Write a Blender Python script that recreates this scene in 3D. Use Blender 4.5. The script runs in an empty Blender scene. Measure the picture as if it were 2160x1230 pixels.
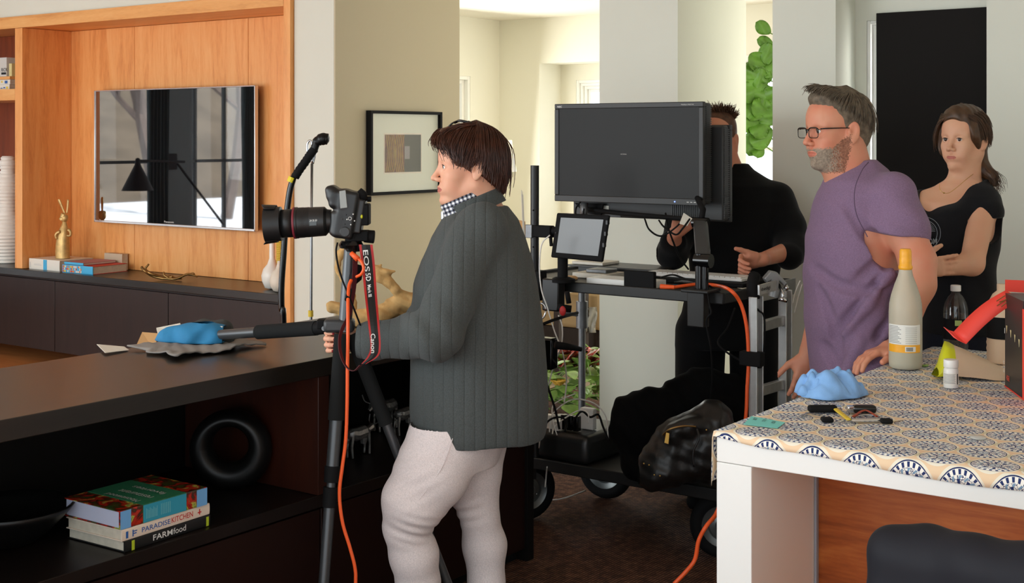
import bpy, math, random
import numpy as np
from mathutils import Vector, Matrix
# ---------------------------------------------------------------- camera, light, exposure
PI = math.pi
F, CX, HY, EYE = 2800.0, 1080.0, 290.0, 1.60      # focal length in px (2160 wide), principal column, horizon row, eye height
C36, S36 = math.cos(math.radians(36)), math.sin(math.radians(36))
SC = bpy.context.scene
COL = SC.collection
cam_d = bpy.data.cameras.new('camera'); cam = bpy.data.objects.new('camera', cam_d); COL.objects.link(cam)
cam_d.sensor_width = 36.0; cam_d.lens = F/2160*36; cam_d.shift_y = (HY-615)/2160
cam.location = (0, 0, EYE); cam.rotation_euler = (PI/2, 0, math.radians(-54)); cam_d.clip_end = 300
SC.camera = cam
SC.view_settings.view_transform = 'Standard'; SC.view_settings.look = 'None'
SC.view_settings.gamma = 1.0; SC.view_settings.use_curve_mapping = False
SC.view_settings.exposure = 0.50
SC.cycles.max_bounces = 8; SC.cycles.diffuse_bounces = 4; SC.cycles.glossy_bounces = 4
SC.cycles.transmission_bounces = 8; SC.cycles.transparent_max_bounces = 12
SC.cycles.caustics_reflective = False; SC.cycles.caustics_refractive = False
w = bpy.data.worlds.new('world'); SC.world = w; w.use_nodes = True
bg = w.node_tree.nodes['Background']; bg.inputs[0].default_value = (0.86, 0.95, 1.0, 1); bg.inputs[1].default_value = 1.55
def area_light(name, loc, target, sx, sy, energy, color=(1, 1, 1)):
    l = bpy.data.lights.new(name, 'AREA'); l.shape = 'RECTANGLE'; l.size = sx; l.size_y = sy; l.energy = energy; l.color = color
    o = bpy.data.objects.new(name, l); COL.objects.link(o); o.location = loc
    o.rotation_euler = (Vector(target)-Vector(loc)).to_track_quat('-Z', 'Y').to_euler(); return o
# daylight of the kitchen windows behind the photographer
sun_d = bpy.data.lights.new('winter_sun', 'SUN'); sun_d.energy = 7; sun_d.angle = .02; sun_d.color = (1, .96, .9); sun = bpy.data.objects.new('winter_sun', sun_d); COL.objects.link(sun); sun.rotation_euler = Vector((0, 1, -1)).to_track_quat('-Z', 'Y').to_euler()
area_light('daylight_kitchen', (-2.2, 6.0, 2.0), (4.0, 2.8, 1.1), 3.6, 2.2, 105, (.93, .98, 1))
# daylight falling in through the sun room's windows, plus an added pillar fill
area_light('daylight_sun_room_left', (9.4, 7.6, 1.6), (9.0, 4.0, 1.2), 1.6, 1.4, 42, (1, .99, .95))
area_light('added_pillar_fill', (6.75, 2.46, 1.5), (6.2, 3.4, 1.4), .8, 2.0, 11, (1, .97, .90))  # added fill close to the pillar face; this wall has no window
area_light('daylight_beside_board', (6.6, 1.75, 1.4), (4.0, 1.9, 1.2), 1.2, 1.8, 40, (1, .98, .93))
area_light('daylight_sun_room_far', (10.4, 4.2, 1.4), (6.0, 5.0, 1.2), 2.6, 1.6, 34, (1, .99, .95))
area_light('daylight_left_windows', (.2, 10.3, 1.5), (6.2, 6.6, 1.3), 2.0, 2.2, 30, (.95, .98, 1))
# ---------------------------------------------------------------- geometry helpers
def kx(px): return (px-CX)/F
def cw(xc, d, z): return Vector((S36*xc + C36*d, -C36*xc + S36*d, z))          # (right, forward, up) of the view frame -> world
def P(px, py, d): return cw(kx(px)*d, d, EYE+(HY-py)/F*d)
def onZ(px, py, z): return P(px, py, (EYE-z)*F/(py-HY))
def onX(px, py, X): return P(px, py, X/(C36+S36*kx(px)))
def onY(px, py, Y): return P(px, py, Y/(S36-C36*kx(px)))
def V(*a): return Vector(a)
def s2l(c):
    r = []
    for v in c[:3]:
        v = v/255.0; r.append(v/12.92 if v <= .04045 else ((v+.055)/1.055)**2.4)
    return (*r, 1.0)
class MB:
    def __init__(s): s.v = []; s.f = []; s.m = []; s.mi = 0
    def add(s, vs, fs):
        n = len(s.v); s.v.extend([tuple(p) for p in vs])
        for f in fs: s.f.append([i+n for i in f]); s.m.append(s.mi)
        return s
    def obox(s, c, ax, ay, az):
        c, ax, ay, az = map(Vector, (c, ax, ay, az)); vs = []
        for i in (-1, 1):
            for j in (-1, 1):
                for k in (-1, 1): vs.append(c+ax*i+ay*j+az*k)
        return s.add(vs, [(0,1,3,2),(4,6,7,5),(0,4,5,1),(2,3,7,6),(0,2,6,4),(1,5,7,3)])
    def box(s, x0, x1, y0, y1, z0, z1):
        return s.obox(((x0+x1)/2,(y0+y1)/2,(z0+z1)/2), ((x1-x0)/2,0,0), (0,(y1-y0)/2,0), (0,0,(z1-z0)/2))
    def tube(s, pts, r, n=10, cap=True, flat=None):
        pts = [Vector(p) for p in pts]; m = len(pts)
        if not hasattr(r, '__len__'): r = [r]*m
        t0 = (pts[1]-pts[0]).normalized(); up = Vector((0,0,1)) if abs(t0.z) < .9 else Vector((1,0,0))
        u = t0.cross(up).normalized(); vs = []; fs = []
        for i in range(m):
            t = (pts[min(i+1,m-1)]-pts[max(i-1,0)]).normalized()
            u = (u-t*u.dot(t)).normalized(); w_ = t.cross(u)
            for k in range(n):
                a = 2*PI*k/n; vs.append(pts[i]+(u*math.cos(a)+w_*math.sin(a)*(flat or 1))*r[i])
        for i in range(m-1):
            for k in range(n): fs.append((i*n+k, i*n+(k+1)%n, (i+1)*n+(k+1)%n, (i+1)*n+k))
        if cap: fs.append(tuple(range(n))[::-1]); fs.append(tuple(range((m-1)*n, m*n)))
        return s.add(vs, fs)
    def lathe(s, prof, base, axis=(0,0,1), n=32, sx=1, cap=True):
        # prof: (radius, height) along axis
        ax = Vector(axis).normalized(); up = Vector((0,0,1)) if abs(ax.z) < .9 else Vector((1,0,0))
        u = ax.cross(up).normalized(); w_ = ax.cross(u); b = Vector(base); vs = []; fs = []
        for r, h in prof:
            for k in range(n):
                a = 2*PI*k/n; vs.append(b+ax*h+(u*math.cos(a)*sx+w_*math.sin(a))*r)
        for i in range(len(prof)-1):
            for k in range(n): fs.append((i*n+k, i*n+(k+1)%n, (i+1)*n+(k+1)%n, (i+1)*n+k))
        if cap: fs.append(tuple(range(n))[::-1]); fs.append(tuple(range((len(prof)-1)*n, len(prof)*n)))
        return s.add(vs, fs)
    def prism(s, poly, ext):
        poly = [Vector(p) for p in poly]; e = Vector(ext); n = len(poly)
        return s.add(poly+[p+e for p in poly], [tuple(range(n))[::-1], tuple(range(n, 2*n))]+[(i,(i+1)%n,(i+1)%n+n,i+n) for i in range(n)])
    def ball(s, c, r, n=12, sc=(1,1,1)):
        c = Vector(c); vs = []; fs = []
        for i in range(n+1):
            t = PI*i/n
            for k in range(2*n):
                a = PI*k/n; vs.append(c+Vector((r*sc[0]*math.sin(t)*math.cos(a), r*sc[1]*math.sin(t)*math.sin(a), r*sc[2]*math.cos(t))))
        for i in range(n):
            for k in range(2*n):
                fs.append((i*2*n+k, i*2*n+(k+1)%(2*n), (i+1)*2*n+(k+1)%(2*n), (i+1)*2*n+k))
        return s.add(vs, fs)
    def sheet(s, G, th=0.0):       # G: 2-D grid of points; th thickness along the local normal
        R, Cn = len(G), len(G[0]); flat = [Vector(p) for row in G for p in row]
        idx = lambda i, j: i*Cn+j
        fs = [(idx(i,j), idx(i,j+1), idx(i+1,j+1), idx(i+1,j)) for i in range(R-1) for j in range(Cn-1)]
        if th:
            nr = []
            for i in range(R):
                for j in range(Cn):
                    a = Vector(G[min(i+1,R-1)][j])-Vector(G[max(i-1,0)][j]); b = Vector(G[i][min(j+1,Cn-1)])-Vector(G[i][max(j-1,0)])
                    c = a.cross(b); nr.append(c.normalized() if c.length > 1e-9 else Vector((0,0,1)))
            N = len(flat); flat2 = [p+n*th for p, n in zip(flat, nr)]
            rim = [(i,0) for i in range(R)]+[(R-1,j) for j in range(1,Cn)]+[(i,Cn-1) for i in range(R-2,-1,-1)]+[(0,j) for j in range(Cn-2,0,-1)]
            rim = [idx(*q) for q in rim]
            fs2 = [tuple(x+N for x in f[::-1]) for f in fs]
            fr = [(rim[i], rim[(i+1)%len(rim)], rim[(i+1)%len(rim)]+N, rim[i]+N) for i in range(len(rim))]
            return s.add(flat+flat2, fs+fs2+fr)
        return s.add(flat, fs)
    def build(s, name, mat, parent=None, smooth=False, bevel=0, seg=2, sub=0, angle=None):
        vs = np.array(s.v, dtype=np.float64)
        if parent is None: off = Vector(((vs[:,0].min()+vs[:,0].max())/2, (vs[:,1].min()+vs[:,1].max())/2, vs[:,2].min()))
        else: off = wloc(parent)
        me = bpy.data.meshes.new(name); me.from_pydata((vs-np.array(off)).tolist(), [], s.f)
        mats = mat if isinstance(mat, (list, tuple)) else [mat]
        for m_ in mats: me.materials.append(m_)
        if len(mats) > 1: me.polygons.foreach_set('material_index', s.m)
        me.update()
        fix_normals(me)
        o = bpy.data.objects.new(name, me); COL.objects.link(o)
        if parent is None: o.location = off
        else: o.parent = parent
        if bevel:
            b = o.modifiers.new('bevel', 'BEVEL'); b.width = bevel; b.segments = seg; b.limit_method = 'ANGLE'; b.angle_limit = math.radians(40)
        if sub: q = o.modifiers.new('subsurf', 'SUBSURF'); q.levels = sub; q.render_levels = sub
        if smooth or bevel or sub:
            me.polygons.foreach_set('use_smooth', [True]*len(me.polygons))
            if not (smooth is True and angle is None) or bevel:
                me.set_sharp_from_angle(angle=math.radians(angle or 35))
        return o
def fix_normals(me):
    import bmesh
    b = bmesh.new(); b.from_mesh(me); bmesh.ops.recalc_face_normals(b, faces=b.faces); b.to_mesh(me); b.free()
def wloc(o):
    p = Vector((0,0,0))
    while o is not None: p += o.location; o = o.parent
    return p
def tag(o, label=None, cat=None, group=None, kind=None):
    if label: o['label'] = label
    if cat: o['category'] = cat
    if group: o['group'] = group
    if kind: o['kind'] = kind
    return o
def thing(name, label, cat, loc, group=None):
    o = bpy.data.objects.new(name, None); COL.objects.link(o); o.location = loc; o.empty_display_size = .05
    return tag(o, label, cat, group)
def struct(o): o['kind'] = 'structure'; return o
def copy_tree(o, parent=None):
    c = o.copy(); COL.objects.link(c); c.parent = parent
    for ch in list(o.children): copy_tree(ch, c)
    return c
def text_on(name, txt, mat, parent, origin, right, up, h, width=None, depth=.0006, bold=False, shear=0, align='LEFT'):
    cu = bpy.data.curves.new(name, 'FONT'); cu.body = txt; cu.size = 1.0; cu.shear = shear; cu.resolution_u = 4
    if bold: cu.offset = .009
    t = bpy.data.objects.new('tmp', cu); COL.objects.link(t)
    dg = bpy.context.evaluated_depsgraph_get(); me = bpy.data.meshes.new_from_object(t.evaluated_get(dg)); bpy.data.objects.remove(t)
    vs = [v.co.copy() for v in me.vertices]; fs = [tuple(p.vertices) for p in me.polygons]
    x0 = min(v.x for v in vs); x1 = max(v.x for v in vs); y0 = min(v.y for v in vs); y1 = max(v.y for v in vs)
    R_ = Vector(right).normalized(); U_ = Vector(up).normalized(); N_ = R_.cross(U_).normalized()
    if abs(N_.z) > .9 and N_.z < 0: N_ = -N_
    sy = h/(y1-y0); sx = (width/(x1-x0)) if width else sy
    ox = {'LEFT': 0, 'CENTER': -(x1-x0)*sx/2, 'RIGHT': -(x1-x0)*sx}[align]
    o_ = Vector(origin); m = MB()
    m.add([o_+R_*(ox+(v.x-x0)*sx)+U_*((v.y-y0)*sy)+N_*depth for v in vs], fs)
    off = wloc(parent); me2 = bpy.data.meshes.new(name)
    me2.from_pydata([tuple(Vector(p)-off) for p in m.v], [], m.f); me2.materials.append(mat)
    o = bpy.data.objects.new(name, me2); COL.objects.link(o); o.parent = parent; bpy.data.meshes.remove(me); return o
def bez(pts, n=8):              # Catmull-Rom through points
    pts = [Vector(p) for p in pts]; out = []
    q = [pts[0]*2-pts[1]]+pts+[pts[-1]*2-pts[-2]]
    for i in range(1, len(q)-2):
        for k in range(n):
            t = k/n; a, b, c, d = q[i-1], q[i], q[i+1], q[i+2]
            out.append(.5*((2*b)+(c-a)*t+(2*a-5*b+4*c-d)*t*t+(3*b-a-3*c+d)*t**3))
    out.append(pts[-1]); return out
# ---------------------------------------------------------------- materials
class NT:
    def __init__(s, name):
        m = bpy.data.materials.new(name); m.use_nodes = True; s.m = m; s.t = m.node_tree; s.n = s.t.nodes; s.b = s.n['Principled BSDF']; s._co = None
    def node(s, ty, **kw):
        n = s.n.new(ty)
        for k, v in kw.items():
            if hasattr(n, k): setattr(n, k, v)
            else: s.put(n.inputs[k], v)
        return n
    def put(s, sock, v):
        if isinstance(v, bpy.types.NodeSocket): s.t.links.new(v, sock)
        else: sock.default_value = v
    def co(s, scale=(1,1,1), rot=(0,0,0), loc=(0,0,0), kind='Object'):
        if s._co is None: s._co = s.n.new('ShaderNodeTexCoord')
        mp = s.n.new('ShaderNodeMapping'); s.t.links.new(s._co.outputs[kind], mp.inputs[0])
        mp.inputs['Scale'].default_value = scale; mp.inputs['Rotation'].default_value = rot; mp.inputs['Location'].default_value = loc
        return mp.outputs[0]
    def math(s, op, a, b=0.0, c=None, clamp=False):
        n = s.n.new('ShaderNodeMath'); n.operation = op; n.use_clamp = clamp; s.put(n.inputs[0], a); s.put(n.inputs[1], b)
        if c is not None: s.put(n.inputs[2], c)
        return n.outputs[0]
    def xyz(s, v):
        n = s.n.new('ShaderNodeSeparateXYZ'); s.put(n.inputs[0], v); return n.outputs
    def noise(s, co, scale=5, detail=4, rough=.5, dist=0):
        n = s.n.new('ShaderNodeTexNoise'); s.put(n.inputs['Vector'], co); n.inputs['Scale'].default_value = scale
        n.inputs['Detail'].default_value = detail; n.inputs['Roughness'].default_value = rough; n.inputs['Distortion'].default_value = dist; return n.outputs[0]
    def ramp(s, fac, stops, interp='LINEAR'):
        n = s.n.new('ShaderNodeValToRGB'); s.put(n.inputs[0], fac); cr = n.color_ramp; cr.interpolation = interp
        while len(cr.elements) < len(stops): cr.elements.new(.5)
        for e, (p, c) in zip(cr.elements, stops): e.position = p; e.color = c if len(c) == 4 else (*c, 1)
        return n.outputs[0]
    def mix(s, fac, a, b, mode='MIX'):
        n = s.n.new('ShaderNodeMix'); n.data_type = 'RGBA'; n.blend_type = mode; s.put(n.inputs[0], fac); s.put(n.inputs[6], a); s.put(n.inputs[7], b); return n.outputs[2]
    def bump(s, h, strength=.3, dist=.01):
        n = s.n.new('ShaderNodeBump'); n.inputs['Strength'].default_value = strength; n.inputs['Distance'].default_value = dist; s.put(n.inputs['Height'], h)
        s.t.links.new(n.outputs[0], s.b.inputs['Normal'])
    def set(s, **kw):
        for k, v in kw.items(): s.put(s.b.inputs[{'color':'Base Color','rough':'Roughness','metal':'Metallic','spec':'Specular IOR Level','alpha':'Alpha','trans':'Transmission Weight','ior':'IOR','coat':'Coat Weight','sheen':'Sheen Weight','sss':'Subsurface Weight','ecol':'Emission Color','estr':'Emission Strength'}[k]], v)
        return s
def plain(name, rgb, rough=.5, metal=0, spec=.5, var=.0, vs=6, bump=0, bs=200, bd=.001, **kw):
    t = NT(name); c = s2l(rgb)
    if var:
        n = t.noise(t.co(), vs, 5); a = tuple(x*(1-var) for x in c[:3])+(1,); b = tuple(min(1, x*(1+var)) for x in c[:3])+(1,)
        t.set(color=t.ramp(n, [(.3, a), (.7, b)]))
    else: t.set(color=c)
    t.set(rough=rough, metal=metal, spec=spec, **kw)
    if bump: t.bump(t.noise(t.co(), bs, 3), bump, bd)
    return t.m
def wood(name, dark, mid, light, axis='z', rough=.35, scale=1.0, spec=.4, fig=1.0, band=None):
    t = NT(name); sc = {'z': (9, 9, .9), 'x': (.9, 9, 9), 'y': (9, .9, 9)}[axis]
    co = t.co(tuple(q*scale for q in sc))
    n1 = t.noise(co, 1.6, 6, .55, .9*fig); n2 = t.noise(t.co(tuple(q*scale*6 for q in sc)), 3, 4, .6)
    n3 = t.noise(t.co((1.1*scale,)*3), 1.3, 2)
    f = t.math('ADD', t.math('MULTIPLY', n1, .7), t.math('MULTIPLY', n2, .3))
    c1 = t.ramp(f, [(.30, s2l(dark)), (.48, s2l(mid)), (.68, s2l(light))])
    c2 = t.mix(t.math('MULTIPLY', n3, .35), c1, s2l(mid))
    t.set(color=c2, rough=rough, spec=spec); t.bump(n2, .05, .001); return t.m
M = {}
M['wall'] = plain('wall_paint', (222, 223, 210), .85, spec=.2, var=.015, vs=3, bump=.05, bs=300)
M['wall_warm'] = plain('wall_paint_warm', (232, 226, 205), .85, spec=.2, bump=.05, bs=300)
M['taupe'] = plain('wall_paint_taupe', (196, 185, 160), .85, spec=.2, bump=.05, bs=300)
M['ceil'] = plain('ceiling_paint', (238, 234, 220), .9, spec=.1)
M['white'] = plain('white_lacquer', (236, 236, 232), .35, spec=.4)
M['trimw'] = plain('white_trim', (245, 244, 238), .4)
M['cherry'] = wood('cherry_veneer', (206, 128, 66), (236, 164, 96), (246, 186, 120), 'z', .38)
M['cherry_y'] = wood('cherry_edge', (206, 140, 76), (230, 166, 98), (242, 186, 118), 'y', .4)
M['walnut_red'] = wood('reddish_walnut', (110, 48, 16), (164, 84, 34), (196, 116, 56), 'y', .35, .8, fig=2.2)
M['floorwood'] = wood('oak_floor', (160, 92, 48), (192, 120, 66), (214, 146, 88), 'y', .3)
M['espresso'] = wood('espresso_stain', (20, 16, 12), (26, 21, 16), (34, 28, 22), 'x', .30, 1.2, spec=.6)
M['espresso_front'] = wood('espresso_front', (32, 20, 17), (40, 25, 21), (47, 30, 26), 'z', .45)
M['maho'] = wood('mahogany_panel', (36, 12, 5), (48, 18, 8), (60, 24, 10), 'z', .45)
M['black'] = plain('black_plastic', (20, 20, 21), .4)
M['blackm'] = plain('matte_black', (14, 14, 15), .75, spec=.2)
M['blackg'] = plain('gloss_black', (10, 10, 11), .18)
M['rubber'] = plain('black_rubber', (18, 18, 19), .8, spec=.2, bump=.2, bs=400)
M['darkgrey'] = plain('dark_grey_plastic', (50, 51, 52), .45)
M['screen'] = plain('screen_off', (30, 30, 29), .42, spec=.18)
M['tabscreen'] = plain('tablet_screen', (84, 85, 85), .3, spec=.6)
M['alu'] = plain('brushed_aluminium', (190, 190, 188), .42, .85, var=.08, vs=30, bump=.1)
M['steel'] = plain('steel', (150, 152, 154), .3, .95)
M['chrome'] = plain('chrome', (210, 212, 214), .12, 1)
M['carbon'] = plain('grey_tube', (82, 84, 86), .35, .6)
M['gold'] = plain('hammered_gold', (206, 172, 110), .42, .45, var=.2, vs=30, bump=.5, bs=60, bd=.002)
M['bronze'] = plain('aged_bronze', (150, 118, 70), .35, .8, var=.2, vs=20)
M['brass'] = plain('brass', (214, 176, 96), .3, .9)
M['porcelain'] = plain('white_ceramic', (238, 235, 226), .3)
M['cream'] = plain('cream_ceramic', (226, 217, 200), .5, var=.06, vs=20)
M['paper'] = plain('paper', (224, 219, 206), .8, var=.03, vs=40)
M['pages'] = plain('page_block', (206, 196, 178), .8, var=.08, vs=60)
M['orange'] = plain('orange_cable', (248, 96, 38), .45)
M['red'] = plain('red_webbing', (176, 30, 30), .6)
M['redcard'] = plain('red_card', (238, 70, 56), .55, var=.02)
M['yellow'] = plain('yellow_tape', (226, 208, 30), .5)
M['blue'] = plain('blue_canvas', (40, 122, 168), .8, var=.12, vs=14, bump=.35, bs=600)
M['clothb'] = plain('light_blue_microfibre', (134, 180, 232), .95, var=.08, vs=30, bump=.5, bs=700)
M['greycloth'] = plain('grey_felt', (140, 134, 128), .95, bump=.4, bs=500)
M['charcoalcloth'] = plain('charcoal_cloth', (60, 62, 60), .95, bump=.4, bs=500)
M['tan'] = plain('tan_card', (216, 172, 118), .8)
M['bag'] = plain('black_leather', (22, 21, 20), .42, bump=.5, bs=25, bd=.006, spec=.5)
M['fabricblack'] = plain('black_fabric', (9, 9, 10), .95, spec=.1, bump=.4, bs=300)
M['whitep'] = plain('white_plastic', (236, 235, 230), .35)
M['teal'] = plain('teal_note', (126, 216, 208), .8)
M['ink'] = plain('ink', (24, 34, 46), .7)
M['silver'] = plain('crinkled_silver', (170, 170, 168), .35, .8, var=.3, vs=60, bump=.8, bs=80, bd=.004)
M['leaf'] = plain('fig_leaf', (92, 138, 44), .4, var=.3, vs=14)
M['leaf2'] = plain('cut_foliage', (140, 176, 88), .5, var=.3, vs=14)
M['bark'] = plain('driftwood', (206, 164, 104), .85, var=.28, vs=18, bump=.6, bs=60, bd=.004)
M['lampshade'] = plain('linen_shade', (246, 236, 208), .9, ecol=(1, .9, .68, 1), estr=.35)
M['glass'] = plain('clear_glass', (255, 255, 255), .02, trans=1.0, ior=1.45)
M['txtw'] = plain('white_print', (232, 232, 228), .6)
M['txtk'] = plain('black_print', (20, 20, 22), .6)
# ================================================================ SMOOTH-UNION SURFACES (people, cloth, bags)
A3 = lambda *a: np.array(a, dtype=np.float64)
class Field:
    def __init__(s, lo, hi, h):
        s.lo = np.array(lo, float); s.h = h; s.n = np.ceil((np.array(hi)-s.lo)/h).astype(int)+1
        s.a = np.full(s.n, .2, np.float32); s.ax = [(s.lo[i]+h*np.arange(s.n[i])).astype(np.float32) for i in range(3)]
    def block(s, lo, hi, pad):
        i0 = np.maximum(0, np.floor((np.array(lo)-pad-s.lo)/s.h).astype(int)); i1 = np.minimum(s.n, np.ceil((np.array(hi)+pad-s.lo)/s.h).astype(int)+1)
        if np.any(i1 <= i0): return None
        return tuple(slice(a, b) for a, b in zip(i0, i1))
    def put(s, fn, lo, hi, k=.01, op='u'):
        b = s.block(lo, hi, k+3*s.h)
        if b is None: return s
        X = s.ax[0][b[0]][:,None,None]; Y = s.ax[1][b[1]][None,:,None]; Z = s.ax[2][b[2]][None,None,:]
        d = fn(X, Y, Z); a = s.a[b]
        if op == 'u': h_ = np.maximum(k-np.abs(a-d), 0)/k; s.a[b] = np.minimum(a, d)-h_*h_*k*.25
        elif op == 's': h_ = np.maximum(k-np.abs(-a-d), 0)/k; s.a[b] = np.maximum(a, -d)+h_*h_*k*.25
        elif op == 'd': s.a[b] = a+d
        return s
    def cone(s, a, b, ra, rb=None, k=.01, op='u', fl=None):
        a = np.array(a, float); b = np.array(b, float); rb = ra if rb is None else rb; ba = b-a; L2 = max(1e-9, ba.dot(ba)); R = max(ra, rb)
        def fn(X, Y, Z):
            px, py, pz = X-a[0], Y-a[1], Z-a[2]; h = np.clip((px*ba[0]+py*ba[1]+pz*ba[2])/L2, 0, 1)
            return np.sqrt((px-ba[0]*h)**2+(py-ba[1]*h)**2+(pz-ba[2]*h)**2)-(ra+(rb-ra)*h)
        return s.put(fn, np.minimum(a, b)-R, np.maximum(a, b)+R, k, op)
    def chain(s, pts, rs, k=.01):
        for i in range(len(pts)-1): s.cone(pts[i], pts[i+1], rs[i], rs[i+1], k)
        return s
    def ell(s, c, r, R=None, k=.01, op='u'):
        c = np.array(c, float); r = np.array(r, float); R = np.eye(3) if R is None else R; m = r.max()
        def fn(X, Y, Z):
            px, py, pz = X-c[0], Y-c[1], Z-c[2]; q = [R[0,i]*px+R[1,i]*py+R[2,i]*pz for i in range(3)]
            k0 = np.sqrt(sum((q[i]/r[i])**2 for i in range(3)))+1e-6; k1 = np.sqrt(sum((q[i]/r[i]**2)**2 for i in range(3)))+1e-6
            return k0*(k0-1)/k1
        return s.put(fn, c-m, c+m, k, op)
    def loft(s, rows, k=.02, op='u', pw=2.0):      # rows: (z, cx, cy, rx, ry), any order
        rows = sorted(rows); T = np.array(rows, float); lo = (T[:,1]-T[:,3]).min(), (T[:,2]-T[:,4]).min(), T[0,0]; hi = (T[:,1]+T[:,3]).max(), (T[:,2]+T[:,4]).max(), T[-1,0]
        def fn(X, Y, Z):
            z = np.clip(Z, T[0,0], T[-1,0]); cx, cy, rx, ry = [np.interp(z, T[:,0], T[:,i]).astype(np.float32) for i in (1,2,3,4)]
            u = np.abs(X-cx)/rx; v = np.abs(Y-cy)/ry; e = ((u**pw+v**pw)**(1/pw)-1)*np.minimum(rx, ry)
            dz = np.maximum(T[0,0]-Z, Z-T[-1,0]); return np.where(dz > 0, np.sqrt(np.maximum(e, 0)**2+dz*dz), np.maximum(e, dz))
        return s.put(fn, lo, hi, k, op)
    def halfspace(s, p, n, op='s', k=.004, R=.3):   # removes the side n points to, within R of p
        p = np.array(p, float); n = np.array(n, float); n /= np.linalg.norm(n)
        def fn(X, Y, Z): return np.maximum(-((X-p[0])*n[0]+(Y-p[1])*n[1]+(Z-p[2])*n[2]), np.sqrt((X-p[0])**2+(Y-p[1])**2+(Z-p[2])**2)-R)
        return s.put(fn, p-R, p+R, k, op)
    def disp(s, f, lo=None, hi=None): return s.put(f, s.lo if lo is None else lo, s.ax and [a[-1] for a in s.ax] if hi is None else hi, .001, 'd')
    def mesh(s):
        a = s.a; ins = a < 0; n0, n1, n2 = a.shape
        c = np.zeros((n0-1, n1-1, n2-1), np.uint8)
        for i in (0,1):
            for j in (0,1):
                for k in (0,1): c += ins[i:n0-1+i, j:n1-1+j, k:n2-1+k]
        act = np.nonzero((c > 0) & (c < 8)); I, J, K = act; N = len(I)
        if N == 0: return np.zeros((0,3)), np.zeros((0,4), int)
        idx = np.full(c.shape, -1, np.int32); idx[act] = np.arange(N)
        cor = {(i,j,k): a[I+i, J+j, K+k] for i in (0,1) for j in (0,1) for k in (0,1)}
        P_ = np.zeros((N,3)); W = np.zeros(N)
        for p in cor:
            for ax in range(3):
                if p[ax] == 0:
                    q = tuple(1 if t == ax else p[t] for t in range(3)); va, vb = cor[p], cor[q]; m = (va < 0) != (vb < 0)
                    t = np.where(m, va/(va-vb+1e-20), 0)
                    for d in range(3): P_[:,d] += np.where(m, p[d]+(t if d == ax else 0), 0)
                    W += m
        P_ /= W[:,None]; V_ = s.lo+(np.stack([I,J,K],1)+P_)*s.h
        F_ = []
        for ax in range(3):
            o1, o2 = [(1,2),(2,0),(0,1)][ax]
            sl0 = [slice(1,-1)]*3; sl0[ax] = slice(0,-1); sl1 = list(sl0); sl1[ax] = slice(1,None)
            A_, B_ = ins[tuple(sl0)], ins[tuple(sl1)]
            for sign in (0,1):
                e = np.nonzero((A_ & ~B_) if sign else (~A_ & B_)); g = [e[0].copy(), e[1].copy(), e[2].copy()]
                for d in range(3):
                    if d != ax: g[d] = g[d]+1
                def cell(d1, d2):
                    q = [g[0].copy(), g[1].copy(), g[2].copy()]; q[o1] = q[o1]-d1; q[o2] = q[o2]-d2; return idx[q[0], q[1], q[2]]
                quad_ = np.stack([cell(0,0), cell(1,0), cell(1,1), cell(0,1)], 1)
                F_.append(quad_ if sign else quad_[:, ::-1])
        F_ = np.concatenate(F_); F_ = F_[(F_ >= 0).all(1)]
        return V_, F_
def to_world(Vf):
    return np.stack([S36*Vf[:,0]+C36*Vf[:,1], -C36*Vf[:,0]+S36*Vf[:,1], Vf[:,2]], 1)
def smooth_mesh(V_, F_, it=1, lam=.5):
    for _ in range(it):
        S = np.zeros_like(V_); W = np.zeros(len(V_))
        for a, b in ((0,1),(1,2),(2,3),(3,0)):
            np.add.at(S, F_[:,a], V_[F_[:,b]]); np.add.at(S, F_[:,b], V_[F_[:,a]]); np.add.at(W, F_[:,a], 1); np.add.at(W, F_[:,b], 1)
        V_ = V_*(1-lam)+lam*S/np.maximum(W,1)[:,None]
    return V_
def valleys(F_, rows, D, lines, depth=.005, k=.028, op='s'):
    for ln in lines:
        b = bez([(x, y, 0) for x, y in ln], 4); pts = []
        for v in b: p = fr(v.x, v.y, D); pts.append((p[0], p[2]))
        valley(F_, rows, pts, depth, k, op)
def sdf_obj(name, parts, mats, parent=None, zones=None, smooth=1, extra=None, flipn=False):
    # parts: list of (Field, keep(centres)->mask or None); zones: function(face centres in frame coords) -> material index
    Vs, Fs, C_ = [], [], []; n = 0
    for f, keep in parts:
        v, q = f.mesh()
        if len(v) == 0: continue
        v = smooth_mesh(v, q, smooth, .35)
        cen = v[q].mean(1)
        if keep is not None: mk = keep(cen); q = q[mk]; cen = cen[mk]
        Vs.append(v); Fs.append(q+n); C_.append(cen); n += len(v)
    v = np.concatenate(Vs); q = np.concatenate(Fs); cen = np.concatenate(C_)
    used = np.zeros(len(v), bool); used[q.ravel()] = True; mp = np.cumsum(used)-1; v = v[used]; q = mp[q]
    wv = to_world(v); mi = zones(cen) if zones else np.zeros(len(q), int)
    fl_ = q.tolist(); mil = list(mi)
    if extra is not None:
        n0 = len(wv); wv = np.concatenate([wv, np.array(extra.v)]); fl_ += [[i+n0 for i in f] for f in extra.f]; mil += [extra.mi]*len(extra.f)
    off = wloc(parent) if parent else Vector(((wv[:,0].min()+wv[:,0].max())/2, (wv[:,1].min()+wv[:,1].max())/2, wv[:,2].min()))
    me = bpy.data.meshes.new(name); me.from_pydata((wv-np.array(off)).tolist(), [], fl_)
    for m_ in (mats if isinstance(mats, (list,tuple)) else [mats]): me.materials.append(m_)
    me.polygons.foreach_set('material_index', [int(i) for i in mil]); me.polygons.foreach_set('use_smooth', [True]*len(me.polygons)); me.update()
    o = bpy.data.objects.new(name, me); COL.objects.link(o)
    if parent: o.parent = parent
    else: o.location = off
    return o
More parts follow.
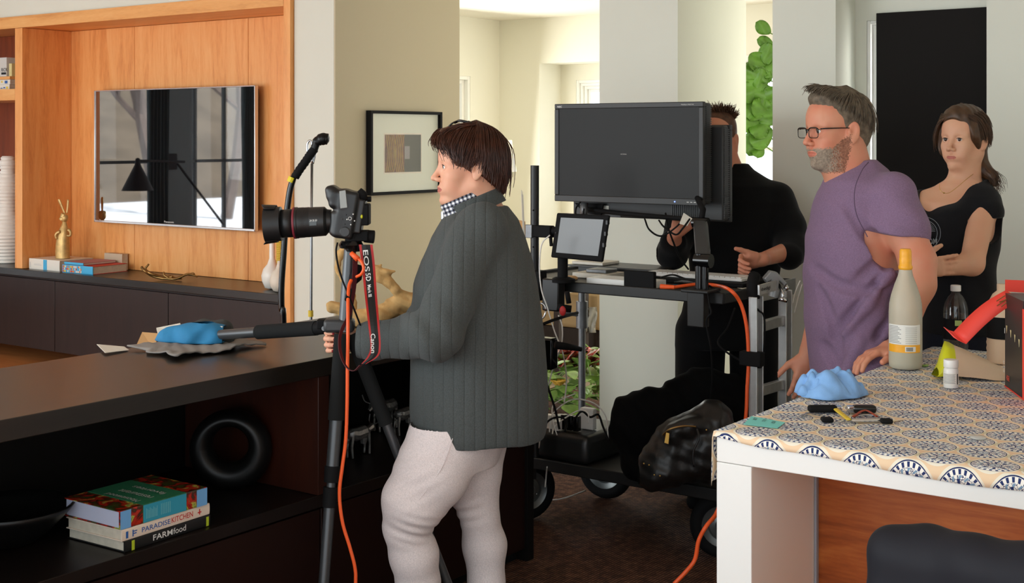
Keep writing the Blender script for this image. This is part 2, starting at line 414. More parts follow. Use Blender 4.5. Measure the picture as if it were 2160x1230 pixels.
def fr(px, py, d): k = kx(px); return A3(k*d, d, EYE+(HY-py)/F*d)      # pixel + depth -> frame coordinates
def unit(v): v = np.array(v, float); return v/np.linalg.norm(v)

def valley(F_, rows, pts, depth=.005, k=.028, op='s', off=0.0):
    # pts: (x, z) in frame coordinates traced on a loft surface facing the viewer
    T = np.array(sorted(rows), float); q = []
    for x, z in pts:
        cx, cy, rx, ry = [np.interp(z, T[:,0], T[:,i]) for i in (1,2,3,4)]; u = min(.97, abs((x-cx)/rx)); q.append(A3(x, cy-ry*math.sqrt(1-u*u)+off, z))
    n = len(q)
    for i in range(n-1): F_.cone(q[i], q[i+1], depth*(.4+.6*math.sin(PI*(i+.5)/n)), depth*(.4+.6*math.sin(PI*(i+1.2)/(n+.5))), k, op)
M['palefloor'] = wood('pale_floor', (150, 130, 108), (176, 156, 132), (196, 178, 152), 'y', .35)
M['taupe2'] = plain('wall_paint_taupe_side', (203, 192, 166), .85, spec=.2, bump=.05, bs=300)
M['wallsun'] = plain('wall_paint_cream', (240, 237, 222), .85, spec=.2, bump=.05, bs=300)
M['backlitwall'] = plain('backlit_dark_teal', (52, 66, 70), .6)  # dark tone of the backlit window wall put into its colour
M['snow'] = plain('snow', (225, 228, 235), .9, var=.12, vs=.8)
M['barkgrey'] = plain('grey_bark', (92, 80, 74), .95, var=.2, vs=4)
M['hill'] = plain('brown_hill', (92, 82, 70), .95, var=.3, vs=.7)
# ================================================================ THE ROOM
def wallbox(name, x0, x1, y0, y1, z0, z1, mat): return struct(MB().box(x0, x1, y0, y1, z0, z1).build(name, mat))
CEIL = 2.76
# carpet-like woven floor in the kitchen, timber further on
def rug_mat():
    t = NT('woven_brown_floor'); x, y, z = t.xyz(t.co())
    rib = t.math('SINE', t.math('MULTIPLY', y, 2*PI/.0125)); wv = t.math('SINE', t.math('MULTIPLY', x, 2*PI/.02))
    h = t.math('ADD', t.math('MULTIPLY', rib, .7), t.math('MULTIPLY', wv, .3))
    n = t.noise(t.co(), 40, 4)
    f = t.math('ADD', t.math('MULTIPLY', h, .25), n)
    t.set(color=t.ramp(f, [(.2, s2l((44, 26, 18))), (.55, s2l((86, 54, 39))), (.85, s2l((144, 104, 80)))]), rough=.85, spec=.2)
    t.bump(h, .6, .003); return t.m
M['rug'] = rug_mat()
struct(MB().box(-1, 6.05, -2.3, 10.7, -.1, 0).build('floor', M['floorwood']))
struct(MB().box(6.05, 11.2, 2.2, 10.7, -.1, 0).build('floor_sunroom', M['palefloor']))
wallbox('wall_kitchen_right', -.2, 5.65, -2.4, -2.2, 0, CEIL, M['wall'])
wallbox('wall_sunroom_right', 6.25, 11.12, 2.25, 2.40, 0, CEIL, M['wallsun'])
tag(MB().box(.6, 7.1, 1.44, 4.75, 0.001, .012).build('woven_rug', M['rug'], bevel=.004), 'brown ribbed woven rug on the floor beneath the black equipment cart', 'rug')
struct(MB().box(-.2, 6.05, -2.4, 10.7, CEIL, CEIL+.1).build('ceiling', M['ceil']))
struct(MB().box(6.05, 11.2, 2.25, 10.7, CEIL, CEIL+.1).build('ceiling_sunroom', M['ceil']))
# wall pieces on the line between kitchen and sun room
wallbox('wall_picture', 5.65, 6.82, 5.3895, 5.712, 0, CEIL, M['wall'])
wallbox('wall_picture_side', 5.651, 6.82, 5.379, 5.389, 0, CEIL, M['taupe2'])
wallbox('wall_behind_shelving', 6.09, 6.82, 5.712, 10.6, 0, CEIL, M['wall'])
wallbox('wall_soffit', 5.66, 6.09, 5.712, 10.6, 2.472, CEIL, M['wall'])
wallbox('wall_pillar', 5.65, 6.39, 3.117, 3.562, 0, CEIL, M['wall'])
wallbox('wall_pier', 5.65, 6.25, 2.317, 2.622, 0, CEIL, M['wall'])
wallbox('trim_1', 5.63, 5.65, 2.30, 2.622, 0, .505, M['wall'])
wallbox('wall_right', 5.65, 5.825, -1.2, 1.655, 0, CEIL, M['wall'])
# window wall behind the leaning black board
wx0, wx1 = 5.88, 6.02
wallbox('wall_board_top', wx0, wx1, -1.2, 2.317, 2.135, CEIL, M['wall'])
wallbox('wall_board_low', wx0, wx1, -1.2, 2.317, 0, .30, M['wall'])
wallbox('wall_board_right', wx0, wx1, -1.2, .90, .30, 2.135, M['wall'])
wallbox('wall_board_left', wx0, wx1, 2.262, 2.317, .30, 2.135, M['wall'])
def window(name, plane, c, a0, a1, z0, z1, steps=3, mull=(), curtain=False, depth=.10, sgn=1, fr=.035):
    # plane 'X' or 'Y' at coordinate c (room face); frame steps recede by sgn
    t = bpy.data.objects.new(name, None); COL.objects.link(t); struct(t)
    t.location = (c, (a0+a1)/2, z0) if plane == 'X' else ((a0+a1)/2, c, z0)
    def bx(m, lo, hi, b0, b1, q0, q1):
        lo, hi = sorted((c+sgn*lo, c+sgn*hi))
        m.box(lo, hi, b0, b1, q0, q1) if plane == 'X' else m.box(b0, b1, lo, hi, q0, q1)
    m = MB()
    for i in range(steps):
        e = i*fr; d0 = .004+i*depth/steps; d1 = d0+depth/steps+.012
        bx(m, d0, d1, a0+e, a0+e+fr, z0+e, z1-e); bx(m, d0, d1, a1-e-fr, a1-e, z0+e, z1-e)
        bx(m, d0, d1, a0+e+fr, a1-e-fr, z0+e, z0+e+fr); bx(m, d0, d1, a0+e+fr, a1-e-fr, z1-e-fr, z1-e)
    e = steps*fr
    for kind, v in mull:
        if kind == 'v': bx(m, depth*.7, depth+.012, v-.015, v+.015, z0+e, z1-e)
        else: bx(m, depth*.7, depth+.012, a0+e, a1-e, v-.015, v+.015)
    m.build('window_frame', M['trimw'] if not curtain else M['darkframe'], t, bevel=.003)
    g = MB(); bx(g, depth*.85, depth*.85+.006, a0+e-.01, a1-e+.01, z0+e-.01, z1-e+.01); g.build('pane', M['pane'], t)
    return t
def clear_mat(name, refl=.08, rough=.02, tint=(1,1,1,1)):
    t = NT(name); tr = t.n.new('ShaderNodeBsdfTransparent'); tr.inputs[0].default_value = tint; gl = t.n.new('ShaderNodeBsdfGlossy'); gl.inputs['Roughness'].default_value = rough
    fr = t.n.new('ShaderNodeFresnel'); fr.inputs[0].default_value = 1.3; mx = t.n.new('ShaderNodeMixShader'); mx.inputs[0].default_value = .035+refl*.3
    t.t.links.new(tr.outputs[0], mx.inputs[1]); t.t.links.new(gl.outputs[0], mx.inputs[2])
    t.t.links.new(mx.outputs[0], t.n['Material Output'].inputs[0]); t.n.remove(t.b); return t.m
M['pane'] = clear_mat('window_pane', 0)
M['darkframe'] = plain('dark_window_frame', (30, 42, 46), .5)
window('window_1', 'X', wx0, .90, 2.262, .30, 2.135, steps=4, depth=.12, fr=.016)
# sun room beyond
wallbox('wall_sunroom_left', 6.82, 9.10, 7.856, 8.05, 0, CEIL, M['wallsun'])
wallbox('wall_sunroom_left_low', 9.10, 10.13, 7.856, 8.05, 0, .75, M['wallsun'])
wallbox('wall_sunroom_left_top', 9.10, 10.13, 7.856, 8.05, 2.19, CEIL, M['wallsun'])
wallbox('wall_sunroom_left_end', 10.13, 11.2, 7.856, 8.05, 0, CEIL, M['wallsun'])
window('window_2', 'Y', 7.856, 9.10, 10.13, .75, 2.19, steps=2, depth=.09)
wallbox('wall_sunroom_far_left', 10.60, 11.12, 7.37, 7.856, 0, CEIL, M['wallsun'])
wallbox('wall_sunroom_far_head', 10.60, 11.12, 1.0, 7.37, 2.32, CEIL, M['wallsun'])
wallbox('wall_sunroom_far_mid', 10.60, 11.12, 5.95, 6.20, 0, 2.32, M['wallsun'])
wallbox('wall_sunroom_alcove_side', 10.97, 11.12, 7.19, 7.37, 0, 2.32, M['wallsun'])
wallbox('wall_sunroom_alcove_low', 10.97, 11.12, 6.20, 7.19, 0, .55, M['wallsun'])
wallbox('wall_sunroom_alcove_top', 10.97, 11.12, 6.20, 7.19, 2.165, 2.32, M['wallsun'])
window('window_3', 'X', 10.97, 6.20, 7.19, .55, 2.165, steps=4, depth=.10, fr=.03)
wallbox('wall_sunroom_far_low', 10.60, 11.12, 1.0, 5.95, 0, .5, M['wallsun'])
window('window_4', 'X', 10.60, 3.9, 5.95, .5, 2.32, steps=2, depth=.10, fr=.05, mull=[('h', 1.5), ('v', 4.9)])
window('window_5', 'X', 10.60, 1.0, 3.85, .5, 2.32, steps=2, depth=.10, fr=.05, mull=[('v', 2.4)])
wallbox('wall_sunroom_far_post', 10.60, 11.12, 3.85, 3.9, .5, 2.32, M['wallsun'])
# window wall on the left, seen only as a reflection in the television
wallbox('wall_left_low', -1.5, 5.66, 10.5, 10.7, 0, .22, M['backlitwall'])
wallbox('wall_left_top', -1.5, 5.66, 10.5, 10.7, 2.62, CEIL, M['backlitwall'])
wallbox('wall_left_pier', 2.98, 3.34, 10.5, 10.7, .22, 2.62, M['backlitwall'])
wallbox('wall_left_end', 4.75, 5.66, 10.5, 10.7, .22, 2.62, M['backlitwall'])
wallbox('wall_left_start', -1.5, -.9, 10.5, 10.7, .22, 2.62, M['backlitwall'])
window('window_6', 'Y', 10.5, 3.34, 4.75, .22, 2.62, steps=2, depth=.10, curtain=True, fr=.04, mull=[('v', 4.12), ('h', 1.36)])
window('window_7', 'Y', 10.5, 1.35, 2.98, .22, 2.62, steps=2, depth=.10, curtain=True, fr=.04, mull=[('v', 2.84), ('v', 2.45), ('h', 1.36)])
window('window_8', 'Y', 10.5, -.9, 1.30, .22, 2.62, steps=2, depth=.10, curtain=True, fr=.04, mull=[('v', .4), ('h', 1.36)])
wallbox('wall_left_post', 1.30, 1.35, 10.5, 10.7, .22, 2.62, M['backlitwall'])
# snowy park outside: ground, bank, bare trees
tag(MB().box(-30, 40, 10.9, 60, -.7, -.42).build('snowy_ground', M['snow']), 'patchy snow on the lawn outside the left windows, seen in the television', 'snow', kind='stuff')
g = [[(-30+i*3.5, 34+j*3, -.35+ (0 if j == 0 else 1.2*j+1.5*math.sin(i*.7)*min(j,3)*.4)) for i in range(22)] for j in range(6)]
struct(MB().sheet(g, .2).build('hill', M['hill'], smooth=True))
rnd = random.Random(5)
def bare_tree(x, y, h, label):
    m = MB()
    def br(p, d, l, r, k):
        pts = [p]; dd = d.copy()
        for i in range(3):
            dd = (dd+Vector((rnd.uniform(-.16,.16), rnd.uniform(-.16,.16), rnd.uniform(-.02,.1)))).normalized(); pts.append(pts[-1]+dd*l/3)
        m.tube(pts, [r, r*.9, r*.75, r*.6], 6 if k < 2 else 4)
        if k < 4:
            for q in range(4 if k else 5):
                b = pts[rnd.choice((1, 2, 3) if k else (2, 3))]
                nd = (dd*.9+Vector((rnd.uniform(-1,1), rnd.uniform(-1,1), rnd.uniform(-.1,.8)))*.8).normalized(); br(b, nd, l*.68, r*.5, k+1)
    br(Vector((x, y, -.4)), Vector((0,0,1)), h*.45, h*.017, 0)
    tag(m.build('bare_tree', M['barkgrey']), label, 'tree', 'bare trees in the snowy park')
for (x, y, h, l) in [(-3.2, 18.5, 8, 'bare tree mirrored right of centre in the television, thick forked trunk'), (-4.6, 20, 9, 'bare tree mirrored at the right edge of the television'), (-2.6, 23.5, 9, 'bare tree mirrored in the left window of the television'), (-10.5, 25, 9, 'bare tree far off behind the snow, outermost on the lawn'), (-7.6, 24, 8, 'bare tree at the back of the snowy lawn before the hill'), (-6.6, 29, 9, 'bare tree at the back of the snowy lawn, farthest left in the mirror image')]:
    bare_tree(x, y, h, l)
M['maho_l'] = wood('red_brown_panel', (96, 40, 16), (122, 54, 22), (140, 68, 30), 'z', .4)
M['chrome_t'] = plain('silver_edge', (214, 214, 214), .25, .7)
tt = NT('television_glass'); tt.set(color=(.006,.006,.008,1), rough=.02, spec=1.0, ior=2.7); M['tvscreen'] = tt.m
for k, c in dict(whitebook=(232,228,216), skyblue=(70,176,222), palegrey=(206,204,198), redcover=(200,52,44), yellowp=(222,190,66), orangep=(226,128,60), pinkcover=(176,120,134), palecover=(196,176,150), bluep=(44,92,160), yellowcream=(214,200,140), mount=(222,224,208), artline=(196,158,70), artbox=(120,112,116), blackbook=(16,17,18), limep=(178,196,40), creambook=(232,214,196), greenband=(48,120,84), turq=(48,150,176), turqlt=(120,190,196), bluelt=(110,168,220), pagesblue=(196,200,222)).items():
    M[k] = plain(k+'_print', c, .5)
def art_mat():
    t = NT('abstract_print'); n = t.noise(t.co((1,1,1)), 25, 3)
    t.set(color=t.ramp(n, [(.35, s2l((84,34,26))), (.5, s2l((110,50,34))), (.7, s2l((134,84,50)))]), rough=.8); return t.m
M['artwork'] = art_mat()
M['glassflat'] = clear_mat('picture_glazing', .1, .04)

M['blackwood'] = plain('black_stained_wood', (14, 11, 9), .6, spec=.2)
M['darkshelf'] = plain('dark_stained_shelf', (22, 14, 11), .4, spec=.3)
M['maho_d'] = plain('dark_mahogany', (30, 10, 5), .5, spec=.25)
M['blackg2'] = plain('black_glaze', (12, 12, 12), .38, spec=.3)
def veg_mat():
    t = NT('vegetable_painting'); n = t.noise(t.co(), 22, 3, .5, .8)
    c = t.ramp(n, [(.30, s2l((30,80,40))), (.40, s2l((70,70,24))), (.47, s2l((60,20,12))), (.53, s2l((186,38,20))), (.58, s2l((150,50,24))), (.63, s2l((190,184,80))), (.72, s2l((40,110,60)))])
    t.set(color=c, rough=.35); return t.m
M['vegpaint'] = veg_mat()
M['cartblack'] = plain('powder_coated_black', (26, 25, 24), .5, var=.1, vs=30)
M['trayblack'] = plain('worn_black_tray', (44, 40, 36), .55, var=.25, vs=12)
M['steelgrey'] = plain('dull_steel', (120, 122, 124), .45, .7, var=.12, vs=30)
M['castgrey'] = plain('cast_metal', (150, 152, 152), .5, .6, bump=.4, bs=90)
M['hub'] = plain('wheel_hub', (120, 124, 124), .35, .7)
M['mon'] = plain('monitor_plastic', (44, 45, 45), .5)
M['bluelite'] = plain('blue_indicator', (60, 80, 255), .4, ecol=(.2,.3,1,1), estr=2)
M['tabgrey'] = plain('pen_tablet_grey', (58, 58, 56), .35)
M['powerblack'] = plain('power_box_plastic', (34, 35, 35), .35, spec=.6)
M['benchtan'] = plain('tan_upholstery', (190, 160, 118), .9, bump=.2)
M['yellowrose'] = plain('yellow_rose_petals', (232, 186, 74), .7)
def redp():
    t = NT('red_printed_paper'); n = t.noise(t.co(), 18, 2); t.set(color=t.ramp(n, [(.42, s2l((236,220,208))), (.5, s2l((214,70,54)))]), rough=.6); return t.m
M['redpaper'] = redp()
M['clearbag'] = plain('cloudy_plastic', (214, 214, 206), .25, alpha=.55)
M['boardblack'] = plain('matte_black_board', (30, 28, 27), .9, spec=.15)
M['yelltape'] = plain('yellow_cloth_tape', (222, 190, 60), .7)
M['greyedge'] = plain('grey_edge_strip', (150, 156, 168), .5)
M['frost'] = plain('frosted_glass', (236, 230, 206), .35, trans=.45, ior=1.3)
M['foil'] = plain('orange_foil', (250, 176, 40), .4, var=.06, vs=80)
M['labelwhite'] = plain('white_label', (236, 234, 226), .6)
M['greyprint'] = plain('grey_print', (150, 150, 148), .7)
M['clearp'] = clear_mat('clear_plastic', .15, .05)
M['water'] = clear_mat('water', .05, .02, (.86,.88,.88,1))
M['limep2'] = plain('lime_print', (170, 190, 110), .6)
M['boxblack'] = plain('black_printed_card', (38, 36, 36), .4)
M['ivory'] = plain('ivory_print', (222, 202, 150), .5)
M['limepk'] = plain('lime_foil', (208, 208, 28), .35, bump=.3, bs=40, bd=.002)
M['tanfoil'] = plain('tan_pouch_film', (222, 192, 160), .4, bump=.3, bs=30, bd=.003)
M['redleather'] = plain('red_brown_leather', (150, 60, 36), .5)
M['foam'] = plain('foam_grip', (30, 31, 31), .9, spec=.15, bump=.2, bs=500)
M['camblack'] = plain('camera_black', (20, 20, 21), .42, bump=.08, bs=900)
M['blackm2'] = plain('hood_black', (16, 16, 17), .5)
M['redring'] = plain('red_ring', (120, 30, 44), .5)
M['lcd'] = plain('camera_display', (150, 152, 148), .3); M['lcd2'] = plain('lens_window', (70, 74, 76), .15)
M['strapblack'] = plain('strap_black', (18, 20, 19), .7, bump=.2, bs=400)
M['redstrap'] = plain('strap_lining', (84, 16, 24), .7)
M['navyjacket'] = plain('dark_quilted_shell', (26, 27, 34), .7, spec=.3)

# curtains and a swing-arm wall lamp on the window wall, mirrored in the television
def curtain(x0, x1, label, y=10.36):
    G = []
    for z in np.linspace(.03, 2.66, 10): G.append([(x0+(x1-x0)*i/40, y+.035*math.sin(i*.95)+.01*math.sin(z*2+i), z) for i in range(41)])
    tag(MB().sheet(G, .004).build('curtain', M['curtain'], smooth=True), label, 'curtain')
M['curtain'] = plain('dark_teal_curtain', (44, 62, 66), .9)
curtain(3.36, 3.62, 'dark teal curtain gathered left of the dark pier, seen in the television')
curtain(2.22, 2.40, 'dark teal curtain near the right edge of the television reflection')
curtain(4.55, 4.80, 'dark teal curtain at the far left of the television reflection')
wl = thing('wall_lamp', 'black swing-arm wall lamp with cone shade mirrored in the television', 'lamp', (3.30, 10.48, 1.36))
m = MB(); m.tube([(3.22,10.47,1.36), (3.22,10.30,1.36), (3.84,10.2,1.38)], .012, 8); m.tube([(3.22,10.40,1.34), (2.80,10.2,.72)], .012, 8); m.build('arm', M['blackm'], wl)
MB().lathe([(.15,0),(.03,.24),(.02,.30),(.0,.31)], (3.86,10.2,1.10), n=24, cap=False).build('lamp_shade', M['blackm'], wl, smooth=True)
MB().box(3.16,3.28,10.475,10.497,1.28,1.44).build('wall_plate', M['blackm'], wl)
# ================================================================ BUILT-IN SHELVING, CONSOLE, TELEVISION
XF, XB = 5.62, 6.03
sh = thing('wall_shelving', 'tall built-in cherry wood shelving surround framing the television', 'shelving', (5.8, 7.2, .66))
def part(name, mat, par, *boxes, bevel=.0015, **kw):
    m = MB()
    for b in boxes: m.box(*b)
    return m.build(name, mat, par, bevel=bevel, **kw)
CT = .660
part('back_panel', M['cherry'], sh, (XB, 6.085, 5.775, 6.519, CT+.002, 2.384))
part('back_panel', M['cherry'], sh, (XB, 6.085, 6.523, 7.683, CT+.002, 2.384))
part('back_panel', M['cherry'], sh, (XB, 6.085, 7.687, 8.41, CT+.002, 2.384))
part('header', M['cherry_y'], sh, (XF, 6.085, 5.775, 10.4, 2.386, 2.47))
part('side_panel', M['cherry'], sh, (XF, 6.085, 5.716, 5.773, .002, 2.47))
part('divider', M['cherry'], sh, (XF, XB+.04, 8.412, 8.50, CT+.002, 2.384))
part('back_panel', M['maho_l'], sh, (XB, 6.085, 8.502, 10.4, CT+.002, 2.384))
part('shelf', M['cherry_y'], sh, (XF, XB-.002, 8.502, 10.4, 1.868, 1.950))
# console
mc = thing('media_console', 'long low dark brown console with handleless doors under the television', 'cabinet', (5.8, 7.8, .1))
part('top', M['espresso'], mc, (5.60, 6.085, 5.775, 10.4, .612, CT), bevel=.003)
y = 5.80
for y1 in (6.83, 8.0+.035, 9.02, 10.4):
    part('door', M['espresso_front'], mc, (5.625, 5.645, y+.003, y1-.003, .102, .595)); y = y1
part('body', M['espresso_front'], mc, (5.647, 6.085, 5.795, 10.4, .10, .610))
part('end_panel', M['espresso_front'], mc, (5.62, 6.08, 5.777, 5.794, .10, .611))
part('plinth', M['maho_l'], mc, (6.04, 6.085, 5.80, 10.4, .001, .098))
# television
tv = thing('television', 'flat television with silver edge hung on the cherry panels', 'television', (5.97, 7.2, .99))
tx, ty0, ty1, tz0, tz1 = 5.945, 6.366, 8.03, .993, 1.937
part('bezel', M['chrome_t'], tv, (tx, tx+.03, ty0, ty0+.010, tz0, tz1), (tx, tx+.03, ty1-.010, ty1, tz0, tz1), (tx, tx+.03, ty0, ty1, tz0, tz0+.016), (tx, tx+.03, ty0, ty1, tz1-.008, tz1), bevel=.003)
part('screen', M['tvscreen'], tv, (tx+.006, tx+.02, ty0+.008, ty1-.008, tz0+.014, tz1-.007))
part('rear_housing', M['blackm'], tv, (tx+.021, tx+.055, ty0+.02, ty1-.02, tz0+.02, tz1-.02), bevel=.006)
part('wall_bracket', M['blackm'], tv, (tx+.055, XB-.002, 6.9, 7.5, 1.2, 1.7))
text_on('logo', 'Panasonic', M['txtw'], tv, (tx+.0055, 7.265, tz0+.024), (0,-1,0), (0,0,1), .013, .10)
# ---- things on the console
def book(name, label, mat_cover, c, ang, L, Wd, T, spine=None, extra=None, cat='book', z=None, spmat=None, group=None, pages=None):
    # lying book: L along the spine direction (ang from +X), Wd away from the spine to the left of it, T thick
    a = Vector((math.cos(ang), math.sin(ang), 0)); b = Vector((-math.sin(ang), math.cos(ang), 0)); up = V(0,0,1)
    c = Vector(c); t = thing(name, label, cat, c+a*L/2+b*Wd/2, group)
    ct = .0028
    m = MB(); m.obox(c+a*L/2+b*Wd/2+up*ct/2, a*L/2, b*Wd/2, up*ct/2); m.obox(c+a*L/2+b*Wd/2+up*(T-ct/2), a*L/2, b*Wd/2, up*ct/2)
    m.build('cover', mat_cover, t, bevel=.0006)
    m = MB(); n = 7; prof = []
    for i in range(n):
        q = PI*(i/(n-1))-PI/2; prof.append((-.002*math.cos(q)-.0006, T/2+T/2*math.sin(q)))
    m = MB(); m.prism([c+b*(.0025)]+[c+b*p+up*h for p, h in prof]+[c+b*(.0025)+up*T], a*L)
    m.build('spine', spmat or mat_cover, t)
    m = MB(); m.obox(c+a*L/2+b*(Wd/2-.001)+up*T/2, a*(L/2-.004), b*(Wd/2-.0045), up*(T/2-ct-.0002)); m.build('pages', pages or M['pages'], t)
    return t, a, b, c
def blocks(name, par, mats, o, a, u, n, rects):   # thin printed patches: rects (x0,x1,y0,y1,matindex)
    m = MB()
    for x0, x1, y0, y1, mi in rects:
        m.mi = mi; m.add([o+a*x0+u*y0+n*.0006, o+a*x1+u*y0+n*.0006, o+a*x1+u*y1+n*.0006, o+a*x0+u*y1+n*.0006], [(0,1,2,3)])
    return m.build(name, mats, par)
cA = onX(61, 563, 5.64); up = V(0,0,1)
# spines of these two face the camera (-X); spine direction runs -Y
def book_c(name, label, px0, px1, X, z, Wd, T, cover, spmat, turn=0):
    p0 = onX(px0, 500, X); p1 = onX(px1, 500, X); L = (p0-p1).length
    return book(name, label, cover, (X, p0.y, z), -PI/2+turn, L, Wd, T, spmat=spmat)
b1, a1, bb1, c1 = book_c('book', 'thick white picture book with sky blue corner under the golden hare', 62, 126, 5.665, CT, .28, .075, M['whitebook'], M['whitebook'])
blocks('spine_print', b1, [M['skyblue'], M['palegrey']], c1-V(.0028,0,0), a1, up, V(-1,0,0), [(.17,.212,.002,.073,0), (.06,.15,.03,.034,1), (.06,.14,.038,.041,1), (.01,.02,.01,.05,1)])
b2, a2, bb2, c2 = book_c('book', 'book with many-coloured striped spine beside the white one on the console', 132, 192, 5.645, CT, .30, .055, M['redcover'], M['skyblue'], turn=.05)
rr = random.Random(2); rects = []
for i in range(16):
    for j in range(3): rects.append((.006+i*.0125, .006+(i+1)*.0125-.002, .005+j*.016, .018+j*.016, rr.choice((0,1,2,3,4) if i < 12 else (4,4,1,3))))
blocks('spine_print', b2, [M['redcover'], M['paper'], M['yellowp'], M['orangep'], M['skyblue']], c2-V(.0032,0,0), a2, up, V(-1,0,0), rects)
b3, a3, _, c3 = book('book', 'thin pink and blue magazine book lying on top of the striped one', M['pinkcover'], c2+V(.012,-.005,.0565), -PI/2+.03, .205, .28, .017, spmat=M['skyblue'])
b4, *_ = book('book', 'slim pale book lying behind the hare on the console back', M['palecover'], (5.965, c2.y-.04, CT), -PI/2, .20, .055, .115)
# golden hare (lofted figure)
hare = thing('hare_figurine', 'golden standing hare figurine on the white book', 'figurine', P(131, 544, 9.35))
hd = 9.35*.0+onX(131, 500, 5.78).dot(V(C36, S36, 0)); 
def hp(px, py, dd=0): return P(px, py, hd+dd)
hz = CT+.078
zz = lambda py: max(hp(131, py).z, hz)
m = MB(); prof = []
rows = [(546,17),(530,16.5),(515,16),(500,14.5),(490,13),(482,10),(474,6.5),(468,4.5)]
cxs = [132,132,132,132.5,134,135,136,136]
ring = []
for (py, r), cx in zip(rows, cxs):
    c = hp(cx, py); c.z = zz(py); R = r*hd/F
    ring.append([c+V(math.cos(q)*R*.8, math.sin(q)*R, 0)+V(0,0,.0)+V(math.cos(q),math.sin(q),0)*.0016*math.sin(5*q+py) for q in [2*PI*k/18 for k in range(19)]])
m.sheet(ring); m.build('body', M['gold'], hare, smooth=True)
m = MB(); m.ball(hp(136, 460), .028, 10, (.9,1.1,1.15)); m.tube(bez([hp(137,452), hp(133,460), hp(129.5,465)]), [.026]*8+[.022]*8+[.014], 12); m.build('head', M['gold'], hare, smooth=True)
for pts, r in [([(137,452),(132,440),(127,428),(123.5,420)], (2.2,3.0,3.8,3.4,2.4)), ([(141,450),(142,440),(143,430),(143.5,421)], (2.2,2.6,3.2,3.0,2.2))]:
    q = bez([hp(*p) for p in pts], 4); n = len(q)
    MB().tube(q, [np.interp(i/(n-1), [0,.3,.7,.9,1], r)*hd/F for i in range(n)], 10, flat=.55).build('ear', M['gold'], hare, smooth=True)
for pts in [[(127,489),(120,492),(117.5,498),(120,504)], [(144,484),(149,490),(148,497),(141,497)]]:
    q = bez([hp(*p, -.03) for p in pts], 4); MB().tube(q, [.012-.0004*i for i in range(len(q))], 8).build('arm', M['gold'], hare, smooth=True)
# antler-like bronze branch
br = thing('bronze_branch', 'twisted bronze branch sculpture lying on the console top', 'sculpture', onZ(360, 590, CT))
bd = onZ(360, 592, CT).dot(V(C36,S36,0))
def bp(px, py, dd=0): return P(px, py, bd+dd)
for pts, r in [([(299,562),(306,570),(322,580),(345,586),(362,589),(380,583),(398,576),(417,582)], (5,5,5,5,5,4,4,2)), ([(314,555),(307,566),(320,576),(345,583),(364,582)], (3,4,5,5,4)), ([(345,572),(348,580),(364,588),(376,590)], (3,4,4,3)), ([(398,577),(408,575),(412,581)], (4,3.4,2)), ([(358,580),(366,584),(384,588)], (3,4,3))]:
    q = bez([bp(x, y+2, rr.uniform(-.03,.03)) for x, y in pts], 5); n = len(q)
    for p in q: p.z = max(p.z, CT+.012)
    MB().tube(q, [np.interp(i/(n-1), np.linspace(0,1,len(r)), r)*bd/F*.62 for i in range(n)], 8).build('twig', M['bronze'], br, smooth=True)
# bottle vases at the right end
def vase_at(px, py, X, prof, mat, name, label, cat='vase', sx=1, n=32, parts=None, zb=CT, group=None):
    p = onX(px, py, X); o = MB().lathe(prof, (p.x, p.y, zb), n=n).build(name, mat, smooth=True); tag(o, label, cat, group); return o
ub = 8.1/F
vase_at(574, 605, 5.78, [(.02,.002),(.045,.01),(.062,.05),(.066,.085),(.055,.125),(.03,.155),(.018,.19),(.016,.36),(.018,.395),(.020,.40)], M['porcelain'], 'gourd_vase', 'white long-necked gourd vase near the right end of the console')
vase_at(590, 612, 5.70, [(.02,.002),(.04,.01),(.058,.04),(.062,.07),(.05,.115),(.026,.14),(.016,.17),(.014,.19)], M['cream'], 'gourd_vase', 'short white gourd vase half hidden by the black hose')
p = onX(592, 600, 5.93); MB_ = MB(); 
for i in range(30): MB_.lathe([(.026,i*.0115),(.028,i*.0115+.004),(.026,i*.0115+.0105)], (p.x, p.y, CT+.002), n=16)
tag(MB_.build('yellow_candle_column', M['yellowp']), 'ribbed yellow column standing behind the gourd vases', 'candle')
# ribbed tall white vase, left bay
prof = []; H0 = .80
for i in range(200):
    h = i/199*H0; t = h/H0
    R = np.interp(t, [0,.06,.12,.25,.38,.46,.55,.66,.78,.86,.93,1], [.085,.088,.10,.118,.10,.068,.062,.075,.074,.052,.062,.045])
    prof.append((R+.0035*math.sin(h*2*PI/.026), h+.001))
vase_at(17, 545, 5.84, prof, M['porcelain'], 'ribbed_vase', 'tall white ribbed wavy vase in the left bay of the shelving', n=36)
# small books on the upper shelf of the left bay
q0 = onX(14, 180, 5.72)
bk, a_, b_, c_ = book('book', 'thin book with blue and white patterned spine, bottom one on the upper left shelf', M['palecover'], (5.66, q0.y+.14, 1.951), -PI/2, .27, .22, .036, spmat=M['paper'])
blocks('spine_print', bk, [M['bluep'], M['yellowp']], c_-V(.003,0,0), a_, up, V(-1,0,0), [(.02+.035*i, .045+.035*i, .004+.002*(i%3), .012+.004*(i%4), (i%4==2)*1) for i in range(7)])
bk, a_, b_, c_ = book('book', 'thin white book with blue stripes stacked second on the upper left shelf', M['paper'], (5.665, q0.y+.15, 1.988), -PI/2, .28, .21, .034, spmat=M['paper'])
blocks('spine_print', bk, [M['bluep'], M['yellowp']], c_-V(.003,0,0), a_, up, V(-1,0,0), [(.03, .06, .02, .028, 0), (.1, .15, .018, .026, 0), (.17,.19,.012,.026,1),(.215, .25, .006, .026, 0)])
part_ = thing('book', 'flat book with yellow cover under the white box on the upper left shelf', 'book', (5.76, q0.y, 2.023)); part('cover', M['cherry_y'], part_, (5.66, 5.86, q0.y-.13, q0.y+.15, 2.0235, 2.045))
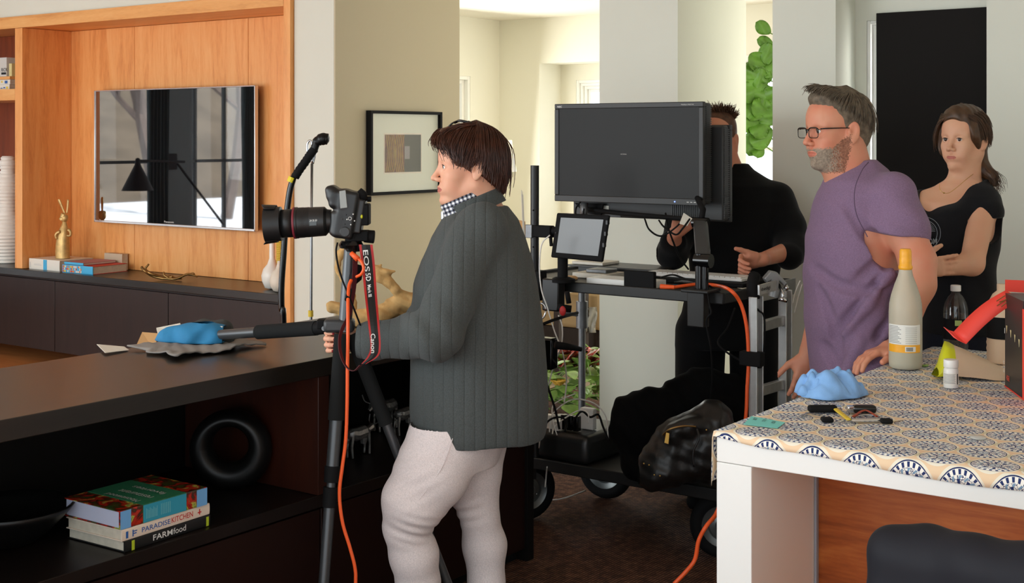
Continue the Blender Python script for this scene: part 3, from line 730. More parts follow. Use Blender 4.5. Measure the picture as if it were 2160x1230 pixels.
bxo = thing('box_file', 'grey-white slipcase with black lettering on the upper left shelf', 'box', (5.76, q0.y+.05, 2.046)); part('case', M['palegrey'], bxo, (5.67, 5.84, q0.y-.075, q0.y+.2, 2.046, 2.185))
text_on('print', 'RICK', M['txtk'], bxo, (5.6694, q0.y-.012, 2.082), (0,-1,0), V(0,0,1), .026, .075, bold=True)
part('print', M['txtk'], bxo, (5.6685, 5.6698, q0.y-.07, q0.y-.012, 2.060, 2.076), bevel=0)
bk = thing('book', 'small upright book with patterned cream cover at the divider', 'book', (5.72, q0.y-.10, 2.046)); part('cover', M['yellowcream'], bk, (5.68, 5.80, q0.y-.125, q0.y-.09, 2.046, 2.14))
# ================================================================ PICTURE
pic = thing('framed_picture', 'small square abstract print in wide white mount and thin black frame', 'picture', (6.25, 5.37, 1.25))
px0, px1, pz0, pz1, py_ = 5.915, 6.593, 1.252, 1.762, 5.378
part('frame', M['blackm'], pic, (px0, px0+.02, py_-.04, py_, pz0, pz1), (px1-.02, px1, py_-.04, py_, pz0, pz1), (px0+.02, px1-.02, py_-.04, py_, pz0, pz0+.018), (px0+.02, px1-.02, py_-.04, py_, pz1-.018, pz1))
part('mount', M['mount'], pic, (px0+.02, px1-.02, py_-.018, py_-.012, pz0+.018, pz1-.018), bevel=0)
A0 = onY(812, 320, py_-.02).x; A1 = onY(888, 320, py_-.02).x; z0_, z1_ = onY(850, 363, py_-.02).z, onY(850, 284, py_-.02).z
part('mount_bevel', M['cream'], pic, (A0-.01, A1+.01, py_-.0185, py_-.018, z0_-.01, z1_+.01), bevel=0)
part('print', M['artwork'], pic, (A0, A1, py_-.0195, py_-.0188, z0_, z1_), bevel=0)
w_ = A1-A0
m = MB()
for s, c0, cc in ((1, .02, .35), (-1, .98, .98)): 
    pass
arcs = MB()
for k in range(5):
    for s in (0, 1):
        pts = []
        for i in range(13):
            t = i/12*2-1; xx = (.03+.05*k+.055*(1-t*t)) if s == 0 else (.52-.05*k-.055*(1-t*t)); pts.append(V(A0+w_*xx, py_-.0205, (z0_+z1_)/2+(z1_-z0_)/2*.98*t))
        arcs.tube(pts, .0028, 4)
arcs.build('print_lines', M['artline'], pic)
part('print_patch', M['charcoalcloth'], pic, (A0+w_*.53, A1, py_-.0199, py_-.0196, z0_, z1_), bevel=0)
part('print_patch', M['artbox'], pic, (A0+w_*.54, A0+w_*.68, py_-.0203, py_-.0199, z0_+.08*1, z0_+.16), bevel=0)
part('glazing', M['glassflat'], pic, (px0+.02, px1-.02, py_-.028, py_-.0265, pz0+.018, pz1-.018), bevel=0)
# ================================================================ DARK OPEN COUNTER
YF, YB, CX0, CX1, CZ = 2.87, 3.52, -.6, 4.09, .92
ct = thing('open_shelf_counter', 'long espresso-stained counter with open shelves in front of the woman', 'counter', (1.9, 3.2, 0))
part('top', M['espresso'], ct, (CX0, CX1, YF, YB, .865, CZ), bevel=.002)
part('back', M['blackwood'], ct, (CX0, CX1-.04, YB-.03, YB-.004, .014, .864))
part('shelf', M['darkshelf'], ct, (CX0, CX1-.041, YF+.006, YB-.031, .462, .50))
part('divider', M['maho'], ct, (2.945, 2.992, YF+.004, YB-.031, .501, .864))
part('end_panel', M['blackwood'], ct, (CX1-.04, CX1, YF, YB-.004, .014, .864))
part('lower_front', M['maho_d'], ct, (CX0, 2.96, YF+.012, YF+.032, .06, .455), (2.966, CX1-.042, YF+.012, YF+.032, .06, .455))
part('plinth', M['blackm'], ct, (CX0, CX1-.042, YF+.05, YB-.04, .013, .058))
# cookbooks on the shelf
def onS(px, py): return onY(px, py, YF+.02)
s0 = onZ(262, 1167, .5); ang = math.radians(2)
FB, fa, fb_, fc = book('cookbook', 'black cookbook with lime bands and white lettering at the bottom of the shelf stack', M['blackbook'], (s0.x, s0.y, .501), ang, .302, .235, .030, spmat=M['blackbook'])
O = fc-fb_*.0028; N_ = -fb_
text_on('title', 'FARM', M['txtw'], FB, O+fa*.095+up*.0085, fa, up, .0155, .068, bold=True)
text_on('title', 'food', M['txtw'], FB, O+fa*.166+up*.0085, fa, up, .0165, .045)
blocks('spine_bands', FB, [M['limep']], O, fa, up, N_, [(.022,.032,.001,.027,0), (.286,.296,.001,.027,0)])
PB, pa, pb_, pc = book('cookbook', 'cream-spined cookbook with blue and red lettering in the middle of the shelf stack', M['creambook'], (s0.x-.008, s0.y+.001, .5315), ang+.01, .312, .225, .031, spmat=M['creambook'])
O = pc-pb_*.0028
text_on('title', 'PARADISE', M['bluep'], PB, O+pa*.066+up*.009, pa, up, .0135, .10, bold=True)
text_on('title', 'KITCHEN', M['redcover'], PB, O+pa*.170+up*.009, pa, up, .0150, .078, bold=True)
blocks('spine_print', PB, [M['bluep'], M['redcover']], O, pa, up, -pb_, [(.012,.02,.006,.024,0), (.034,.038,.006,.024,0), (.038,.05,.018,.021,0), (.038,.048,.012,.015,0), (.266,.280,.013,.016,1), (.271,.275,.008,.024,1)])
m = MB(); TB, ta, tb_, tc = book('cookbook', 'thick green and turquoise cookbook with painted vegetables on top of the shelf stack', M['vegpaint'], (s0.x-.012, s0.y+.004, .5635), ang-.02, .300, .235, .049, spmat=M['vegpaint'], pages=M['pagesblue'])
m.obox(tc+ta*.150+tb_*.115+up*.0496, ta*.075, tb_*.118, up*.0005); m.obox(tc-tb_*.0032+ta*.150+up*.0245, ta*.075, tb_*.0004, up*.024); m.build('cover_band', [M['greenband']], TB)
m = MB(); m.obox(tc-tb_*.0036+ta*.150+up*.0245, ta*.074, tb_*.0004, up*.0235); m.build('spine_panel', M['turq'], TB)
for c__ in ([(.0,.035,.0,.048,0)], [(.262,.30,.0,.048,0)]): blocks('spine_corner', TB, [M['bluelt'], M['redcover']], tc-tb_*.0030, ta, up, -tb_, c__)
blocks('spine_print', TB, [M['turqlt']], tc-tb_*.0040, ta, up, -tb_, [(.085+.004*i,.0865+.004*i,.010,.038-.003*(i%3),0) for i in range(10)]+[(.135+.006*i,.137+.006*i,.010,.04,0) for i in range(6)])
for i, tx_ in enumerate(('Moosewood', 'restaurant', 'favorites')):
    text_on('title', tx_, M['palegrey'], TB, tc+ta*(.100+.045*i)+tb_*.035+up*.0503, tb_, ta*-1, .020, .135)
# black bowl, black ring vase
pb = onZ(60, 1165, .5); prof = [(.05,.002),(.06,.004),(.10,.03),(.155,.085),(.17,.105),(.163,.106),(.145,.085),(.09,.03),(.0,.02)]
tag(MB().lathe(prof, (pb.x+.01, pb.y+.10, .501), n=48, cap=False).build('shallow_bowl', M['blackg2'], smooth=True), 'wide shallow black bowl at the left on the counter shelf', 'bowl')
rv = onY(487, 985, 3.16); m = MB(); R1, R2 = .092, .052; C_ = V(rv.x, rv.y, .501+.128)
axis = V(.80,.60,0)*-1; u_ = V(0,0,1); w2 = axis.cross(u_)
G = []
for i in range(41):
    a = 2*PI*i/40; row = []
    for j in range(21):
        b = 2*PI*j/20; row.append(C_+(u_*math.sin(a)+w2*math.cos(a))*(R1+.036*math.cos(b)*(1.0+.25*math.sin(a+PI)))+axis*.05*math.sin(b))
    G.append(row)
m.sheet(G); tag(m.build('ring_vase', M['blackg2'], smooth=True), 'round glossy black ring-shaped vase with open centre on the counter shelf', 'vase')
bw = thing('book', 'upright white book standing just inside the second counter compartment', 'book', (3.03, 3.0, .501)); part('cover', M['palegrey'], bw, (3.0, 3.028, 2.92, 3.16, .501, .735))
# silver cattle
def cow(px, py, Y, s, label, flip=1):
    p = onY(px, py, Y); t = thing('animal_figurine', label, 'figurine', (p.x, p.y, .501), 'silver animals in the dark compartment')
    o = V(p.x, p.y, .501); A = V(1,0,0)*flip; B = V(0,1,0); s_ = s
    def q(a, b, c): return o+A*a*s_+B*b*s_+V(0,0,c*s_)
    m = MB(); m.tube([q(-.055,0,.088), q(-.03,0,.094), q(.02,0,.09), q(.05,0,.096), q(.062,0,.098)], [.014*s_,.026*s_,.027*s_,.023*s_,.010*s_], 10)
    m.tube([q(-.03,.0,.07), q(-.028,.0,.045)], [.018*s_,.012*s_], 6); m.build('body', M['silver'], t)
    m = MB(); m.tube([q(-.05,0,.095), q(-.075,0,.105), q(-.095,0,.09)], [.012*s_,.016*s_,.007*s_], 8); m.build('head', M['silver'], t)
    m = MB()
    for sg in (-1,1): m.tube(bez([q(-.078,.008*sg,.115), q(-.09,.025*sg,.125), q(-.10,.03*sg,.15)], 4), .0025*s_, 5)
    m.build('horns', M['silver'], t)
    for a_, b_ in ((-.045,.012),(-.045,-.012),(.05,.012),(.05,-.012)):
        MB().tube([q(a_,b_,.085), q(a_*1.1,b_*1.1,.045), q(a_*1.05,b_*1.2,.002)], [.009*s_,.0055*s_,.005*s_], 6).build('leg', M['silver'], t)
cow(757, 975, 3.12, .85, 'silver animal figurine left of the pair beside the tripod foot tube', -1)
cow(812, 950, 3.32, .95, 'silver horned animal figurine deeper in the compartment between the tripod legs')
cow(853, 945, 3.22, .8, 'silver animal figurine closest to the white trousers', -1)
# ================================================================ EQUIPMENT CART
KX0, KX1, KY0, KY1, KZ = 4.45, 5.09, 2.265, 3.305, 1.02
cart = thing('equipment_cart', 'black two-tier rolling equipment cart with inflated wheels carrying monitors', 'cart', (4.77, 2.76, 0))
part('top_tray', M['trayblack'], cart, (KX0+.012, KX1-.012, KY0+.012, KY1-.012, KZ-.035, KZ-.014))
part('rim', M['cartblack'], cart, (KX0, KX0+.012, KY0, KY1, KZ-.042, KZ), (KX1-.012, KX1, KY0, KY1, KZ-.042, KZ), (KX0+.012, KX1-.012, KY0, KY0+.012, KZ-.042, KZ), (KX0+.012, KX1-.012, KY1-.012, KY1, KZ-.042, KZ), bevel=.004)
part('end_bracket', M['alu'], cart, (KX0+.30, KX1, KY0-.006, KY0-.0005, KZ-.062, KZ+.004), bevel=.002)
part('lower_tray', M['trayblack'], cart, (KX0+.012, KX1-.012, KY0+.012, KY1-.012, .268, .285))
part('lower_rim', M['cartblack'], cart, (KX0-.004, KX0+.012, KY0, KY1, .243, .29), (KX1-.012, KX1, KY0, KY1, .243, .29), (KX0+.012, KX1-.012, KY0, KY0+.012, .243, .29), (KX0+.012, KX1-.012, KY1-.012, KY1, .243, .29), bevel=.004)
for (x, y) in ((5.035, 3.268), (KX1-.03, KY0+.04), (KX0+.06, 3.215)):
    m = MB(); m.tube([(x, y, .286), (x, y, KZ-.036)], .0165, 16); m.build('post', M['steelgrey'], cart, smooth=True, angle=40)
m = MB(); m.tube([(5.035, 3.268, .74), (5.035, 3.268, .86)], .027, 16); m.tube([(5.02, 3.27, .80), (4.97, 3.33, .81)], .009, 8); m.build('clamp_collar', M['steelgrey'], cart, smooth=True, angle=40)
def wheel(x, y, ang, r=.125):
    ax = V(math.cos(ang), math.sin(ang), 0); c = V(x, y, r+.012)
    t = MB(); prof = []
    for i in range(17):
        q = PI*(i/16); prof.append((r-.028+.028*math.sin(q) if 0 < i < 16 else r-.032, -.030*math.cos(q)))
    t.lathe([(r*.60, -.022)]+prof+[(r*.60, .022)], c, ax, 40, cap=False); ty = t.build('tyre', M['rubber'], cart, smooth=True, angle=60)
    t = MB(); t.lathe([(.002,-.022),(.022,-.024),(.028,-.016),(.05,-.010),(.055,-.018),(.070,-.022),(.078,-.026),(.080,-.02),(.080,.02),(.05,.01),(.002,.02)], c, ax, 36); h = t.build('hub', M['hub'], ty, smooth=True, angle=30)
    for k in range(4):
        a = k*PI/2+.5; u = V(0,0,1)*math.cos(a)+ax.cross(V(0,0,1))*math.sin(a); MB().ball(c-ax*.013+u*.040, .0045, 6).build('bolt', M['chrome'], h)
    f = MB(); side = ax.cross(V(0,0,1))
    f.obox(c+ax*.040+V(0,0,.055), ax*.003, side*.02, V(0,0,.070)); f.obox(c-ax*.040+V(0,0,.086), ax*.003, side*.02, V(0,0,.034)); f.obox(c+V(0,0,.123), ax*.043, side*.03, V(0,0,.0035)); f.build('fork', M['cartblack'], cart, bevel=.002)
wheel(4.52, 2.30, math.radians(24)); wheel(4.97, 3.10, math.radians(10)); wheel(4.50, 3.19, math.radians(62)); wheel(5.02, 2.33, math.radians(24))
# monitors
def monitor(name, label, x, y0, y1, z0, z1, facing, scr, bz=.022, dep=.055):
    t = thing(name, label, 'monitor', (x, (y0+y1)/2, z0)); s = -1 if facing < 0 else 1   # facing -X when <0
    f0, f1 = (x, x+.022) if s < 0 else (x-.022, x)
    part('bezel', M['mon'], t, (f0, f1, y0, y1, z0, z0+bz*1.25), (f0, f1, y0, y1, z1-bz, z1), (f0, f1, y0, y0+bz, z0+bz*1.25, z1-bz), (f0, f1, y1-bz, y1, z0+bz*1.25, z1-bz), bevel=.003)
    sx = x+.004 if s < 0 else x-.007
    part('screen', scr, t, (sx, sx+.003, y0+bz, y1-bz, z0+bz*1.25, z1-bz), bevel=0)
    b0, b1 = (x+.0225, x+.0225+dep) if s < 0 else (x-.0225-dep, x-.0225)
    part('rear_housing', M['mon'], t, (b0, b1, y0+.004, y1-.004, z0+.004, z1-.004), bevel=.008)
    m = MB(); n = 46
    for i in range(n):
        z = z0+.02+(z1-z0-.04)*i/(n-1); m.box(b0+.004, b1-.004, y0+.0005, y0+.0045, z-.0022, z+.0022)
    m.build('vent_ribs', M['darkgrey'], t)
    return t
m1 = monitor('computer_monitor', 'large grey-black monitor facing the camera with blank dark screen on the cart', 4.77, 2.515, 3.238, 1.324, 1.745, -1, M['screen'])
text_on('logo', 'NEC', M['txtw'], m1, (4.7694, 3.222, 1.729), (0,-1,0), up, .0075, .024, bold=True)
text_on('model_name', 'MultiSync PA271W', M['palegrey'], m1, (4.7694, 2.615, 1.730), (0,-1,0), up, .006, .058)
text_on('screen_message', 'NO SIGNAL', M['palegrey'], m1, (4.7736, 2.905, 1.528), (0,-1,0), up, .004, .030)
MB().ball((4.7694, 2.645, 1.338), .003, 6).build('power_light', M['bluelite'], m1)
for i in range(4): MB().box(4.7692, 4.7698, 2.58-.016*i, 2.59-.016*i, 1.336, 1.339).build('button', M['palegrey'], m1)
m2 = monitor('computer_monitor', 'second black monitor turned to the man in black, behind the large one', 4.955, 2.478, 3.22, 1.252, 1.652, 1, M['screen'], dep=.05)
m = MB(); 
for i in range(14): m.box(4.879, 4.8824, 2.60+i*.009, 2.604+i*.009, 1.262, 1.318)
m.build('vent_slots', M['darkgrey'], m2)
part('rating_label', M['paper'], m2, (4.880, 4.8822, 3.03, 3.075, 1.285, 1.305), bevel=0)
part('port_plate', M['darkgrey'], m2, (4.880, 4.8822, 2.97, 3.10, 1.258, 1.272), bevel=0)
# monitor arm and post
arm = thing('monitor_arm', 'black jointed monitor arm clamped to the front rim of the cart', 'monitor arm', (4.43, 2.36, .87))
ax_ = 4.43; ay = onX(1490, 600, ax_).y
def az_(py): return onX(1490, py, ax_).z
part('clamp_box', M['cartblack'], arm, (ax_-.03, ax_+.015, ay-.005, ay+.066, az_(690), az_(612)), bevel=.004)
part('clamp_plate', M['cartblack'], arm, (ax_-.045, ax_+.06, ay-.03, ay+.085, KZ+.0015, KZ+.014), bevel=.004)
m = MB(); m.tube([(ax_, ay+.028, KZ+.014), (ax_, ay+.028, 1.165)], .017, 20); m.tube([(ax_, ay+.005, KZ+.014), (ax_, ay+.005, 1.15)], .013, 20); m.build('post', M['blackg'], arm, smooth=True, angle=40)
m = MB(); a = V(ax_, ay+.012, 1.14); b = onX(1478, 470, 4.62); d = b-a; n_ = V(0,1,0); m.obox((a+b)/2, d/2*1.04, n_*.030, d.cross(n_).normalized()*.018); m.build('upper_link', M['darkgrey'], arm, bevel=.008)
for a_, r_ in ((a,.026),(b,.021)): MB().tube([a_-V(0,.032,0), a_+V(0,.032,0)], r_, 20).build('hinge', M['blackg'], arm, smooth=True, angle=40)
m = MB(); m.tube([b, b+V(.02,0,.05), (4.80, 2.56, 1.36)], [.012,.012,.012], 12); m.tube(bez([b+V(0,0,.01), (4.79, 2.9, 1.28), (4.86, 3.15, 1.29)], 4), .010, 10); m.build('rear_bar', M['blackm'], arm, smooth=True)
m = MB(); m.tube([onX(1232, 428, 4.80), onX(1232, 460, 4.80)], .017, 12); m.build('mount_post', M['steelgrey'], arm, smooth=True)
m = MB(); m.prism([onX(1212+a_, 428+b_, 4.86) for a_, b_ in ((0,0),(60,2),(55,26),(20,22))], (.01,0,0)); m.build('mount_plate', M['blackm'], arm)
# tall pole with clamp
KP = 4.42; kp = onX(1128, 400, KP)
pole = thing('clamp_pole', 'tall thin black pole with clamps at the left end of the cart', 'pole', (KP, kp.y, .3))
m = MB(); m.tube([(KP, kp.y, .30), (KP, kp.y, onX(1128, 349, KP).z)], .0175, 20); m.build('pole', M['black'], pole, smooth=True, angle=40)
for py in (443, 520): MB().lathe([(.0035,0),(.0035,.003)], V(KP, kp.y, onX(1121, py, KP).z)-V(C36,S36,0)*.0165-V(S36,-C36,0)*.006, (-C36,-S36,0), 10).build('hole', M['blackm'], pole)
zc = onX(1128, 487, KP).z
part('clamp', M['steelgrey'], pole, (KP-.028, KP-.016, kp.y-.004, kp.y+.028, zc-.028, zc+.026), bevel=.002)
m = MB(); m.obox((KP-.005, kp.y-.035, zc), (.018,0,0), (0,.055,0), (0,0,.024)); m.build('clamp_body', M['blackm'], pole, bevel=.004)
m = MB(); m.tube([(KP, kp.y-.08, zc+.004), (KP, kp.y-.14, zc+.004)], .017, 14); m.tube([(KP-.01, kp.y-.085, zc-.02), (KP-.02, kp.y-.095, zc-.055)], .007, 8); m.build('arm', M['blackm'], pole, smooth=True, angle=40)
part('foot_clamp', M['blackm'], pole, (KP-.025, KP+.03, kp.y-.04, kp.y+.04, .94, 1.06), bevel=.004)
# tablet on a stand
TX = 4.40
def tp(px, py, dx=0): return onX(px, py, TX+dx)
tab = thing('tablet', 'dark tablet in a rugged case tilted on a short stand at the cart front', 'tablet', tp(1220, 545))
tl, tr, brr, bl = tp(1174, 449), tp(1285, 454), tp(1270, 553, -.015), tp(1161, 543, -.015)
nrm = (tr-tl).cross(bl-tl).normalized(); nrm = nrm if nrm.x < 0 else -nrm
def quad(a, b, c, d, u0, v0, u1, v1):
    f = lambda u, v: (a*(1-u)+b*u)*(1-v)+(d*(1-u)+c*u)*v
    return [f(u0,v0), f(u1,v0), f(u1,v1), f(u0,v1)]
MB().prism(quad(tl,tr,brr,bl,0,0,1,1), -nrm*.014).build('case', M['blackm'], tab, bevel=.006, seg=3)
MB().prism([p+nrm*.001 for p in quad(tl,tr,brr,bl,.10,.10,.91,.88)], nrm*.0008).build('screen', M['tabscreen'], tab)
MB().ball(quad(tl,tr,brr,bl,.045,.45,1,1)[0]+nrm*.001, .004, 6).build('home_button', M['darkgrey'], tab)
m = MB(); q = tp(1187, 560, .02); m.tube([(q.x, q.y, KZ+.002), (q.x, q.y, tp(1187,540).z+.06)], .021, 18); m.lathe([(.05,0),(.05,.012),(.03,.02)], (q.x, q.y, KZ+.001), n=24); m.build('stand', M['blackm'], tab, smooth=True, angle=40)
for py in (465, 490, 515):
    e = quad(tl,tr,brr,bl, 1,(py-449)/104,1,1)[0]; MB().obox(e+V(0,.002,0), (.008,0,0), (0,.004,0), (0,0,.008)).build('case_clip', M['black'], tab)
# things on the tray
TZ = KZ-.0135
def onT(px, py, z=TZ): return onZ(px, py, z)
def slab(name, label, cat, mat, corners, h, z=TZ+.001, bevel=.002, parent=None, group=None):
    pts = [onZ(px, py, z) for px, py in corners]
    o = MB().prism(pts, (0,0,h)).build(name, mat, parent, bevel=bevel)
    return o if parent else tag(o, label, cat, group)
def xbox(name, label, cat, mat, x0, x1, y0, y1, z0, z1, bevel=.003, group=None):
    return tag(MB().box(x0, x1, y0, y1, z0, z1).build(name, mat, bevel=bevel), label, cat, group)
kb = thing('keyboard', 'slim white keyboard on the cart in front of the man in black', 'keyboard', (4.86, 2.55, TZ))
part('base', M['whitep'], kb, (4.80, 4.915, 2.36, 2.80, TZ+.019, TZ+.032), bevel=.003)
m = MB()
for i in range(6):
    for j in range(18): m.box(4.803+i*.0182, 4.819+i*.0182, 2.366+j*.0238, 2.387+j*.0238, TZ+.0325, TZ+.0365)
m.build('keys', M['whitep'], kb)
lap = thing('laptop', 'dark closed laptop lying under the white keyboard', 'laptop', (4.85, 2.6, TZ)); part('case', M['blackm'], lap, (4.75, 4.99, 2.33, 2.69, TZ+.001, TZ+.018), bevel=.004)
mat_ = thing('drawing_tablet', 'large dark pen tablet at the back left of the cart top', 'pen tablet', (4.95, 3.0, TZ))
part('body', M['tabgrey'], mat_, (4.865, 5.07, 2.80, 3.235, TZ+.028, TZ+.036), (4.90, 5.06, 2.88, 3.2, TZ+.001, TZ+.028))
hd1 = xbox('hard_drive', 'white box-shaped drive lying on the cart near the front rim', 'drive', M['whitep'], 4.50, 4.62, 2.60, 2.90, TZ+.001, TZ+.030)
hub_ = thing('card_reader', 'small upright black dock standing at the front rim of the cart', 'card reader', (4.47, 2.78, TZ)); part('case', M['blackm'], hub_, (4.464, 4.485, onX(1381, 600, 4.47).y, onX(1317, 600, 4.47).y, TZ+.001, TZ+.074), bevel=.004)
xbox('paper_stack', 'short stack of pale papers and drives at the left of the cart', 'papers', M['paper'], 4.70, 4.85, 2.93, 3.10, TZ+.001, TZ+.022)
xbox('hard_drive', 'grey drive on top of the pale paper stack on the cart', 'drive', M['steelgrey'], 4.73, 4.82, 2.95, 3.05, TZ+.0225, TZ+.038)
xbox('paper_stack', 'loose white sheets left of the paper stack on the cart', 'papers', M['paper'], 4.88, 5.02, 3.06, 3.22, TZ+.037, TZ+.05)
tag(MB().lathe([(.06,.0),(.062,.008),(.05,.014),(.001,.016)], (4.60, 3.06, TZ+.001), n=24, sx=.6).build('mouse_pad_dish', M['tan'], smooth=True), 'pale oval dish at the left front of the cart top', 'dish')
ph = xbox('phone', 'blue-edged phone lying by the orange cable plug', 'phone', M['black'], 4.62, 4.69, 2.44, 2.58, TZ+.001, TZ+.010)
xbox('phone', 'dark phone on top of the blue-edged one', 'phone', M['blackg'], 4.635, 4.70, 2.455, 2.575, TZ+.0105, TZ+.022)
tag(MB().box(4.625, 4.685, 2.445, 2.575, TZ+.0102, TZ+.0104).build('note', M['skyblue']), 'light blue card between the two phones', 'card')
slab('paper_note', 'small white paper near the right front corner of the cart', 'paper', M['paper'], [(1550,603),(1578,599),(1572,611),(1556,608)], .0006, bevel=0)
# orange cables
def cable(name, pts, r, mat, label=None, cat='cable', parent=None, n=8, group=None, k=8):
    m = MB(); m.tube(bez(pts, k), r, n); o = m.build(name, mat, parent, smooth=True)
    return o if parent else tag(o, label, cat, group)
oc = thing('tether_cable', 'orange tether cable running over the cart edge down the ladder to the floor', 'cable', onX(1572, 800, 4.40))
pts = [onZ(1393, 605, KZ+.006), onZ(1420, 606, KZ+.006), onZ(1470, 600, KZ+.014), onZ(1510, 602, KZ+.014)]+[P(px, py, 4.84) for px, py in ((1540,612),(1562,640),(1575,690),(1579,760),(1576,820),(1573,880),(1560,960))]+[P(1540, 1010, 4.6), P(1524, 1050, 4.3), P(1510, 1085, 4.2), P(1490, 1110, 4.15), P(1474, 1140, 4.15), P(1466, 1180, 4.1), P(1448, 1205, 4.1), P(1422, 1232, 4.1)]
cable('cord', pts, .0068, M['orange'], parent=oc, k=10)
m = MB(); m.tube([pts[0], pts[0]+(pts[1]-pts[0]).normalized()*.055], [.011,.008], 10); m.build('plug', M['orange'], oc, smooth=True, angle=40)
# lower shelf: power box, chargers, bags
LZ = .2865
pw = thing('power_box', 'low black power box with plugs on the lower shelf of the cart', 'power strip', (4.62, 3.0, LZ))
c0 = onX(1137, 950, 4.46); PZ = .405
m = MB(); m.box(4.455, 4.80, 2.865, 3.235, LZ, PZ); m.build('case', M['powerblack'], pw, bevel=.03, seg=4)
def upr(name, label, px, py, dpx, h, mat, X, dx=.03, parent=None, cat='charger', group=None):
    p = onX(px, py, X); w_ = dpx*(X/(C36+S36*kx(px)))/F/.81/2
    m = MB(); m.box(X-dx/2, X+dx/2, p.y-w_, p.y+w_, PZ+.0015, PZ+h); o = m.build(name, mat, bevel=.004, seg=3); tag(o, label, cat, group); return o
upr('charger', 'large white square charger standing tallest on the power box', 1241, 930, 26, .088, M['whitep'], 4.58, .03)
upr('charger', 'cream-white charger at the far left of the power box', 1159, 935, 20, .058, M['porcelain'], 4.50, .03)
upr('charger', 'small white cube charger beside the cream one on the power box', 1175, 938, 14, .040, M['whitep'], 4.485, .03)
for i, px in enumerate((1191, 1204, 1217)): upr('plug_adapter', 'black plug adapter in the row of three between the white chargers', px, 935, 10, .062, M['blackg'], 4.52, .03, cat='plug', group='black adapters on the power box')
def wcable(pts, label, r=.0028, mat=None, group=None): return cable('charging_cable', [P(*p) for p in pts], r, mat or M['whitep'], label, n=6)
dpb = 5.22
wcable([(1159,912,dpb),(1162,880,5.25),(1185,855,5.3),(1215,842,5.4),(1255,852,5.4),(1278,880,5.35),(1283,925,5.3)], 'white cable arching highest over the chargers')
wcable([(1241,893,dpb),(1240,872,dpb),(1222,866,5.3),(1195,880,5.3),(1170,900,5.25),(1165,915,5.2)], 'white cable from the tall white charger curling left')
wcable([(1175,918,5.2),(1168,895,5.2),(1165,860,5.3),(1180,845,5.35),(1214,830,5.4)], 'white cable rising from the small cube charger')
wcable([(1137,945,5.18),(1140,905,5.1),(1136,880,5.1)], 'short white cable at the left edge beside the grey sweater')
wcable([(1154,985,5.3),(1152,1005,5.4),(1150,1028,5.4)], 'white cable hanging below the power box')
wcable([(1150,1054,5.69),(1175,1054,5.69),(1200,1048,5.73),(1235,1035,5.82)], 'white cable lying on the rug left of the rear wheel')
wcable([(1160,496,5.2),(1143,515,5.2),(1138,560,5.2),(1142,610,5.2),(1155,650,5.2),(1170,700,5.2),(1187,745,5.2),(1195,800,5.3),(1190,850,5.3)], 'long white cable hanging from the tablet clamp', .003)
wcable([(1178,665,5.25),(1186,690,5.25),(1184,730,5.25),(1170,765,5.3),(1160,800,5.3),(1150,835,5.3)], 'white cable looping among the foliage behind the cart', .0028)
wcable([(1130,720,5.1),(1140,760,5.15),(1150,800,5.2),(1170,860,5.2),(1180,905,5.2)], 'black cable hanging down from the cart left end', .005, M['blackm'])
wcable([(1205,895,5.25),(1215,880,5.25),(1228,868,5.3),(1245,880,5.3),(1262,875,5.35),(1272,900,5.3),(1284,930,5.25)], 'black cable looping behind the tall white charger', .0045, M['blackm'])
wcable([(1140,925,5.15),(1155,890,5.2),(1180,880,5.25),(1195,890,5.25),(1192,910,5.2)], 'black cable coiled behind the small chargers', .004, M['blackm'])
# black hanging boxes at the left end of the cart
p_ = onX(1165, 630, 4.40)
gb = thing('battery_pack', 'black battery box hanging from the left front corner of the cart', 'battery', (4.40, p_.y, .95))
part('case', M['black'], gb, (4.375, 4.425, onX(1185,620,4.40).y, onX(1150,620,4.40).y, onX(1165,655,4.40).z, onX(1165,587,4.40).z), bevel=.006)
m = MB(); m.tube([P(1196,615,5.15), P(1200,640,5.15)], .010, 10); m.tube([P(1175,648,5.15), P(1205,652,5.15)], .014, 10); m.build('knob', M['blackm'], gb, smooth=True)
MB().ball(P(1187,656,5.13), .016, 8, (.5,.9,1.2)).build('red_lever', M['red'], gb)
cb = thing('power_adapter', 'black adapter brick dangling under the battery box', 'adapter', P(1158, 770, 5.15))
part('case', M['blackg'], cb, *[(4.30, 4.35, onX(1172,730,4.33).y, onX(1143,730,4.33).y, onX(1158,778,4.33).z, onX(1158,712,4.33).z)], bevel=.008)
m = MB(); m.tube([P(1172,728,5.1), P(1195,731,5.12), P(1226,737,5.15)], [.016,.014,.009], 10); m.build('clamp_arm', M['blackm'], cb, smooth=True)
m = MB(); m.tube([P(1130,690,5.1), P(1165,676,5.1), P(1190,668,5.2), P(1218,660,5.4)], .006, 8); m.build('rod', M['blackm'], cb)
m = MB()
m.tube([P(1138+13*math.cos(a), 656+17*math.sin(a), 5.05) for a in [2*PI*i/20 for i in range(21)]], .0042, 8); m.build('key_ring', M['chrome'], pole, smooth=True)
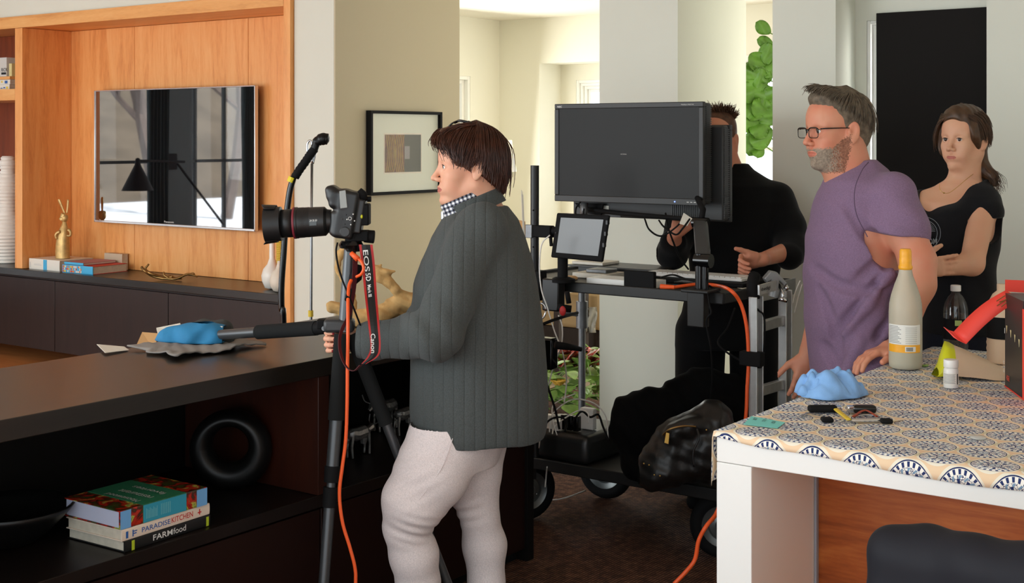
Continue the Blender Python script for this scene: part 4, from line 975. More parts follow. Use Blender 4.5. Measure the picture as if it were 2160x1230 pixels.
for i, (pts, l) in enumerate([([(1390,465,5.4),(1400,478,5.3),(1425,495,5.2),(1440,482,5.15),(1455,462,5.1)], 'black cable drooping under the large monitor towards the paper tag'),
    ([(1360,462,5.5),(1370,485,5.3),(1395,498,5.25),(1425,480,5.2),(1448,455,5.2)], 'second black cable drooping under the large monitor'),
    ([(1404,450,5.4),(1408,475,5.3),(1420,510,5.3),(1435,545,5.4),(1452,568,5.5)], 'long thin black cable falling from the monitor to the keyboard'),
    ([(1395,585,5.3),(1420,580,5.2),(1450,590,5.1),(1490,600,5.0),(1520,620,4.95)], 'black cable across the cart top beside the phones'),
    ([(1490,590,4.93),(1496,640,4.9),(1500,660,4.88),(1490,680,4.9),(1500,740,4.9),(1502,800,4.95),(1498,850,5.0)], 'black cable hanging in front of the black trousers'),
    ([(1585,640,4.85),(1600,655,4.85),(1612,670,4.85),(1612,730,4.86),(1608,765,4.87),(1600,775,4.86),(1560,760,4.88),(1515,725,4.9),(1535,690,4.95),(1550,650,5.0)], 'black cable tied around the ladder clamp'),
    ([(1225,425,5.7),(1215,440,5.7),(1216,460,5.6),(1228,458,5.6),(1232,440,5.6)], 'small loop of black cable left under the large monitor')]):
    cable('cable', [P(*p) for p in pts], .0038, M['blackm'], l, n=6)
tg = MB(); tg.prism([P(1442,449,5.15), P(1460,461,5.15), P(1449,477,5.14), P(1433,472,5.14)], (.001,0,0)); tag(tg.build('paper_tag', M['paper']), 'white paper tag hanging on a cable under the large monitor', 'tag')
# ---------------------------------------------------------------- aluminium ladder section
lad = thing('ladder', 'aluminium step ladder section leaning on the right end of the cart', 'ladder', (4.75, 2.15, 0))
l0 = P(1588, 640, 4.88); ly = l0.y
fx = l0.x
def rail(pa, pb, d0, wd=.030, th=.010, top=None):
    m = MB(); A = P(*pa, d0); B = V(A.x, A.y, .014)
    m.obox((A+B)/2, (.028,0,0), (0,.008,0), (A-B)/2)
    m.obox((A+B)/2+V(.026,-.012,0), (.003,0,0), (0,.014,0), (A-B)/2); m.obox((A+B)/2+V(-.026,-.012,0), (.003,0,0), (0,.014,0), (A-B)/2)
    return A, m.build('rail', M['alu'], lad, bevel=.002)
A1_, r1 = rail((1590, 625), None, 4.86); A2_, r2 = rail((1652, 612), None, 5.12)
for py in (683, 818, 950):
    a = P(1604, py+6, 4.88); b = P(1652, py-8, 5.12); m = MB(); d = b-a
    m.obox((a+b)/2, d/2, d.cross(V(0,0,1)).normalized()*.012, V(0,0,.019)); m.build('rung', M['alu'], lad, bevel=.003)
m = MB(); q = bez([A1_+V(0,0,-.01), A1_+V(.0,.005,.04), A1_+V(.03,.01,.075)], 4); m.tube(q, .022, 10); m.build('rail_cap', M['blackm'], lad, smooth=True)
pc = P(1590, 757, 4.83); part('cable_clamp', M['blackm'], lad, (pc.x-.02, pc.x+.02, pc.y-.035, pc.y+.05, pc.z-.026, pc.z+.026), bevel=.004)
lb = P(1604, 612, 4.86); m = MB(); a = P(1600, 612, 4.84); b = P(1636, 602, 4.92); d = b-a; m.obox((a+b)/2, d/2, d.cross(V(0,0,1)).normalized()*.004, V(0,0,.018)); sl = m.build('sticker_bar', M['alu'], lad)
nn = d.normalized(); text_on('lettering', 'thedigi', M['txtk'], lad, a+d.cross(V(0,0,1)).normalized()*.0045+V(0,0,-.009)+nn*.008, nn, up, .016, .062, bold=True)
gc = thing('grip_clamp', 'cast grey pipe clamp with chrome bolts on the ladder top', 'clamp', P(1640, 605, 4.93))
D0 = 4.93
def gp(px, py, dd=0): return P(px, py, D0+dd)
MB().prism([gp(*p) for p in ((1612,588),(1626,572),(1640,575),(1662,598),(1655,604),(1644,592),(1642,612),(1630,618),(1626,592),(1618,598))], V(C36,S36,0)*.045).build('jaw', M['castgrey'], gc, bevel=.004)
m = MB(); m.tube([gp(1636,610,.02), gp(1632,626,.02)], .022, 12); m.build('barrel', M['castgrey'], gc, smooth=True, angle=40)
m = MB(); m.tube([gp(1642,600,.02), gp(1652,618,.0), gp(1650,632,-.01)], .006, 8); m.build('bolt', M['chrome'], gc, smooth=True)
m = MB(); m.tube([gp(1643,630,-.01), gp(1660,634,-.01)], .009, 10); m.tube([gp(1656,605,0), gp(1662,609,0)], .011, 10); m.build('wing_nut', M['chrome'], gc, smooth=True)
# plastic sleeve bits
for i, pts in enumerate([[(1672,640),(1678,615),(1688,592)], [(1676,660),(1683,630),(1692,600)]]):
    cable('clear_tube', [P(*p, 5.3) for p in pts], .0025, M['porcelain'], ['thin clear plastic strip behind the ladder, left one', 'thin clear plastic strip beside the purple shirt'][i])
# ---------------------------------------------------------------- beyond: daybed, flowers on the floor, lamp
db = thing('bench', 'low upholstered bench seen beneath the cart in the sun room', 'bench', P(1200, 720, 9.6))
part('cushion', M['benchtan'], db, (7.55, 8.3, 4.75, 6.3, .30, .56), bevel=.03)
part('base', M['espresso_front'], db, (7.57, 8.28, 4.77, 6.28, .14, .299), bevel=.004)
for x in (7.62, 8.22):
    for y in (4.82, 6.22): part('leg', M['espresso_front'], db, (x-.03, x+.03, y-.03, y+.03, .003, .139))
tbw = thing('side_table', 'white low table top behind the cart post', 'table', (7.3, 4.7, 0))
part('top', M['porcelain'], tbw, (7.10, 7.50, 4.78, 5.6, .585, .62), bevel=.004); 
for x in (7.14, 7.46):
    for y in (4.82, 5.56): part('leg', M['espresso_front'], tbw, (x-.02, x+.02, y-.02, y+.02, .013, .584))
def leaf(m, base, d, L, Wd, droop=.3, fold=.25, wav=0):
    d = Vector(d).normalized(); s_ = d.cross(V(0,0,1)); s_ = s_.normalized() if s_.length > .1 else V(1,0,0); n_ = s_.cross(d); G = []
    for i in range(9):
        t = i/8; wd = Wd*math.sin(PI*min(1,t*.97+.03))**.7*(1+.35*math.sin(t*PI*1.1-.2))*.5; c = Vector(base)+d*L*t-V(0,0,1)*droop*L*t*t
        G.append([c+s_*wd*u_+n_*(abs(u_)*fold*wd+wav*math.sin(t*9+u_*3)*wd) for u_ in (-1,-.5,0,.5,1)])
    m.sheet(G, .0015)
rl = random.Random(11)
fl = thing('cut_flowers', 'bundle of green leaves and a yellow rose in paper on the floor behind the cart', 'flowers', (6.9, 4.05, .012))
fc_ = onZ(1200, 868, .02)
m = MB()
for i in range(150):
    b = fc_+V(rl.uniform(-.30,.30), rl.uniform(-.45,.45), rl.uniform(.04,.30)); a = rl.uniform(0, 2*PI)
    leaf(m, b, (math.cos(a), math.sin(a), rl.uniform(.1,1.2)), rl.uniform(.08,.18), rl.uniform(.05,.10))
o = m.build('foliage', M['leaf2'], fl, smooth=True); o['kind'] = 'stuff'
m = MB()
for i in range(14):
    b = fc_+V(rl.uniform(-.3,.3), rl.uniform(-.4,.4), .03); m.tube(bez([b, b+V(rl.uniform(-.15,.15), rl.uniform(-.2,.2), .12), b+V(rl.uniform(-.3,.3), rl.uniform(-.3,.3), .3)], 4), .004, 5)
o = m.build('stems', M['leaf2'], fl); o['kind'] = 'stuff'
m = MB(); c = P(1178, 812, 7.35)
for i in range(22):
    a = i*2.4; r = .006+.0018*i; leaf(m, c+V(math.cos(a)*r*.6, math.sin(a)*r*.6, 0), (math.cos(a), math.sin(a), 1.2), .045, .04, .2, .5)
m.build('rose', M['yellowrose'], fl, smooth=True)
pp = MB(); G = []
for i in range(12):
    G.append([P(1165+i*9.5, 735+j*9+4*math.sin(i*2.1+j), 7.75+.15*math.sin(i*1.7+j*2)) for j in range(5)])
pp.sheet(G, .002); tag(pp.build('wrapping_paper', M['redpaper'], smooth=True), 'red and white printed wrapping paper on the floor by the cart', 'paper')
G = [[P(1238+i*5+2*math.sin(j), 648+j*9, 8.86+.03*math.sin(i*2+j)) for j in range(7)] for i in range(5)]
tag(MB().sheet(G, .001).build('plastic_bag', M['clearbag'], smooth=True), 'translucent plastic bag hanging by the pillar behind the cart', 'bag')
# black leather bag and jacket on the lower shelf (sdf blobs come with the people tools)
# table lamp
lp = P(1054, 362, 12.0); lm = thing('table_lamp', 'table lamp with tapered white shade in the sun room corner', 'lamp', (lp.x, lp.y, .62))
MB().lathe([(.14,.0),(.112,.285),(.110,.285),(.153,.0)], lp, n=40, cap=False).build('lamp_shade', M['lampshade'], lm, smooth=True)
MB().lathe([(.07,.0),(.075,.02),(.03,.05),(.06,.16),(.065,.25),(.02,.4),(.012,.5),(.012,lp.z-.62+.1)], (lp.x, lp.y, .621), n=24).build('base', M['porcelain'], lm, smooth=True)
st = thing('side_table', 'round side table under the sun room lamp', 'table', (lp.x, lp.y, 0)); MB().lathe([(.02,.59),(.25,.59),(.25,.62),(.02,.62)], (lp.x, lp.y, 0), n=32).build('top', M['espresso'], st); MB().lathe([(.16,.002),(.16,.02),(.025,.05),(.025,.589)], (lp.x, lp.y, 0), n=24).build('pedestal', M['espresso'], st)
# tilted panel left of the pole
G = MB(); a = P(1101, 408, 6.6); G.prism([P(1100,408,6.6), P(1104,412,6.6), V(P(1126,540,6.3).x, P(1126,540,6.3).y, .012), V(P(1122,540,6.3).x, P(1122,540,6.3).y, .012)], V(C36,S36,0)*.5); tag(G.build('leaning_board', M['paper']), 'thin pale board leaning edge-on behind the black pole', 'board')
tag(MB().prism([P(1092,465,6.9), P(1108,468,6.9), V(P(1126,620,6.9).x, P(1126,620,6.9).y, .014), V(P(1092,620,6.9).x, P(1092,620,6.9).y, .014)], V(C36,S36,0)*.05).build('cardboard_panel', M['tan']), 'tan cardboard panel behind the woman and the black pole', 'cardboard')
# fiddle leaf fig
fg = thing('fig_tree', 'tall fiddle-leaf fig tree seen in the gap left of the pier', 'plant', (8.0, 4.0, 0))
fb = P(1645, 300, 8.2)
m = MB(); tr = bez([(fb.x, fb.y, .3), (fb.x+.03, fb.y, .9), (fb.x-.02, fb.y-.01, 1.6), (fb.x+.02, fb.y-.02, 2.25)], 6); m.tube(tr, .016, 8); m.build('trunk', M['bark'], fg, smooth=True)
fl_list = [(1614,62,150,45),(1618,90,170,40),(1606,128,200,65),(1598,152,190,70),(1612,160,150,60),(1592,185,230,75),(1612,196,200,70),(1596,215,250,80),(1615,230,180,70),(1590,250,210,80),(1608,262,240,70),(1618,120,90,55),(1595,290,250,75),(1612,285,230,70),(1604,175,100,60),(1622,210,60,60),(1618,250,20,60),(1625,150,40,60),(1600,312,260,45)]
for px, py, a, sz in fl_list:
    sz *= .74; m = MB(); base = P(1640, py+8, 8.2); tip = P(px, py, 8.2+rl.uniform(-.12,.08)); a_ = math.radians(a)
    d = (cw(math.cos(a_), rl.uniform(-.4,.2), math.sin(a_)+.15)-cw(0,0,0)); L = sz*8.2/F*1.15
    s0_ = P(px, py, 8.15)-d.normalized()*L*.35
    m2_ = MB(); dn = d.normalized(); sd = dn.cross(V(C36,S36,0)).normalized(); nn = sd.cross(dn); G = []
    for i in range(11):
        t = i/10; wd = L*.40*(math.sin(PI*min(1, t*.96+.04))**.6)*(.75+.4*t); c = s0_+dn*L*t+nn*(-.12*L*t*t)
        G.append([c+sd*wd*u_+nn*(.18*wd*abs(u_)+.05*L*math.sin(t*8+u_*4)) for u_ in (-1,-.6,-.2,0,.2,.6,1)])
    m2_.sheet(G, .0015); m2_.build('leaf', M['leaf'], fg, smooth=True)
    br_ = MB(); br_.tube([P(1640, py+14, 8.2), s0_], .004, 5); br_.build('stalk', M['leaf'], fg)
part('pot', M['porcelain'], fg, (fb.x-.16, fb.x+.16, fb.y-.16, fb.y+.16, .003, .32), bevel=.02)
# leaning black board
bz = 2.163
tag(MB().box(5.835, 5.872, 1.3, onX(1848, 100, 5.835).y, .012, bz).build('foam_board', M['boardblack'], bevel=.002), 'tall matte black foam board leaning against the window on the right', 'board')
# ---------------------------------------------------------------- shepherd hook stand and hose
hs = thing('hook_stand', 'thin steel pole with a double hook top and yellow tape near its foot', 'stand', P(656, 700, 5.6))
HD = 5.6; hh = P(656, 335, HD)
m = MB(); m.tube([P(658, 345, HD), P(657, 500, HD), P(656, 690, HD)]+[V(P(656,690,HD).x, P(656,690,HD).y, .03)], .006, 10); m.build('pole', M['steel'], hs, smooth=True)
m = MB(); m.tube(bez([P(649,322,HD), P(648,308,HD), P(651,298,HD), P(657,299,HD), P(659,315,HD), P(659,345,HD)], 5), .005, 8); m.tube(bez([P(660,345,HD), P(664,330,HD), P(667,310,HD), P(666,292,HD), P(663,296,HD-.03), P(660,318,HD-.03)], 5), .005, 8); m.build('hook', M['chrome'], hs, smooth=True)
m = MB(); m.tube([P(655.5,655,HD), P(655.5,668,HD)], .011, 10); m.build('tape', M['yelltape'], hs)
MB().lathe([(.12,.013),(.12,.022),(.02,.03)], (P(656,690,HD).x, P(656,690,HD).y, 0), n=30).build('foot', M['steel'], hs)
hz_ = thing('hose', 'black padded curved hose with rounded head hanging on the hook stand', 'hose', P(600, 650, HD-.05))
hq = bez([P(x, y, HD-.03) for x, y in ((664,314),(655,325),(645,340),(632,358),(622,374))], 5); n = len(hq)
MB().tube(hq, [.018+.001*math.sin(i*3) for i in range(n)], 14).build('grip', M['rubber'], hz_, smooth=True)
m = MB(); m.tube(bez([P(x, y, HD-.03) for x, y in ((662,318),(667,303),(674,296),(684,293),(693,294))], 5), [.017]*6+[.022]*5+[.026]*5+[.024]*4+[.014], 14); m.ball(P(682,293,HD-.03), .027, 10, (1,1,.95)); m.build('head', M['blackg2'], hz_, smooth=True)
m = MB(); m.tube(bez([P(x, y, HD-.03) for x, y in ((620,372),(612,400),(606,440),(602,480),(598,540),(594,600),(594,650),(598,690))]+[V(P(600,700,HD).x, P(600,700,HD).y, .05)], 6), .0135, 12); m.build('tube', M['blackg'], hz_, smooth=True)
m = MB(); m.tube([P(617,374,HD-.03), P(613,384,HD-.03)], .0165, 12); m.build('yellow_band', M['yellow'], hz_)
# ================================================================ KITCHEN ISLAND
IX, IY, IZ = 2.754, 1.418, .92
isl = thing('kitchen_island', 'white waterfall kitchen island with a recessed horizontal-grain wood panel', 'island', (3.5, .2, 0))
part('worktop', M['white'], isl, (IX, 4.27, -1.6, IY, .853, IZ), bevel=.002)
part('waterfall_leg', M['white'], isl, (IX, 4.27, IY-.088, IY, .002, .852), bevel=.002)
part('side_edge', M['greyedge'], isl, (3.105, 3.118, IY-.089-.006, IY-.089, .06, .852), bevel=0)
part('wood_panel', M['walnut_red'], isl, (3.12, 3.14, -1.58, IY-.0895, .06, .852))
part('cabinet', M['white'], isl, (3.142, 4.25, -1.58, IY-.0895, .06, .852))
part('plinth', M['blackm'], isl, (3.18, 4.2, -1.5, IY-.10, .001, .058))
# tablecloth with medallions
def cloth_mat():
    t = NT('medallion_cloth'); a = .107; b = .098
    uv = t.n.new('ShaderNodeUVMap'); X, Y, _ = t.xyz(uv.outputs[0])
    def cell(ox, oy):
        x = t.math('SUBTRACT', t.math('FRACT', t.math('ADD', t.math('DIVIDE', X, 2*b), ox)), .5); y = t.math('SUBTRACT', t.math('FRACT', t.math('ADD', t.math('DIVIDE', Y, a), oy)), .5)
        x = t.math('MULTIPLY', x, 2*b); y = t.math('MULTIPLY', y, a)
        return x, y, t.math('SQRT', t.math('ADD', t.math('MULTIPLY', x, x), t.math('MULTIPLY', y, y)))
    x1, y1, d1 = cell(.22, 0); x2, y2, d2 = cell(.72, .5)
    first = t.math('LESS_THAN', d1, d2)
    def sel(p, q): return t.math('ADD', t.math('MULTIPLY', p, first), t.math('MULTIPLY', q, t.math('SUBTRACT', 1, first)))
    d = t.math('MINIMUM', d1, d2); x = sel(x1, x2); y = sel(y1, y2); ang = t.math('ARCTAN2', y, x); R = .0480
    r = t.math('DIVIDE', d, R)
    def band(v, lo, hi): return t.math('MULTIPLY', t.math('GREATER_THAN', v, lo), t.math('LESS_THAN', v, hi))
    cream, navy, blue, peach, olive, white = [s2l(c) for c in ((240,232,212),(44,58,104),(128,158,184),(238,208,172),(190,182,140),(246,242,232))]
    pe = t.math('SINE', t.math('MULTIPLY', ang, 22)); pe2 = t.math('SINE', t.math('ADD', t.math('MULTIPLY', ang, 14), t.math('MULTIPLY', r, 10)))
    pe3 = t.math('SINE', t.math('MULTIPLY', ang, 8))
    vor = t.n.new('ShaderNodeTexVoronoi'); vor.feature = 'DISTANCE_TO_EDGE'; t.t.links.new(uv.outputs[0], vor.inputs['Vector']); vor.inputs['Scale'].default_value = 150
    swirl = t.math('LESS_THAN', vor.outputs['Distance'], .055)
    inside = t.math('LESS_THAN', r, 1.0)
    c = t.mix(inside, cream, white)
    c = t.mix(t.math('MULTIPLY', band(r, 1.12, 9), t.math('GREATER_THAN', t.math('ABSOLUTE', y), .0)), c, peach)
    c = t.mix(band(r, .965, 1.01), c, navy)
    c = t.mix(t.math('MULTIPLY', band(r, .78, .95), t.math('GREATER_THAN', pe, .15)), c, navy)
    c = t.mix(t.math('MULTIPLY', band(r, .30, .76), swirl), c, navy)
    c = t.mix(t.math('MULTIPLY', band(r, .55, .76), t.math('GREATER_THAN', pe2, .55)), c, blue)
    c = t.mix(t.math('MULTIPLY', band(r, .36, .62), t.math('GREATER_THAN', pe3, .6)), c, navy)
    for lo, hi, cc in ((.24,.30,navy),(.16,.21,blue),(.09,.13,blue),(0,.06,navy)): c = t.mix(band(r, lo, hi), c, cc)
    # little rosettes where three medallions meet
    x3, y3, d3 = cell(.22, .5); x4, y4, d4 = cell(.72, 0); dd = t.math('MINIMUM', d3, d4)
    for lo, hi in ((.010,.013),(.003,.006)): c = t.mix(t.math('MULTIPLY', band(dd, lo, hi), t.math('GREATER_THAN', r, 1.0)), c, olive)
    t.set(color=c, rough=.9, spec=.2); t.bump(t.noise(t.co(), 500, 2), .2, .0005); return t.m
M['medcloth'] = cloth_mat()
def cloth():
    m = MB(); xs = list(np.linspace(IX-.004, 4.274, 40)); ys = list(np.linspace(-1.58, IY+.004, 70)); G = []; UV = []
    def zt(x, y): return IZ+.0022+.0010*max(0, math.sin(x*23+y*7))*max(0, math.sin(y*17-x*5))
    hangF = [.016, .027]; hangL = [.01, .03, .06, .09, .115]
    for iy, y in enumerate(ys+[None]*len(hangL)):
        row = []; ru = []
        for ix, x in enumerate([None]*2+xs):
            yy = y if y is not None else IY+.005+.002*math.sin(iy*2+ix*.8); dz = 0; u_ = 0; v_ = 0
            if y is None: h = hangL[iy-len(ys)]; dz = h*(1.0 if (x is None or x < 3.2) else .9+.1*math.sin(x*9)); v_ = dz; yy = IY+.006+.004*math.sin((x or IX)*30)*h*8
            xx = x
            if x is None:
                f_ = (.35+.65*min(1, max(0, (IY-(y if y is not None else IY))/.12)))*(1+.25*math.sin((y if y is not None else IY)*9))
                q = hangF[1-ix]*f_; xx = IX-.006-.001*math.sin((yy)*40); u_ = q
                z = IZ+.002-q-(dz if y is None else 0)
            else: z = zt(x, yy if y is not None else IY)-dz
            row.append((xx, yy, z)); ru.append(((x if x is not None else IX)-(u_), (y if y is not None else IY)+v_))
        G.append(row); UV.append(ru)
    m.sheet(G); o = m.build('tablecloth', M['medcloth'], smooth=True); me = o.data
    uvl = me.uv_layers.new(name='UVMap'); flat = [p for r in UV for p in r]
    for lp_ in me.loops: uvl.data[lp_.index].uv = flat[lp_.vertex_index]
    s = o.modifiers.new('solid', 'SOLIDIFY'); s.thickness = .0016; s.offset = 1
    tag(o, 'cream cotton tablecloth with blue round medallions draped over the island', 'tablecloth')
cloth()
TT = IZ+.0056
def onI(px, py): return onZ(px, py, TT)
# sparkling wine bottle
b = onI(1910, 777); wb = thing('wine_bottle', 'frosted sparkling drink bottle with orange foil top standing on the island', 'bottle', (b.x, b.y, TT))
R = .0475; Hb = .345
MB().lathe([(.0,.001),(R*.8,.001),(R*.97,.006),(R,.02),(R,.165),(R*.97,.19),(R*.86,.215),(R*.66,.245),(R*.46,.27),(R*.36,.292),(R*.345,.31),(R*.34,Hb-.02)], (b.x, b.y, TT), n=48).build('glass_body', M['frost'], wb, smooth=True)
MB().lathe([(R*.37,.288),(R*.42,.292),(R*.43,.298),(R*.37,.302),(R*.38,.320),(R*.36,.324),(R*.37,.328),(R*.36,.343),(R*.30,.349),(0,.350)], (b.x, b.y, TT), n=32).build('foil', M['foil'], wb, smooth=True, angle=60)
vdir = V(-b.x, -b.y, 0).normalized(); a0 = math.atan2(vdir.y, vdir.x)
def wrap(name, mat, parent, c, R, z0, z1, t0, t1, n=16, dr=.0007):
    m = MB(); G = [[(c.x+(R+dr)*math.cos(a0+t0+(t1-t0)*i/n), c.y+(R+dr)*math.sin(a0+t0+(t1-t0)*i/n), z) for i in range(n+1)] for z in (z0, z1)]
    m.sheet(G); return m.build(name, mat, parent, smooth=True)
wrap('label', M['labelwhite'], wb, b, R, TT+.075, TT+.132, -1.25, 1.0); wrap('label_stripe', M['foil'], wb, b, R, TT+.052, TT+.0745, -1.25, 1.0)
wrap('barcode_patch', M['labelwhite'], wb, b, R, TT+.055, TT+.070, -.02, .62, dr=.0011)
for i in range(18): wrap('barcode', M['txtk'], wb, b, R, TT+.057, TT+.068, .05+i*.029, .05+i*.029+(.012 if i % 3 else .02), 1, .0014) if i < 14 else None
for i in range(12): wrap('small_print', M['greyprint'], wb, b, R, TT+.079+i*.0043, TT+.0808+i*.0043, -1.15, -.25-.1*(i%3), 6, .0011)
for i in range(9): wrap('nutrition_lines', M['greyprint'], wb, b, R, TT+.079+i*.0056, TT+.0800+i*.0056, .0, .72, 6, .0011)
# water bottle
b = onI(2016, 741); wt = thing('water_bottle', 'clear plastic water bottle with white cap standing behind the red box flap', 'bottle', (b.x, b.y, TT)); R = .038
MB().lathe([(.0,.001),(R*.8,.001),(R,.01),(R,.10),(R,.11),(R*.97,.135),(R*.85,.155),(R*.6,.172),(R*.36,.182),(R*.34,.19)], (b.x, b.y, TT), n=40).build('bottle_body', M['clearp'], wt, smooth=True)
MB().lathe([(0,.002),(R*.97,.004),(R*.97,.118),(0,.118)], (b.x, b.y, TT), n=40).build('water', M['water'], wt, smooth=True, angle=40)
MB().lathe([(0,.190),(R*.40,.190),(R*.42,.192),(R*.42,.207),(R*.38,.2085),(0,.2085)], (b.x, b.y, TT), n=32).build('cap', M['whitep'], wt, smooth=True, angle=40)
wrap('label', M['blackm'], wt, b, R, TT+.04, TT+.105, -1.6, 1.6)
wrap('label_dot', M['limep2'], wt, b, R, TT+.085, TT+.102, -.1, .45, dr=.0012)
# pill bottle
b = onI(2006, 818); pl = thing('pill_bottle', 'small white pill bottle with printed label on the tablecloth', 'bottle', (b.x, b.y, TT)); R = .0195
MB().lathe([(0,.001),(R*.95,.001),(R,.004),(R,.048),(R*.9,.053),(R*.8,.055)], (b.x, b.y, TT), n=32).build('body', M['whitep'], pl, smooth=True, angle=50)
m = MB(); m.lathe([(R*.97,.0555),(R,.057),(R,.074),(R*.95,.076),(0,.076)], (b.x, b.y, TT), n=32)
m.build('cap', M['whitep'], pl, smooth=True, angle=40)
wrap('label', M['labelwhite'], pl, b, R, TT+.010, TT+.042, -1.4, 1.3)
for i in range(9): wrap('label_print', M['greyprint'], pl, b, R, TT+.014+i*.003, TT+.0153+i*.003, -1.1, .55-.1*(i%2), 6, .0011)
wrap('label_edge', M['txtk'], pl, b, R, TT+.012, TT+.04, .80, 1.0, 4, .0012)
# red and black gift box with open flap
c0 = onI(2120, 815); e = onI(2158, 843)
gbx = thing('gift_box', 'black and red cardboard box with a long red flap hanging open at the right edge', 'box', (c0.x, c0.y, TT))
d1 = (e-c0).normalized(); zt_ = P(2120, 618, (c0-V(0,0,0)).dot(V(C36,S36,0))).z-TT; dep = V(S36,-C36,0); dep = (dep-d1*dep.dot(d1)).normalized()
Wb = (e-c0).length
MB().prism([c0, c0+d1*Wb, c0+d1*Wb+dep*.10, c0+dep*.10], V(0,0,zt_)).build('carton', M['boxblack'], gbx)
MB().prism([c0+d1*(Wb+.0005)-dep*.002, c0+d1*(Wb+.13)-dep*.002, c0+d1*(Wb+.13)+dep*.10, c0+d1*(Wb+.0005)+dep*.10], V(0,0,zt_-.02)).build('carton', M['redcard'], gbx)
m = MB(); m.obox(c0+d1*Wb/2-dep*.001+V(0,0,.0015), d1*Wb/2, dep*.0008, V(0,0,.0015)); m.build('red_edge', M['redcard'], gbx)
dC = c0.dot(V(C36,S36,0)); G = []
TL, TR = P(2120, 613, dC), P(2158, 630, dC-.02); BL_, BR_ = P(2012, 700, dC+.02), P(2038, 726, dC-.02)
for i in range(13):
    t = i/12; sag = V(0,0,.012*math.sin(PI*t)); G.append([TL*(1-t)+BL_*t+sag+(TR-TL)*0, (TL*(1-t)+BL_*t)*.5+(TR*(1-t)+BR_*t)*.5+sag, TR*(1-t)+BR_*t+sag])
MB().sheet(G, .0012).build('flap', M['redcard'], gbx, smooth=True)
MB().sheet([[BL_, BR_], [P(1990, 688, dC+.03)*.5+BL_*.5-V(0,0,.004), BR_*.6+P(1996,695,dC)*.4-V(0,0,.006)], [P(1990,690,dC+.03), P(2012,712,dC)]], .001).build('flap_tip', M['redcard'], gbx)
MB().prism([P(2120,590,dC+.08), P(2170,592,dC+.08), P(2170,618,dC+.08), P(2120,615,dC+.08)], dep*.0015).build('rear_flap', M['redcard'], gbx)
for i in range(4):
    p = c0+d1*(Wb*(.10+.23*i))-dep*.0012; z = TT+zt_*.60-.006*i
    MB().prism([V(p.x,p.y,z+.016), V(p.x,p.y,z+.016)+d1*.011, V(p.x,p.y,z-.004)+d1*.0055], -dep*.0006).build('tooth_print', M['ivory'], gbx)
text_on('print', 'EIGHT', M['txtw'], gbx, c0+d1*.004-dep*.0016+V(0,0,.038), V(0,0,1), -d1, .013, .032)
text_on('print', 'HIGHE', M['redcard'], gbx, c0+d1*.024-dep*.0016+V(0,0,.022), d1, V(0,0,1), .014, .03, bold=True)
m = MB()
for a_, b_ in (((2102,640),(2120,628)), ((2103,650),(2128,632)), ((2112,652),(2126,640)), ((2108,642),(2131,634))):
    m.tube([P(*a_, dC-.015)+V(0,0,.006), P(*b_, dC-.015)+V(0,0,.006)], .0014, 6)
m.build('staples', M['bronze'], gbx)
# snack pouch
pc_ = onI(2050, 800); dP = pc_.dot(V(C36,S36,0))
po = thing('snack_pouch', 'tan crumpled snack pouch with lime green sealed end lying on the cloth', 'bag', pc_)
def pouch(name, cols, mat):
    G = []
    for (x, yt, yb) in cols:
        top = P(x, yt, dP+.02); bot = P(x, yb, dP-.03); bot.z = max(bot.z, TT+.001); back = V(top.x, top.y, TT+.001)+V(C36,S36,0)*.05
        q = [bot]+[bot*(1-t)+top*t+V(-C36,-S36,0)*.018*math.sin(PI*t)+V(0,0,.0025*math.sin(x*.5+t*9)) for t in (.2,.4,.6,.8)]+[top, (top+back)/2+V(0,0,.004), back, bot]
        G.append(q)
    MB().sheet(G).build(name, mat, po, smooth=True)
pouch('sealed_end', [(1976,775,795),(1983,745,795),(1992,719,794),(2002,722,794),(2012,728,793)], M['limepk'])
pouch('pouch_body', [(2012,728,793),(2030,735,795),(2055,746,797),(2080,758,800),(2100,768,803),(2120,777,806)], M['tanfoil'])
# big dark-labelled bottle at the back
b = onI(2116, 765); jr = thing('large_bottle', 'large ribbed pale bottle with black label behind the gift box', 'bottle', (b.x, b.y, TT))
MB().lathe([(0,.001),(.046,.001)]+[(.048-.002*(i%2), .006+i*.009) for i in range(9)]+[(.048,.09),(.048,.17),(.03,.205),(.018,.215),(.018,.235),(0,.235)], (b.x, b.y, TT), n=36).build('body', M['tanfoil'], jr, smooth=True)
wrap('label', M['blackm'], jr, b, .048, TT+.075, TT+.14, -1.5, 1.5); text_on('print', 'LS', M['txtw'], jr, V(b.x, b.y, 0)+vdir*.051+V(0,0,TT+.095), V(.588,-.809,0), up, .016, .02, bold=True)
